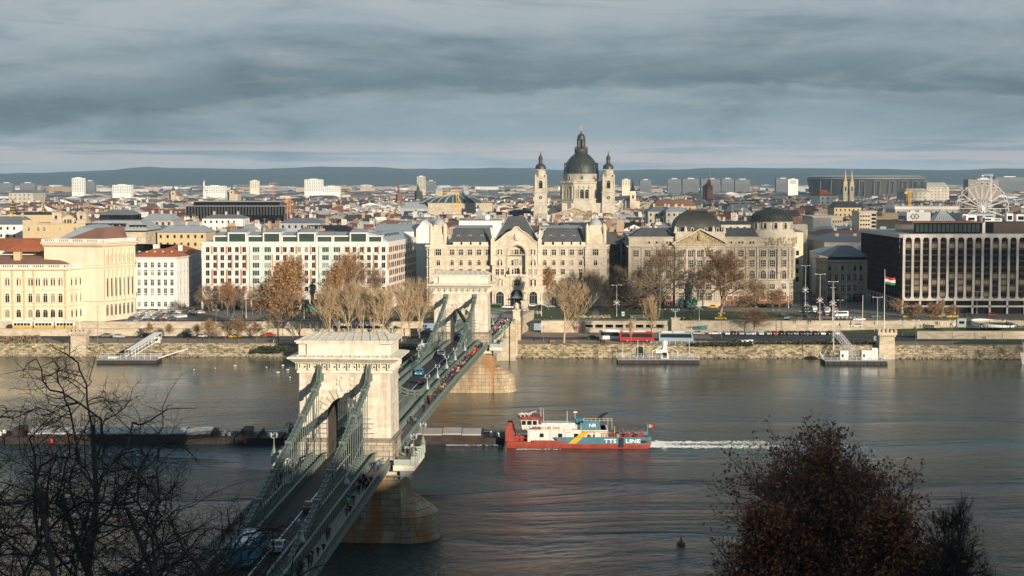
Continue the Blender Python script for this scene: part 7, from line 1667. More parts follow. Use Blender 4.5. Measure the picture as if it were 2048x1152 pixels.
m.tube(b_+Vector((-1.2,0,0)),b_+Vector((-1.2,0,2.5)),.15); m.build('gangway', t)
m = MB().mat('steel_white'); m.bar((-L_,-3,1.6),(-L_-2,-5,4.2),.2,.3); m.tube((-L_+4,2,1.3),(-L_+4,2,24),.14,.07); m.tube((L_-1,-3,1.3),(L_-1,-3,3),.15); m.build('mast', t)
# white ship entering at the right edge
t = thing('passenger_ship', 'white bow of a moored ship entering at the right edge', 'ship', (PX(2062,560,2),560,0)); m = MB().mat('ship_white')
m.add([(-3.6,0,3.9),(-2.8,0,-.5),(10,-3,-.5),(10,3,-.5),(10,-3.4,3.2),(10,3.4,3.2)],[(0,1,2,4),(0,5,3,1),(0,4,5),(4,2,3,5)]); m.build('hull', t); m = MB().mat('ship_red').add([(-3.25,-.06,1.2),(-2.8,-.06,-.5),(10,-3.08,-.5),(10,-3.2,1.0)],[(0,1,2,3)]); m.build('boot_top', t) if m else MB().mat('steel').tube((-2.5,0,3.5),(-2.9,0,8),.07).build('mast', t)
m = MB().mat('steel_white').tube((-2.2,0,3.6),(-2.8,0,7.5),.08); m.build('mast', t)
# crenellated turrets on the quay wall
def turret(px, Y, w, z1, label):
    x = PX(px,Y,6); t = thing('stone_turret', label, 'turret', (x,Y,0)); m = MB().mat('rustic_stone' if False else 'wall_stone'); m.box(-w/2,w/2,-w/2,w/2,-1,z1-1.4,.25,.25); m.box(-w/2-.1,w/2+.1,-w/2-.1,w/2+.1,z1-1.6,z1-1.1); m.box(-w/2-.45,w/2+.45,-w/2-.45,w/2+.45,z1-1.1,z1-.2); m.build('tower', t)
    m = MB().mat('wall_stone')
    for i in range(5):
        for sg in (-1,1): q = -w/2+.0+i*w/4; m.box(q-.4,q+.4,sg*(w/2+.2)-.25,sg*(w/2+.2)+.25,z1-.2,z1+.75); m.box(sg*(w/2+.2)-.25,sg*(w/2+.2)+.25,q-.4,q+.4,z1-.2,z1+.75) if 0 < i < 4 else None
    for i in range(8): q = -w/2+.3+i*(w-.6)/7; m.box(q-.18,q+.18,-w/2-.4,-w/2,z1-1.7,z1-1.1)
    m.build('battlements', t); return t
turret(160, 586.5, 5.6, 9.0, 'pale battlemented stone turret on the quay wall below the yellow palace')
tt = turret(1771, 578, 5.6, 9.4, 'battlemented stone turret on the quay wall carrying no roof, in front of the brown hotel')
x = PX(1769,583,20); t = thing('flagpole', 'tall white flagpole flying the red white and green flag before the brown hotel', 'flagpole', (x,583,4.3)); m = MB().mat('lamp_white').tube((0,0,0),(0,0,ZY(538,583)-4.3),.16,.08,8); m.build('pole', t)
zt = ZY(554,583)-4.3; fl = thing('x','y','z') if False else None
for k,mm in enumerate(('flag_green','flag_white','flag_red')):
    q = MB().mat(mm); h_ = .82
    for i in range(8):
        xa, xb = i*.46, (i+1)*.46; f = lambda s: (.28*sin(s*1.9), -.11*s**1.15+.12*sin(s*2.3)); (ya,za),(yb,zb2) = f(xa), f(xb); z = zt-2.4+k*h_
        q.add([(xa,ya,z+za),(xb,yb,z+zb2),(xb,yb,z+zb2+h_),(xa,ya,z+za+h_)],[(0,1,2,3)])
    q.build('flag_stripe', t)
# seagulls on the water
mg = MB().mat('ship_white'); mg.M = Matrix.Diagonal((.5,.22,.2,1)); mg.lathe([(.2,-1),(1,0),(.6,.9)],6); mg = mg.mesh('gull'); rnd = random.Random(6)
for i,(px,py) in enumerate(((388,741),(430,738),(470,733),(533,736),(556,746),(566,732),(575,741),(580,756))): Y = GY(py,0); o = inst('gull', mg, None, (PX(px,Y,0),Y,.2), rnd.random()*6, 1.3); tag(o, f'small white gull resting on the water left of the near pylon, {ordw(i+1)} from the left', 'gull', 'gulls on the water')
# ================================================================ TREES
def grow(seed, h, trunk_frac, spread, nl, up=.35, r0=.28, levels=4, bend=.35, twig=.03, leaf=None, leafn=0, leafs=.25, taper=.62, crown_mat='twig_warm', trunk_mat='bark', minz=None, sides=(6,4,3,3,3), limb=.72):
    R = random.Random(seed); A, Bm = MB().mat(trunk_mat), MB().mat(crown_mat); tips = []
    def rv(): return Vector((R.gauss(0,1),R.gauss(0,1),R.gauss(0,1)))
    def tube(b, p, q, a, c, n): b.tube(p, q, a, c, n, False)
    def br(p, d, L_, r, lv):
        n = 5 if lv == 0 else (4 if lv < 3 else 2); seg = L_/n; pts = [(p, r)]; d = d.copy()
        for i in range(n):
            d = (d + rv()*bend*(.35 if lv == 0 else 1)*.35 + Vector((0,0,up*(.12 if lv else .3)))).normalized(); q = p + d*seg; r1 = max(twig*.5, r*(1-(1-taper)*(i+1)/n if lv else 1-.55*(i+1)/n))
            if minz is None or q.z > minz: tube(A if lv < 2 else Bm, p, q, pts[-1][1], r1, sides[min(lv,4)])
            p = q; pts.append((p, r1))
        if lv >= levels: tips.append((p, d)); return
        k = nl[lv]
        for j in range(k):
            t = (trunk_frac + (1-trunk_frac)*(j+R.random())/k) if lv == 0 else R.uniform(.22, 1)
            idx = min(n-1, int(t*n)); f = t*n-idx; a, c = pts[idx], pts[idx+1]; pp = a[0].lerp(c[0], f); rr = a[1]+(c[1]-a[1])*f
            ax = Vector((R.gauss(0,1),R.gauss(0,1),R.gauss(0,.35))); ax = (ax - d*ax.dot(d)*.8).normalized()
            base = (pts[idx+1][0]-pts[idx][0]).normalized(); ang = spread*(1.15-.55*t if lv == 0 else 1)*R.uniform(.75,1.2)
            nd = (base*cos(ang) + ax*sin(ang) + Vector((0,0,up*.35))).normalized()
            Ln = L_*(.62-.30*t if lv == 0 else .56)*R.uniform(.75,1.2)
            if lv == 0: Ln = h*(1-trunk_frac)*(limb-.6*limb*((t-trunk_frac)/(1-trunk_frac)))*R.uniform(.8,1.15)
            br(pp, nd, Ln, max(twig, rr*.55), lv+1)
        if lv > 0: br(p, d, L_*.5, max(twig, pts[-1][1]), lv+1)
    br(Vector((0,0,-.3)), Vector((0,0,1)), h*.82, r0, 0)
    if leaf:
        Bm.mat(leaf)
        for i in range(leafn):
            p, d = R.choice(tips); c = p + rv()*leafs*2.2; s = leafs*R.uniform(.5,1.2)
            if minz is not None and c.z < minz: continue
            a = rv().normalized()*s; e = rv().normalized()*s*.7; Bm.add([c-a-e, c+a-e, c+a+e, c-a+e], [(0,1,2,3)])
    return A.mesh('trunk'), Bm.mesh('crown'), tips
def tree(name, label, me, loc, h, h0, rz=0, wid=1.0, group=None, cat='tree'):
    s = h/h0; t = thing(name, label, cat, loc, rz, group)
    for nm, m in (('trunk',me[0]),('crown',me[1])): inst(nm, m, t, s=(s*wid,s*wid,s))
    return t
TA = [grow(100+i, 12, .22, .62, (14,6,5,3), r0=.22, crown_mat='bark_pale', trunk_mat='bark_pale', twig=.030, up=.5, bend=.3) for i in range(4)]          # pale bare quay trees
TB = [grow(200+i, 15, .25, .80, (15,7,6,3), r0=.32, crown_mat='twig_warm', trunk_mat='bark', twig=.035, leaf='leaf_orange', leafn=2600, leafs=.24, up=.35, bend=.5) for i in range(2)]
TC = [grow(300+i, 15, .22, .85, (14,7,6,4), r0=.36, crown_mat='twig_brown', trunk_mat='bark', twig=.026, up=.3, bend=.6) for i in range(3)]
TD = [grow(400+i, 7, .2, .8, (12,6,5,3), r0=.12, crown_mat='twig_warm', trunk_mat='bark', twig=.025, up=.35, bend=.5) for i in range(2)]
TP = grow(500, 17, .16, .85, (13,7,6,4), r0=.45, crown_mat='twig_warm', trunk_mat='bark_pale', twig=.04, leaf='leaf_orange', leafn=900, leafs=.22, up=.3, bend=.6)
def plant(px, yb, yt, z, kind, v, label, wid=1.0, name='bare_tree', group=None):
    Y = GY(yb, z); h = ZY(yt, Y) - z; me, h0 = {'A':(TA,13.2),'B':(TB,15.5),'C':(TC,15.5),'D':(TD,7.4),'P':([TP],17.5)}[kind]
    return tree(name, label, me[v % len(me)], (PX(px,Y,z),Y,z), h, h0, (px*37)%6.28, wid, group)
QG = 'pale bare trees along the left quay'
for i,(px,yt,yb) in enumerate(((660,578,684),(697,570,684),(727,573,682),(766,580,685),(803,575,684),(838,566,682),(680,590,676),(748,585,676),(820,588,674))):
    plant(px, yb, yt, 4.3, 'A', i, f'pale leafless quay tree, {ordw(i+1)} planted of those between the two pylons', .75, group=QG)
plant(556,684,548,4.3,'B',0,'large golden brown tree with dense fine crown standing on the left quay',.85,'quay_tree')
plant(586,640,528,UP,'B',1,'tall orange leaved tree left of the bronze statue on the red pedestal',.72,'square_tree')
plant(705,640,512,UP,'P',0,'tall pale limbed plane tree with orange leaves before the office block',.8,'plane_tree')
plant(668,645,540,UP,'B',0,'orange brown tree right of the red statue pedestal',.6,'square_tree')
plant(742,645,545,UP,'C',1,'thin brown tree in front of the right end of the office block',.6,'square_tree')
plant(455,632,572,UP,'B',1,'round brownish tree before the left end of the office block',.9,'square_tree')
for i,(px,yt) in enumerate(((418,575),(434,585),(485,580),(505,590),(520,572),(640,590),(775,585),(470,590))): plant(px,630,yt,UP,'C',i,f'dark bare tree before the ground floor of the office block, {ordw(i+1)} of that row',.75,group='dark trees before the office block')
for i,(px,yt,yb) in enumerate(((418,642,684),(452,648,682),(478,640,684),(512,646,683),(395,650,676),(300,648,676),(340,650,676))): plant(px,yb,yt,4.3,'D',i,f'small reddish bare tree on the left quay, {ordw(i+1)} of the low ones',1.1,group='small trees on the left quay')
plant(1128,686,563,4.3,'A',2,'big pale bare tree alone on the quay right of the bridge steps',1.05)
plant(1303,684,600,4.3,'A',1,'slim pale bare tree on the quay between the red and blue coaches',.62); plant(1262,690,640,4.3,'A',3,'thin pale young tree in front of the red coach',.5)
plant(1318,634,505,UP,'C',0,'wide brown bare tree before the left half of the bank palace',.95); plant(1290,625,540,UP,'C',1,'brown bare tree at the left corner of the bank palace',.9)
plant(1440,634,508,UP,'P',0,'huge plane tree with pale forked limbs before the bank palace',1.05,'plane_tree'); plant(1405,622,545,UP,'C',2,'brown bare tree between the green statue and the plane tree',.8)
plant(1512,628,562,UP,'C',1,'dark bare tree before the right half of the bank palace',1.0); plant(1508,664,622,4.9,'D',1,'low round headed brown tree by the long row of parked cars',1.6,'round_tree')
plant(1243,618,540,UP,'C',2,'dark bare tree in the side street between the two palaces',.8); plant(1225,616,560,UP,'C',0,'bare tree at the right corner of the sand coloured palace',.7)
plant(1182,616,543,UP,'A',1,'white limbed bare tree before the right tower of the sand coloured palace',1.0); plant(1205,622,570,UP,'C',1,'small dark bare tree right of the conifer',.8)
plant(1097,620,543,UP,'B',1,'narrow brown upright tree left of the conifer',.42,'upright_tree')
for i,(px,yb,yt) in enumerate(((1832,642,610),(1862,640,608),(1884,641,606),(1820,640,612),(1560,618,580),(1545,618,585),(1905,640,612),(1795,634,600))): plant(px,yb,yt,UP,'D',i,f'small bare street tree, {ordw(i+1)} of those on the plaza side before the brown hotel',1.2,group='small plaza trees')
# conifer
Yc = GY(616,UP); t = thing('conifer', 'dark green conifer before the sand coloured palace', 'tree', (PX(1161,Yc),Yc,UP)); hc = ZY(545,Yc)-UP; m = MB().mat('bark').tube((0,0,0),(0,0,hc*.8),.3,.05,6); m.build('trunk', t); m = MB().mat('leaf_green'); R = random.Random(2)
for i in range(2600):
    z = R.random()**1.3*hc; rr = (1-z/hc)*3.4*(.55+.6*R.random())+.1; a = R.random()*6.28; c = Vector((rr*cos(a),rr*sin(a),max(1,z)-rr*.15)); e = Vector((cos(a),sin(a),-.35))*R.uniform(.3,.7); f = Vector((-sin(a),cos(a),R.uniform(-.3,.3)))*.22; m.add([c-f,c+e,c+f],[(0,1,2)])
m.build('crown', t)
# shrubs and hedges
def shrub(px, yb, z, w_, h_, label, mm='hedge_green', n=700, dep=1.5):
    Y = GY(yb,z); t = MB().mat(mm); R = random.Random(int(px*10))
    for i in range(n):
        c = Vector((R.uniform(-1,1)*w_/2, R.uniform(-1,1)*dep, R.random()*h_*(.65+.35*sin(R.random()*6)))); a = Vector((R.gauss(0,1),R.gauss(0,1),R.gauss(0,1))).normalized()*.32; e = Vector((R.gauss(0,1),R.gauss(0,1),R.gauss(0,1))).normalized()*.28; t.add([c-a-e,c+a-e,c+a+e,c-a+e],[(0,1,2,3)])
    o = t.build('shrub', None, (PX(px,Y,z),Y,z)); tag(o, label, 'shrub')
for px,yb,z,w_,h_,lab,mm in ((1440,691,4.3,22,1.2,'low dark shrubs on top of the quay wall right of the white A frame','hedge_green'),(1560,690,4.3,36,1.6,'long tangled brown green hedge on the quay left of the flag turret','hedge_green'),(1690,690,4.3,24,1.3,'dark hedge behind the grey landing stage','hedge_green'),(25,684,4.3,8,2.2,'brown bush on the quay at the left edge','twig_brown'),(62,684,4.3,7,2.4,'rusty bush on the quay left of the turret','twig_brown'),
    (1185,636,UP,14,1.0,'clipped hedge before the sand coloured palace','cream_dark'),(1560,634,UP,26,1.2,'low hedge along the lawn before the bank palace','hedge_green'),(1530,614,UP,22,1.5,'dark hedge at the foot of the bank palace','hedge_green'),(1290,618,UP,18,1.6,'dark hedge behind the lawn left of the green statue','hedge_green'),(820,640,UP,30,1.0,'low hedge on the lawn left of the bridgehead','hedge_green'),(1060,628,UP,9,1.0,'dry clipped bushes beside the bridgehead','cream_dark'),(545,700,3,10,1.5,'green weeds on the quay wall left of the near pylon','hedge_green'),(800,699,3.2,16,1.4,'green weeds on the quay wall between the pylons','hedge_green')): shrub(px,yb,z,w_,h_,lab,mm, 900 if w_ > 20 else 450)
# ---------------------------------------------------------------- foreground trees below the camera
def ftree(px, Y, yt, label, seed, sp=.85, nl=(12,6,6,5), lv=4, limb=.5, leaf=None, leafn=0, cm='bark_dark', tf=.35, leafs=.05, name='near_tree', up=.28, zb=36, tw=.0075, r0=.20, bend=.8):
    x = PX(px,Y,48); top = ZY(yt,Y); h = top-zb; vis = CZ-Y*tan(PHI(1152))-zb-1.5
    me = grow(seed, h/.95, tf, sp, nl, up=up, r0=r0, levels=lv, bend=bend, twig=tw, leaf=leaf, leafn=leafn, leafs=leafs, crown_mat=cm, trunk_mat='bark_grey', minz=max(0,vis-.5), sides=(7,5,4,3,3), limb=limb)
    t = thing(name, label, 'tree', (x,Y,zb)); inst('trunk', me[0], t); inst('crown', me[1], t); return t
AR = dict(up=.06, bend=1.15)
ftree(40,60,640,'dark bare tree with long arching branches filling the lower left corner',11,1.15,(12,6,6,4),4,.50,**AR)
ftree(120,64,700,'open bare tree with thin arching boughs beside the corner tree',18,1.2,(10,6,5,4),4,.55,**AR)
ftree(300,64,830,'dark bare tree with forked trunk right of the corner tree',12,1.1,(10,6,6,4),4,.55,**AR)
ftree(170,56,810,'tangle of dark bare crowns between the two large bare trees',13,1.1,(9,5,5,4),4,.50,**AR)
ftree(395,60,985,'low dark bare tree whose twigs reach over the near end of the bridge',14,1.0,(10,5,6,4),4,.6,**AR)
ftree(440,66,870,'sparse dark bare crown spreading towards the near left chain',17,1.2,(8,5,5,4),4,.62,**AR)
ftree(10,52,900,'dense dark bare tree at the bottom left corner',15,1.1,(9,6,5,4),4,.5,**AR)
ftree(330,54,1020,'short dark bare tree in front at the bottom edge',16,1.05,(9,5,5,4),4,.55,zb=38,**AR)
BL = dict(cm='bark_dark', name='brown_leaved_tree')
ftree(1655,80,930,'broad tree with rust brown leaves in the lower right',21,.76,(24,8,6,4),4,.52,'leaf_rust',21000,'bark_grey',.22,.072,'brown_leaved_tree',.40,32,.010,.20,.5)
ftree(1545,78,1040,'lower rust brown leaved tree left of the broad one',22,.8,(16,7,6,4),4,.48,'leaf_rust',9000,'bark_dark',.3,.075,'brown_leaved_tree',.5,34,.010,.14,.5)
ftree(1750,78,1030,'smaller rust brown leaved tree right of the broad one',23,.8,(16,7,6,4),4,.48,'leaf_rust',9000,'bark_dark',.3,.075,'brown_leaved_tree',.5,34,.010,.14,.5)
ftree(1850,76,985,'thin dark bare tree right of the brown leaved trees',24,.65,(16,8,6,4),4,.32,None,0,'bark_dark',.3,.1,'near_tree',.5,34,.009,.12,.5)
ftree(1935,72,1060,'lowest dark bare bush at the lower right corner',25,.7,(15,7,6,4),4,.36,'leaf_rust',500,'bark_dark',.3,.06,'near_tree',.5,34,.009,.12,.5)
# ================================================================ VEHICLES
def car_meshes(kind='hatch'):
    Ls, hs = {'hatch':(4.1,1.48),'saloon':(4.6,1.45),'van':(5.4,2.3)}[kind]; w_ = .88; h = hs
    if kind == 'van': prof = [(-2.7,.35),(2.7,.35),(2.7,.95),(2.35,1.2),(1.75,2.2),(-2.6,2.3),(-2.7,1.9)]; gl = [(2.2,1.25),(1.72,2.05),(-2.3,2.05),(-2.3,1.3)]
    elif kind == 'saloon': prof = [(-2.3,.35),(2.3,.3),(2.3,.68),(2.1,.82),(1.15,.92),(.45,1.42),(-.9,1.45),(-1.55,1.0),(-2.25,.95)]; gl = [(1.02,.94),(.42,1.36),(-.88,1.38),(-1.42,1.0)]
    else: prof = [(-2.05,.35),(2.05,.3),(2.05,.68),(1.85,.85),(1.1,.95),(.45,1.45),(-1.3,1.48),(-1.9,1.05),(-2.05,.9)]; gl = [(1.0,.98),(.42,1.39),(-1.25,1.41),(-1.75,1.05)]
    b = MB().mat('paint'); b.slab([(x,-w_,z) for x,z in prof][::-1], (0,2*w_,0)); body = b.mesh('body')
    g_ = MB().mat('car_glass'); g_.slab([(x,-w_-.015,z) for x,z in gl][::-1], (0,.02,0)); g_.slab([(x,w_-.005,z) for x,z in gl][::-1], (0,.02,0))
    (ax,az),(bx_,bz) = gl[0], gl[1]; g_.add([(ax+.08,-w_+.1,az+.03),(ax+.08,w_-.1,az+.03),(bx_+.05,w_-.16,bz+.03),(bx_+.05,-w_+.16,bz+.03)],[(0,1,2,3)])
    (ax,az),(bx_,bz) = gl[-1], gl[-2]; g_.add([(ax-.16,-w_+.1,az+.03),(bx_-.08,-w_+.16,bz+.03),(bx_-.08,w_-.16,bz+.03),(ax-.16,w_-.1,az+.03)],[(0,1,2,3)])
    wh = MB().mat('rubber'); wh.tube((0,-.11,0),(0,.11,0),.31,.31,10); wh.mat('steel').tube((0,-.13,0),(0,.13,0),.17,.17,8)
    hl = MB().mat('lamp_white').box(-.05,.05,-.16,.16,-.08,.08).mesh('headlight'); tl = MB().mat('lamp_red').box(-.05,.05,-.14,.14,-.1,.1).mesh('taillight')
    xe = prof[2][0]; return body, g_.mesh('window_glass'), wh.mesh('wheel'), hl, tl, xe
CM = {k: car_meshes(k) for k in ('hatch','saloon','van')}
PC = {'white':(.70,.70,.69),'silver':(.40,.42,.44),'black':(.012,.012,.014),'dark grey':(.05,.055,.06),'red':(.35,.025,.02),'dark blue':(.02,.04,.10),'yellow':(.66,.42,.01),'blue':(.05,.22,.32),'grey':(.18,.19,.2),'green':(.05,.10,.05),'pale blue':(.25,.38,.45),'brown':(.12,.07,.04)}
def car(kind, col, label, loc, rz, group, name='car', cat='car', far=False):
    t = thing(name, label, cat, loc, rz, group); body, gl, wh, hl, tl, xe = CM[kind]
    inst('body', body, t, color=PC[col]); inst('window_glass', gl, t)
    if far: 
        for x in (-1.35,1.35): inst('wheel', wh, t, (x,-.8,.31))
        return t
    for x in (-xe*.62,xe*.64):
        for y in (-.8,.8): inst('wheel', wh, t, (x,y,.31))
    for y in (-.6,.6): inst('headlight', hl, t, (xe,y,.6)); inst('taillight', tl, t, (-xe,y,.8 if kind != 'van' else 1.1))
    return t
G1 = 'cars parked along the embankment wall'
cols = ['silver','white','white','dark grey','silver','silver','white','white','silver','red','black','dark grey','grey','black','dark blue','black','white','black','white']
for i,(zx,c) in enumerate(zip((638,755,838,888,940,985,1025,1080,1138,1183,1235,1285,1330,1378,1425,1475,1525,1578,1627), cols)):
    Y = 620.5; px = zx/3.6+1220; side = i < 2
    car('saloon' if i%2 else 'hatch', c, f'{c} car parked below the embankment wall, {ordw(i+1)} from the left of that row', (PX(px,Y,5),Y,4.33), pi*(i%2) if side else -pi/2+.12, G1, 'parked_car')
for px,py,c,k,rz,lab in ((470,676,'yellow','saloon',0,'yellow taxi driving on the left lower quay road'),(215,674,'grey','saloon',0,'grey car on the left lower quay road near the landing stage'),(238,676,'silver','hatch',0,'silver car on the left lower quay right of the grey one'),(292,673,'black','saloon',pi,'black car on the left quay road below the car park'),(308,673,'dark grey','saloon',0,'dark car right behind the black one on the left quay road'),
    (372,673,'dark grey','hatch',0,'dark hatchback near the small reddish trees'),(404,675,'white','hatch',0,'white hatchback near the small reddish trees'),(1186,678,'black','saloon',0,'black car left of the white coach'),(540,673,'red','saloon',0,'dark red car behind the golden tree on the left quay')): Y = GY(py,4.33); car(k,c,lab,(PX(px,Y,4.4),Y,4.34),rz,None,'car' if c != 'yellow' else 'taxi','car' if c != 'yellow' else 'taxi')
TXG = 'cars on the upper streets'
for i,(px,py,c,k,rz) in enumerate(((1441,640,'yellow','saloon',0),(1425,617,'yellow','saloon',pi),(671,620,'yellow','saloon',0),(1816,636,'yellow','hatch',pi),(1872,636,'yellow','saloon',pi),(1904,636,'yellow','saloon',pi),(1016,617,'white','saloon',0),(1045,616,'dark grey','saloon',pi),(1068,614,'white','hatch',0),(1036,614,'grey','hatch',0),(503,621,'red','hatch',0),(1580,640,'pale blue','saloon',0),(1625,636,'black','saloon',pi),(1655,622,'white','hatch',-pi/2),(1638,628,'grey','hatch',pi/2),(1718,642,'white','saloon',pi),(1714,655,'white','hatch',pi-.3),(1662,612,'yellow','hatch',-pi/2),(1590,642,'dark grey','hatch',0),(1752,636,'green','hatch',0),(1940,634,'black','saloon',0),(1985,633,'red','hatch',0),(1080,616,'black','saloon',0),(1100,616,'silver','hatch',0),(960,620,'silver','saloon',0),(560,622,'black','hatch',0))):
    Y = GY(py,UP); nm = 'taxi' if c == 'yellow' else 'car'; near = 'the bank palace' if 1400 < px < 1600 else ('the brown hotel' if px > 1700 else ('the avenue mouth' if px > 1600 else ('the sand coloured palace' if px > 900 else 'the office block')))
    car(k, c, f'{c} {nm} {"facing left" if abs(rz) > 2 else ("heading across" if abs(rz) > 1 else "facing right")} on the street before {near}, {ordw(i+1)} of those', (PX(px,Y,8),Y,UP+.05), rz, TXG, nm, nm)
car('van','white','white van at the mouth of the avenue left of the brown hotel',(PX(1682,GY(634,UP),8),GY(634,UP),UP+.05),pi+.2,None,'van','van')
# car park by the white palace
R = random.Random(12); n = 0
for r_,(yb,p0,p1) in enumerate(((644,262,330),(640,268,352),(636,272,372),(632,275,392),(628,282,400),(625,300,398))):
    px = p0; Y = GY(yb,UP)
    while px < p1:
        n += 1; c = R.choice(('white','silver','black','dark grey','white','grey','red','dark blue','silver','black')); car(R.choice(('hatch','saloon')), c, f'{c} car in the crowded car park, {ordw(int((px-p0)/13.0)+1)} in parking row {ORD[r_]} from the river', (PX(px,Y,8),Y+R.uniform(-.5,.5),UP+.03), R.choice((.5,.5+pi,.3)), 'cars in the car park by the white palace', 'parked_car', far=True); px += 13.0
# traffic up the avenue
n = 0
for Y in (668,684,701,722,745,762,781,800,822,845,870,900,935,975,1020):
    for lx in (-6,-2.5,2.2,5.8):
        if R.random() < .62: n += 1; ax = PX(1655,650)-2 if Y < 660 else PX(1640-(Y-720)*.05,Y,10); c = R.choice(('white','black','grey','silver','dark grey','red')); car(R.choice(('hatch','saloon')), c, f'{c} car in the avenue traffic, {ordw(n)} counted from the river', (ax+lx,Y,UP+.06), pi/2 if lx > 0 else -pi/2, 'traffic on the avenue', 'car')
# on the bridge
def onb(x, s, dz=0): v = bw(x,s,zd(s)+dz); return (v.x,v.y,v.z)
car('hatch','blue','blue hatchback coming over the middle of the bridge',onb(-1.5,116,.01),-pi/2-BR,None)
car('van' if False else 'hatch','white','white car driving near the far pylon on the left lane',onb(-1.5,164,.01),-pi/2-BR,None)
car('saloon','silver','silver car on the right lane near the far pylon',onb(1.6,151,.01),pi/2-BR,None)
car('saloon','dark grey','dark car on the bridge beneath the near right chain',onb(1.5,-39,.01),pi/2-BR,None)
car('saloon','black','black car on the right lane behind the ornate lamp posts',onb(1.6,98,.01),pi/2-BR,None)
car('saloon','silver','silver car behind the blue bus near the bottom edge',onb(1.4,-62,.01),pi/2-BR,None)
for i,s in enumerate((222,238,255,262,280)): car('hatch',('white','black','silver','red','grey')[i],f'{("white","black","silver","red","grey")[i]} car beyond the far pylon on the bridge',onb(1.6 if i%2 else -1.6,s,.01),(pi/2 if i%2 else -pi/2)-BR,None)
def bus(loc, rz, col, label, L_=12, h=3.4, glass=True, group=None, cmat='paint', roof=None, name='coach', two=None):
    t = thing(name, label, 'bus', loc, rz, group); x = L_/2; w_ = 1.27
    m = MB().mat(cmat); m.slab([(px_,-w_,z) for px_,z in [(-x,.4),(x,.4),(x,1.2),(x-.15,2.4),(x-.45,h-.15),(x-.8,h),(-x+.2,h),(-x,h-.3)]][::-1],(0,2*w_,0)); m.build('body', t, color=PC.get(col))
    m = MB().mat('car_glass')
    for sg in (-1,1): m.slab([(px_,sg*(w_+.012)-.01,z) for px_,z in [(-x+.5,1.75),(x-.6,1.6),(x-.75,h-.5),(-x+.5,h-.5)]][::-1],(0,.02,0))
    m.build('side_windows', t); m = MB().mat('car_glass'); m.slab([(x+.01,-1.12,1.25),(x-.14,-1.12,2.4),(x-.40,-1.1,h-.3),(x-.40,1.1,h-.3),(x-.14,1.12,2.4),(x+.01,1.12,1.25)],(.03,0,.0)); m.build('windscreen', t)
    for a in (-x+2.6,x-2.4):
        for y in (-1.1,1.1): m = MB().mat('rubber'); m.tube((0,-.16,0),(0,.16,0),.48,.48,12); m.mat('steel').tube((0,-.18,0),(0,.18,0),.26,.26,8); m.build('wheel', t, (a,y,.48))
    for y in (-.9,.9): m = MB().mat('lamp_white').box(-.04,.04,-.2,.2,-.12,.12); m.build('headlight', t, (x+.01,y,.85))
    if roof: m = MB().mat(roof); m.box(-x+1,-x+4.5,-.8,.8,h,h+.3,.1,.1); m.box(-1,3,-.8,.8,h,h+.25,.1,.1); m.build('roof_unit', t)
    return t
for px0,px1,py,col,rz,lab in ((1199,1241,681,'white',0,'white coach parked behind the red coach on the quay road'),(1240,1308,684,'red',0,'long red coach parked on the quay right of the bridge'),(1318,1387,685,'pale blue',0,'pale blue coach parked on the quay right of the red one'),(664,706,668,'white',0,'white coach seen above the near pylon roof on the left'),(714,768,668,'white',0,'longer white coach seen above the near pylon roof')):
    Y = GY(py,4.34); s_ = Y/F; x0, x1 = PX(px0,Y,5), PX(px1,Y,5); bus(((x0+x1)/2,Y+1.3,4.34), rz, col, lab, x1-x0, 3.5, roof='paint_white')
Y = GY(623,UP); bus((PX(982,Y),Y,UP+.04), 0, 'green', 'olive green bus before the sand coloured palace behind the bridge', 9, 3.2)
v = onb(-1.5,-67,.01); bus(v, pi/2-BR, 'blue', 'blue city bus with white roof equipment crossing the near end of the bridge', 12, 3.1, roof='paint_white', name='city_bus')
# tram on the terrace
Yt = 621.3; x0, x1 = PX(25,Yt,7), PX(153,Yt,7); tr = thing('tram', 'yellow and white tram with rows of windows on the terrace before the yellow palace', 'tram', ((x0+x1)/2,Yt,6.08)); n = 3; Lc = (x1-x0)/n
for k in range(n):
    a = x0-(x0+x1)/2+k*Lc+.35; b_ = a+Lc-.7; m = MB().mat('ship_yellow'); m.box(a,b_,-1.15,1.15,.35,1.5); m.mat('frame_white').box(a,b_,-1.13,1.13,1.5,3.0); m.prism([(a,-1.13),(b_,-1.13),(b_,1.13),(a,1.13)],3.0,3.35,[(a+.3,-.6),(b_-.3,-.6),(b_-.3,.6),(a+.3,.6)]); c_ = m.build('tram_car', tr)
    m = MB().mat('glass')
    for q in range(5): m.box(a+.5+q*(b_-a-1)/5,a+.5+(q+.82)*(b_-a-1)/5,-1.18,-1.1,1.65,2.55)
    m.build('windows', c_); m = MB().mat('rubber')
    for q in (a+1.2,a+2.6,b_-2.6,b_-1.2): m.tube((q,-1.0,.32),(q,1.0,.32),.32,.32,8)
    m.build('bogie', c_)
# ================================================================ LAMPS, MASTS, STATUES
def mast(px, yt, yb, z, label, arms=1.6, orn=False, mm='steel_white', r=.10):
    Y = GY(yb,z); h = ZY(yt,Y)-z; t = thing('street_lamp', label, 'street lamp', (PX(px,Y,z+h/2),Y,z)); m = MB().mat(mm).tube((0,0,0),(0,0,h),r,r*.6,6); m.lathe([(r*2,0),(r*1.8,.8),(r,1.0)],6); m.build('pole', t)
    for s in (-1,1):
        m = MB().mat(mm); m.bar((0,0,h-.15),(s*arms,0,h),.09,.09); m.build('arm', t); m = MB().mat('lamp_white').cbox((s*arms,0,h-.1),(.6,.25,.14)); m.build('lamp_head', t)
    if orn:
        m = MB().mat('lamp_white')
        for a in (.5,1.05,pi-.5,pi-1.05,-.45,pi+.45): m.bar((0,-.1,h*.42),(1.5*cos(a),-.1,h*.42+1.5*sin(a)),.10,.12)
        m.build('snowflake_ornament', t)
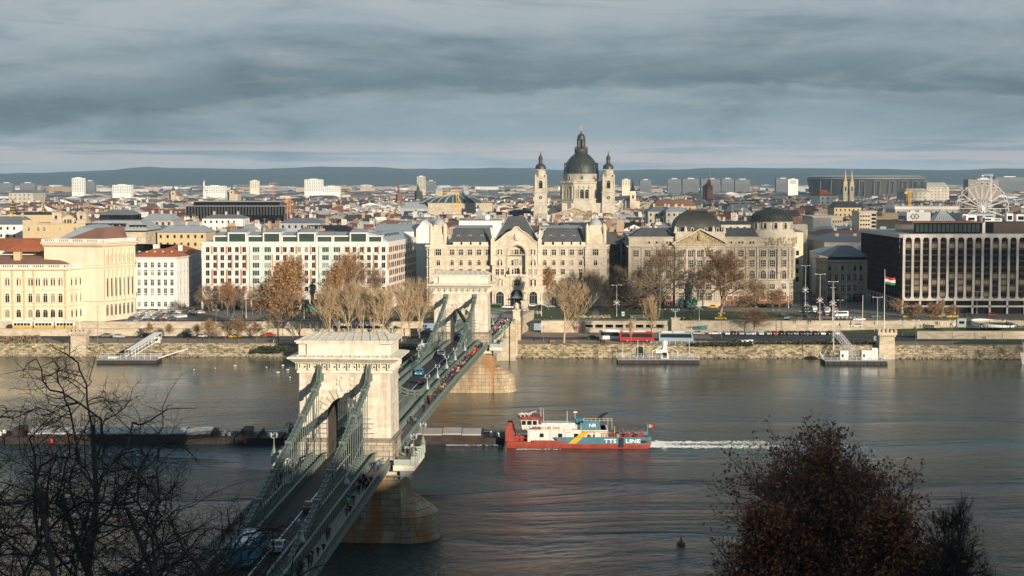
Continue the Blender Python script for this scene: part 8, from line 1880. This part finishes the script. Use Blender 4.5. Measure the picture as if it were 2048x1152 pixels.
for i,(px,yt,yb,orn) in enumerate(((492,571,636,0),(608,577,638,0),(1083,572,632,1),(1233.5,570,633,1),(1398.5,578,641,1),(1611,531,617,1),(1640,548,641,1),(1666,563,640,1),(1693,568,616,1),(1755,594,648,0),(1954,583,628,0),(770,585,634,0),(1577,570,616,0))): mast(px,yt,yb,UP,f'tall white double armed street mast, {ordw(i+1)} along the upper quay',1.7,orn)
for i,(px,yt,yb) in enumerate(((1087,652,683),(1325,618,676),(1389,612,660),(1443,626,676),(1552,620,672),(1614,612,672),(1680,600,660),(1832,640,690),(195,612,684),(298,630,676),(432,620,672),(585,630,676),(1805,640,672),(1905,640,690),(2005,640,684))): mast(px,yt,yb,4.3,f'thin dark lamp post rising from the lower quay, {ordw(i+1)} of that kind',.9,0,'iron_green',.09)
mast(1665,575,690,4.3,'very tall pale pole beside the grey landing stage',.6,0)
for px,yt,yb,z,lab in ((160,568,668,6.2,'tall thin flag mast behind the left stone turret'),(1725,590,650,UP,'slim white flag mast before the brown hotel corner')):
    Y = GY(yb,z); t = MB().mat('lamp_white').tube((0,0,0),(0,0,ZY(yt,Y)-z),.12,.06,6).build('mast', None, (PX(px,Y,z),Y,z)); tag(t, lab, 'mast')
def figure(m, sc_, seated=False):
    M0 = m.M or Matrix.Identity(4)
    prof = [(.05,0),(.55,.05),(.5,.5),(.42,1.0),(.48,1.45),(.30,1.62),(.12,1.68)] if not seated else [(.6,0),(.75,.5),(.55,.9),(.45,1.2),(.42,1.5),(.2,1.68)]
    m.M = M0 @ Matrix.Scale(sc_,4); m.lathe(prof,9); m.lathe([(.05,1.66),(.19,1.76),(.20,1.92),(.08,2.05)],8)
    m.tube((.42,0,1.45),(.62,-.3,.95),.13,.09,6); m.tube((.62,-.3,.95),(.3,-.6,1.0),.09,.07,6); m.tube((-.42,0,1.45),(-.6,-.15,.9),.13,.09,6)
    if seated: m.box(-.5,.5,-1.0,0,.5,.8); m.box(-.45,.45,-1.1,-.85,-.1,.6)
    m.M = M0
def monument(px, yb, label, yt, yf, wpx, pm, name='statue', steps=True, side=True, z=UP):
    Y = GY(yb,z); s = Y/F; h1 = ZY(yf,Y)-z; h2 = ZY(yt,Y)-ZY(yf,Y); w_ = wpx*s/2; t = thing(name, label, 'monument', (PX(px,Y,z),Y,z))
    m = MB().mat(pm); m.box(-w_*1.9,w_*1.9,-w_*1.9,w_*1.9,0,h1*.10); m.box(-w_*1.5,w_*1.5,-w_*1.5,w_*1.5,h1*.10,h1*.22); m.box(-w_*1.1,w_*1.1,-w_*1.1,w_*1.1,h1*.22,h1*.30); m.box(-w_*.85,w_*.85,-w_*.85,w_*.85,h1*.30,h1*.93,.15,.15); m.box(-w_,w_,-w_,w_,h1*.93,h1); m.build('pedestal', t)
    m = MB().mat('bronze'); m.M = Matrix.Translation((0,0,h1)); figure(m, h2/2.05, name == 'seated_statue'); m.M = None; m.build('bronze_figure', t)
    if side:
        for dx,dy in ((-w_*1.6,-.2),(w_*1.6,-.2),(0,-w_*1.5)): m = MB().mat('bronze'); m.M = Matrix.Translation((dx,dy,h1*.16)); figure(m, h2/2.6, True); m.M = None; m.build('side_figure', t)
monument(625,629,'bronze standing statue on a tall red stone pedestal with green side figures',563,586,9,'red_stone')
monument(1376,618,'green bronze seated statue on a tall dark pedestal on the lawn',560,584,16,'lead_dark','seated_statue')
monument(1886,632,'small green bronze statue before the brown hotel',598,612,4,'limestone',side=False); monument(464,640,'small white stone fountain statue by the car park',618,632,5,'white_plaster',side=False)
Yp = GY(663,4.4); m = MB().mat('bank_trim'); t = thing('pillar_lamp', 'stone pillar carrying an ornate grey lamp on the embankment wall', 'lamp', (PX(1350,631,6),630.2,4.3)); m.box(-1.5,1.5,-1.5,1,0,5.2); m.box(-1.7,1.7,-1.7,1.2,5.2,5.6); m.build('pillar', t); m = MB().mat('iron_light'); m.lathe([(.5,5.6),(.2,6.4),(.12,8.6)],8)
for a in (-1.4,-.7,.7,1.4): m.bar((0,0,7.6),(a,0,8.2),.12,.12); m.lathe([(.15,8.2),(.3,8.6),(.1,9.0)],6,a,0)
m.build('lamp', t)
# white oval bench ring on the plaza, kiosks, bus shelter, boxes
Yq = GY(650,UP); t = thing('ring_fountain', 'low white oval ring wall on the plaza before the brown hotel', 'fountain', (PX(1988,Yq,8),Yq,UP)); m = MB().mat('paint_white'); rx, ry = 42*Yq/F, 11
for i in range(40):
    a0, a1 = 2*pi*i/40, 2*pi*(i+1)/40; h_ = 1.1+.5*cos(a0-2.5); m.bar((rx*cos(a0),ry*sin(a0),h_/2),(rx*cos(a1),ry*sin(a1),h_/2),.5,h_)
m.build('ring_wall', t); m = MB().mat('hedge_green'); m.prism([(rx*.85*cos(2*pi*i/24),ry*.8*sin(2*pi*i/24)) for i in range(24)],0,.5); m.build('planting', t)
for px,yb,z,w_,h_,mm,lab,nm in ((1922,654,UP,3.2,3.0,'zinc','small grey kiosk on the plaza before the brown hotel','kiosk'),(1752,680,5.2,1.8,1.2,'steel','low grey cabinet beside the flag turret','cabinet'),(312,686,4.3,3.0,2.1,'ship_white','white ticket booth on the quay by the left landing stage','booth'),(1487,690,4.3,1.5,1.5,'paint_white','white box on the quay wall, left of three','box'),(1494,690,4.3,1.5,1.6,'paint_white','white box on the quay wall, middle of three','box'),(1501,690,4.3,1.5,1.7,'paint_white','white box on the quay wall, right of three','box'),(1276,636,UP,6,1.0,'iron_green','dark green hoarding on the lawn right of the conifer','hoarding'),(1246,632,UP,1.0,1.5,'paint_white','white utility box beside the lawn mast','box')):
    Y = GY(yb,z); m = MB().mat(mm); m.box(-w_/2,w_/2,-.9,.9,0,h_); m.box(-w_/2-.15,w_/2+.15,-1.05,1.05,h_,h_+.14); m.mat('glass').box(-w_*.3,w_*.3,-.93,-.9,h_*.4,h_*.75); o = m.build(nm, None, (PX(px,Y,z),Y,z)); tag(o, lab, nm)
m = MB(); x0, x1 = PX(1300,582,5), PX(1412,582,5); rails(m, [(x0,579.5),(x1,579.5)], 4.7, 1.1); o = m.build('quay_railing'); tag(o, 'white railing on the quay edge above the long landing stage', 'railing')
m = MB(); rails(m, [(PX(1600,605,7),609.5),(1000,609.5)], 7.5, 1.0, 2.5, 'steel'); o = m.build('plaza_railing'); tag(o, 'thin grey railing along the plaza edge before the brown hotel', 'railing')
m = MB(); rails(m, [(PX(545,586,5),588),(PX(598,586,5),588)], 4.4, 1.1, 1.5); o = m.build('quay_railing'); tag(o, 'white railing on the quay just left of the near pylon roof', 'railing')
for i,(px,yb) in enumerate(((1105,686),(1150,686),(1215,684),(1000,686))): Y = GY(yb,4.3); t = thing('bench','orange brown bench on the sandy quay, %s from the bridge steps' % ORD[i],'bench',(PX(px,Y,4),Y,4.3)); m = MB().mat('roof_red').box(-.9,.9,-.2,.25,.42,.5); m.build('seat', t); m = MB().mat('roof_red').box(-.9,.9,.2,.28,.55,.95); m.build('backrest', t); [MB().mat('steel').box(s-.05,s+.05,-.2,.25,0,.42).build('leg', t) for s in (-.7,.7)]
# ================================================================ PEOPLE
def person_mesh(pose, seed):
    R = random.Random(seed); sw = {'walk':.30,'stride':.42,'stand':.05,'turn':.12}[pose]
    P = {'hip':(0,0,.93),'ch':(0,0,1.22),'nk':(0,0,1.45),'hd':(0,-.02,1.58),'tp':(0,-.01,1.74)}
    L = []; V = []; Rd = []; E = []
    def v(p, r): V.append(p); Rd.append(r); return len(V)-1
    hip = v((0,0,.95),.155); ab = v((0,0,1.12),.145); ch = v((0,0,1.32),.17); nk = v((0,0,1.47),.065); hd = v((0,-.02,1.60),.10); tp = v((0,-.01,1.70),.085); E += [(hip,ab),(ab,ch),(ch,nk),(nk,hd),(hd,tp)]
    for s in (-1,1):
        k = v((s*.10,-s*sw*.5-.03,.50),.075); a = v((s*.10,-s*sw+ (.06 if s*sw < 0 else 0),.09),.05); f = v((s*.11,-s*sw-.16,.045),.045); h2 = v((s*.09,0,.86),.10); E += [(hip,h2),(h2,k),(k,a),(a,f)]
        sh = v((s*.20,0,1.40),.075); el_ = v((s*.27,s*sw*.35+.03,1.13),.055); wr = v((s*.25,s*sw*.7-.10,.92),.04); hn = v((s*.24,s*sw*.75-.14,.84),.038); E += [(ch,sh),(sh,el_),(el_,wr),(wr,hn)]
    me = bpy.data.meshes.new('person'); me.from_pydata(V, E, []); o = bpy.data.objects.new('person', me); COL.objects.link(o)
    md = o.modifiers.new('s','SKIN'); md.use_smooth_shade = True
    for i, r in enumerate(Rd): me.skin_vertices[0].data[i].radius = (r, r*.8)
    me.skin_vertices[0].data[0].use_root = True; sb_ = o.modifiers.new('b','SUBSURF'); sb_.levels = 1; sb_.render_levels = 1
    bpy.context.view_layer.update(); out = bpy.data.meshes.new_from_object(o.evaluated_get(bpy.context.evaluated_depsgraph_get())); bpy.data.objects.remove(o)
    out.materials.clear(); [out.materials.append(MAT[n]) for n in ('cloth','trouser','skin','hair')]
    for p in out.polygons:
        c = p.center; p.use_smooth = True
        if c.z > 1.50: p.material_index = 3 if (c.y > -.03 or c.z > 1.68) else 2
        elif c.z < .80 and abs(c.x) < .2: p.material_index = 1
        elif c.z < .90 and abs(c.x) > .2: p.material_index = 2
        else: p.material_index = 0
    return out
PM = [person_mesh(*a) for a in (('walk',1),('stride',2),('stand',3),('turn',4))]
CC = [('black',(.010,.010,.012)),('dark grey',(.04,.04,.045)),('navy',(.012,.02,.05)),('brown',(.10,.055,.03)),('black',(.014,.012,.012)),('grey',(.14,.14,.15)),('beige',(.34,.27,.18)),('red',(.45,.03,.02)),('white',(.62,.62,.62)),('blue',(.03,.22,.45)),('dark green',(.03,.05,.03)),('pink',(.45,.2,.2)),('yellow green',(.35,.45,.04)),('orange',(.55,.16,.03))]
R = random.Random(77)
def person(x, y, z, rz, ci, label, group):
    nm, c = CC[ci]; o = inst('person', PM[R.randrange(4)], None, (x,y,z), rz, R.uniform(.93,1.06), c); tag(o, label.format(c=nm), 'person', group)
nr = 0
def walkers(side, lst, xr, grp):
    global nr
    pts = []
    for s0, s1, n, pal in lst: 
        for i in range(n): pts.append((s0+(s1-s0)*(i+R.random())/n, R.choice(pal)))
    pts.sort()
    for k,(s,ci) in enumerate(pts):
        x = R.uniform(*xr); zz_ = zd(s)-.45
        if -3 < s < TW+3 or S2-3 < s < S2+TW+3: zz_ = 13.2; x = (9.2+R.random()*1.6)*(1 if x > 0 else -1)
        v = bw(x,s,zz_); person(v.x,v.y,v.z, -BR+R.choice((0,pi))+R.uniform(-.2,.2), ci, '{c} coated person on the %s footway of the bridge, %s from its near end' % (side, ordw(k+1)), grp)
D_ = [0,0,1,2,4,5,3]; M_ = [0,1,2,3,4,5,6,7,8,10,11,0,4]
walkers('right', [(-76,-62,9,D_),(-55,-52,2,D_),(-42,-39,2,D_),(-36,-31,4,[2,9,12,1]),(-26,-17,12,[0,0,6,6,7,1,4,0]),(-9.5,-7,1,[9]),(-8.5,-7,1,[0]),(11,12.9,1,[8]),(3,9,4,D_),(38,42,3,D_),(56,60,2,D_),(66,73,6,M_),(82,92,8,[3,6,0,3,6,1]),(97,112,10,D_),(114,140,18,M_),(140,158,12,[0,7,0,8,4,2]),(158,176,8,[7,7,13,0,7]),(178,198,6,M_),(218,292,44,M_)], (5.7,7.4), 'walkers on the right footway')
walkers('left', [(-60,-45,5,[3,3,0,6]),(-44,-24,7,D_),(-20,-6,4,D_),(88,104,5,[0,13,7,0]),(112,122,4,D_),(140,170,9,M_),(176,198,6,D_),(218,280,12,D_)], (-7.4,-5.7), 'walkers on the left footway')
k = 0
for px,yb,ci in ((1098,689,2),(1205,689,7),(1209,689,0),(1196,690,1),(1201,690,0),(1206,691,2),(1068,686,0),(1270,690,0),(1470,687,0),(1477,688,5),(36,684,0),(42,684,1),(48,685,0),(78,686,3),(376,685,0),(396,686,1),(405,684,2),(800,684,0),(815,684,1),(848,686,0),(186,681,0),(236,684,2),(1395,690,4),(1402,688,2),(1966,682,0),(1970,682,1)):
    k += 1; Y = GY(yb,4.3); person(PX(px,Y,4),Y,4.32 if yb < 692 else 4.3, R.random()*6, ci, '{c} coated person standing on the quay, %s counted on the promenade' % ordw(k), 'people on the quay')
k = 0
for px,yb in [(R.uniform(1362,1382),R.uniform(641,643)) for _ in range(12)]+[(R.uniform(985,1080),R.uniform(633,640)) for _ in range(22)]+[(R.uniform(460,490),R.uniform(634,642)) for _ in range(9)]+[(R.uniform(1560,1720),R.uniform(640,650)) for _ in range(12)]+[(R.uniform(1840,2040),R.uniform(650,660)) for _ in range(24)]+[(R.uniform(590,660),R.uniform(636,642)) for _ in range(6)]+[(R.uniform(1040,1110),R.uniform(640,642)) for _ in range(6)]:
    k += 1; Y = GY(yb,UP); person(PX(px,Y,UP),Y,UP+.03,R.random()*6,R.choice(D_+[7,8]), '{c} coated pedestrian on the upper street, %s counted from the bank palace lawn' % ordw(min(99,k)), 'pedestrians on the upper streets')
# ================================================================ CLOUD that shades the right of the town, and the air
R = random.Random(31); m = MB().mat('white_plaster')
Lc = 3500; ox, oy, oz = TOSUN.x/ cos(SUN_EL)*Lc, TOSUN.y/cos(SUN_EL)*Lc, tan(SUN_EL)*Lc
for i in range(800):
    gx, gy = R.uniform(-30, 560), R.uniform(560, 3600)
    if gx < 60 + (gy-600)*.03 + R.gauss(0,25): continue
    r = R.uniform(9, 17); m.M = Matrix.Translation((gx+ox, gy+oy, oz+10+R.uniform(-15,25))) @ Matrix.Diagonal((r,r*2.2,r*.5,1)); m.lathe([(.4,-1),(1,0),(.4,1)], 7)
m.M = None; c = m.build('cloud'); tag(c, 'broken cloud bank behind the viewer', None, None, 'stuff')
m = MB(); m.mat('white_plaster').box(-11000,11000,-1200,16200,-3.2,186); hz = m.build('haze'); hz['kind'] = 'stuff'
hm = bpy.data.materials.new('haze'); hm.use_nodes = True; ht_ = hm.node_tree; ht_.nodes.clear(); o_ = ht_.nodes.new('ShaderNodeOutputMaterial'); pv = ht_.nodes.new('ShaderNodeVolumePrincipled')
pv.inputs['Color'].default_value = (.46,.72,.95,1); pv.inputs['Density'].default_value = 4.4e-5; pv.inputs['Anisotropy'].default_value = .0; ht_.links.new(pv.outputs[0], o_.inputs['Volume']); hz.data.materials.clear(); hz.data.materials.append(hm)
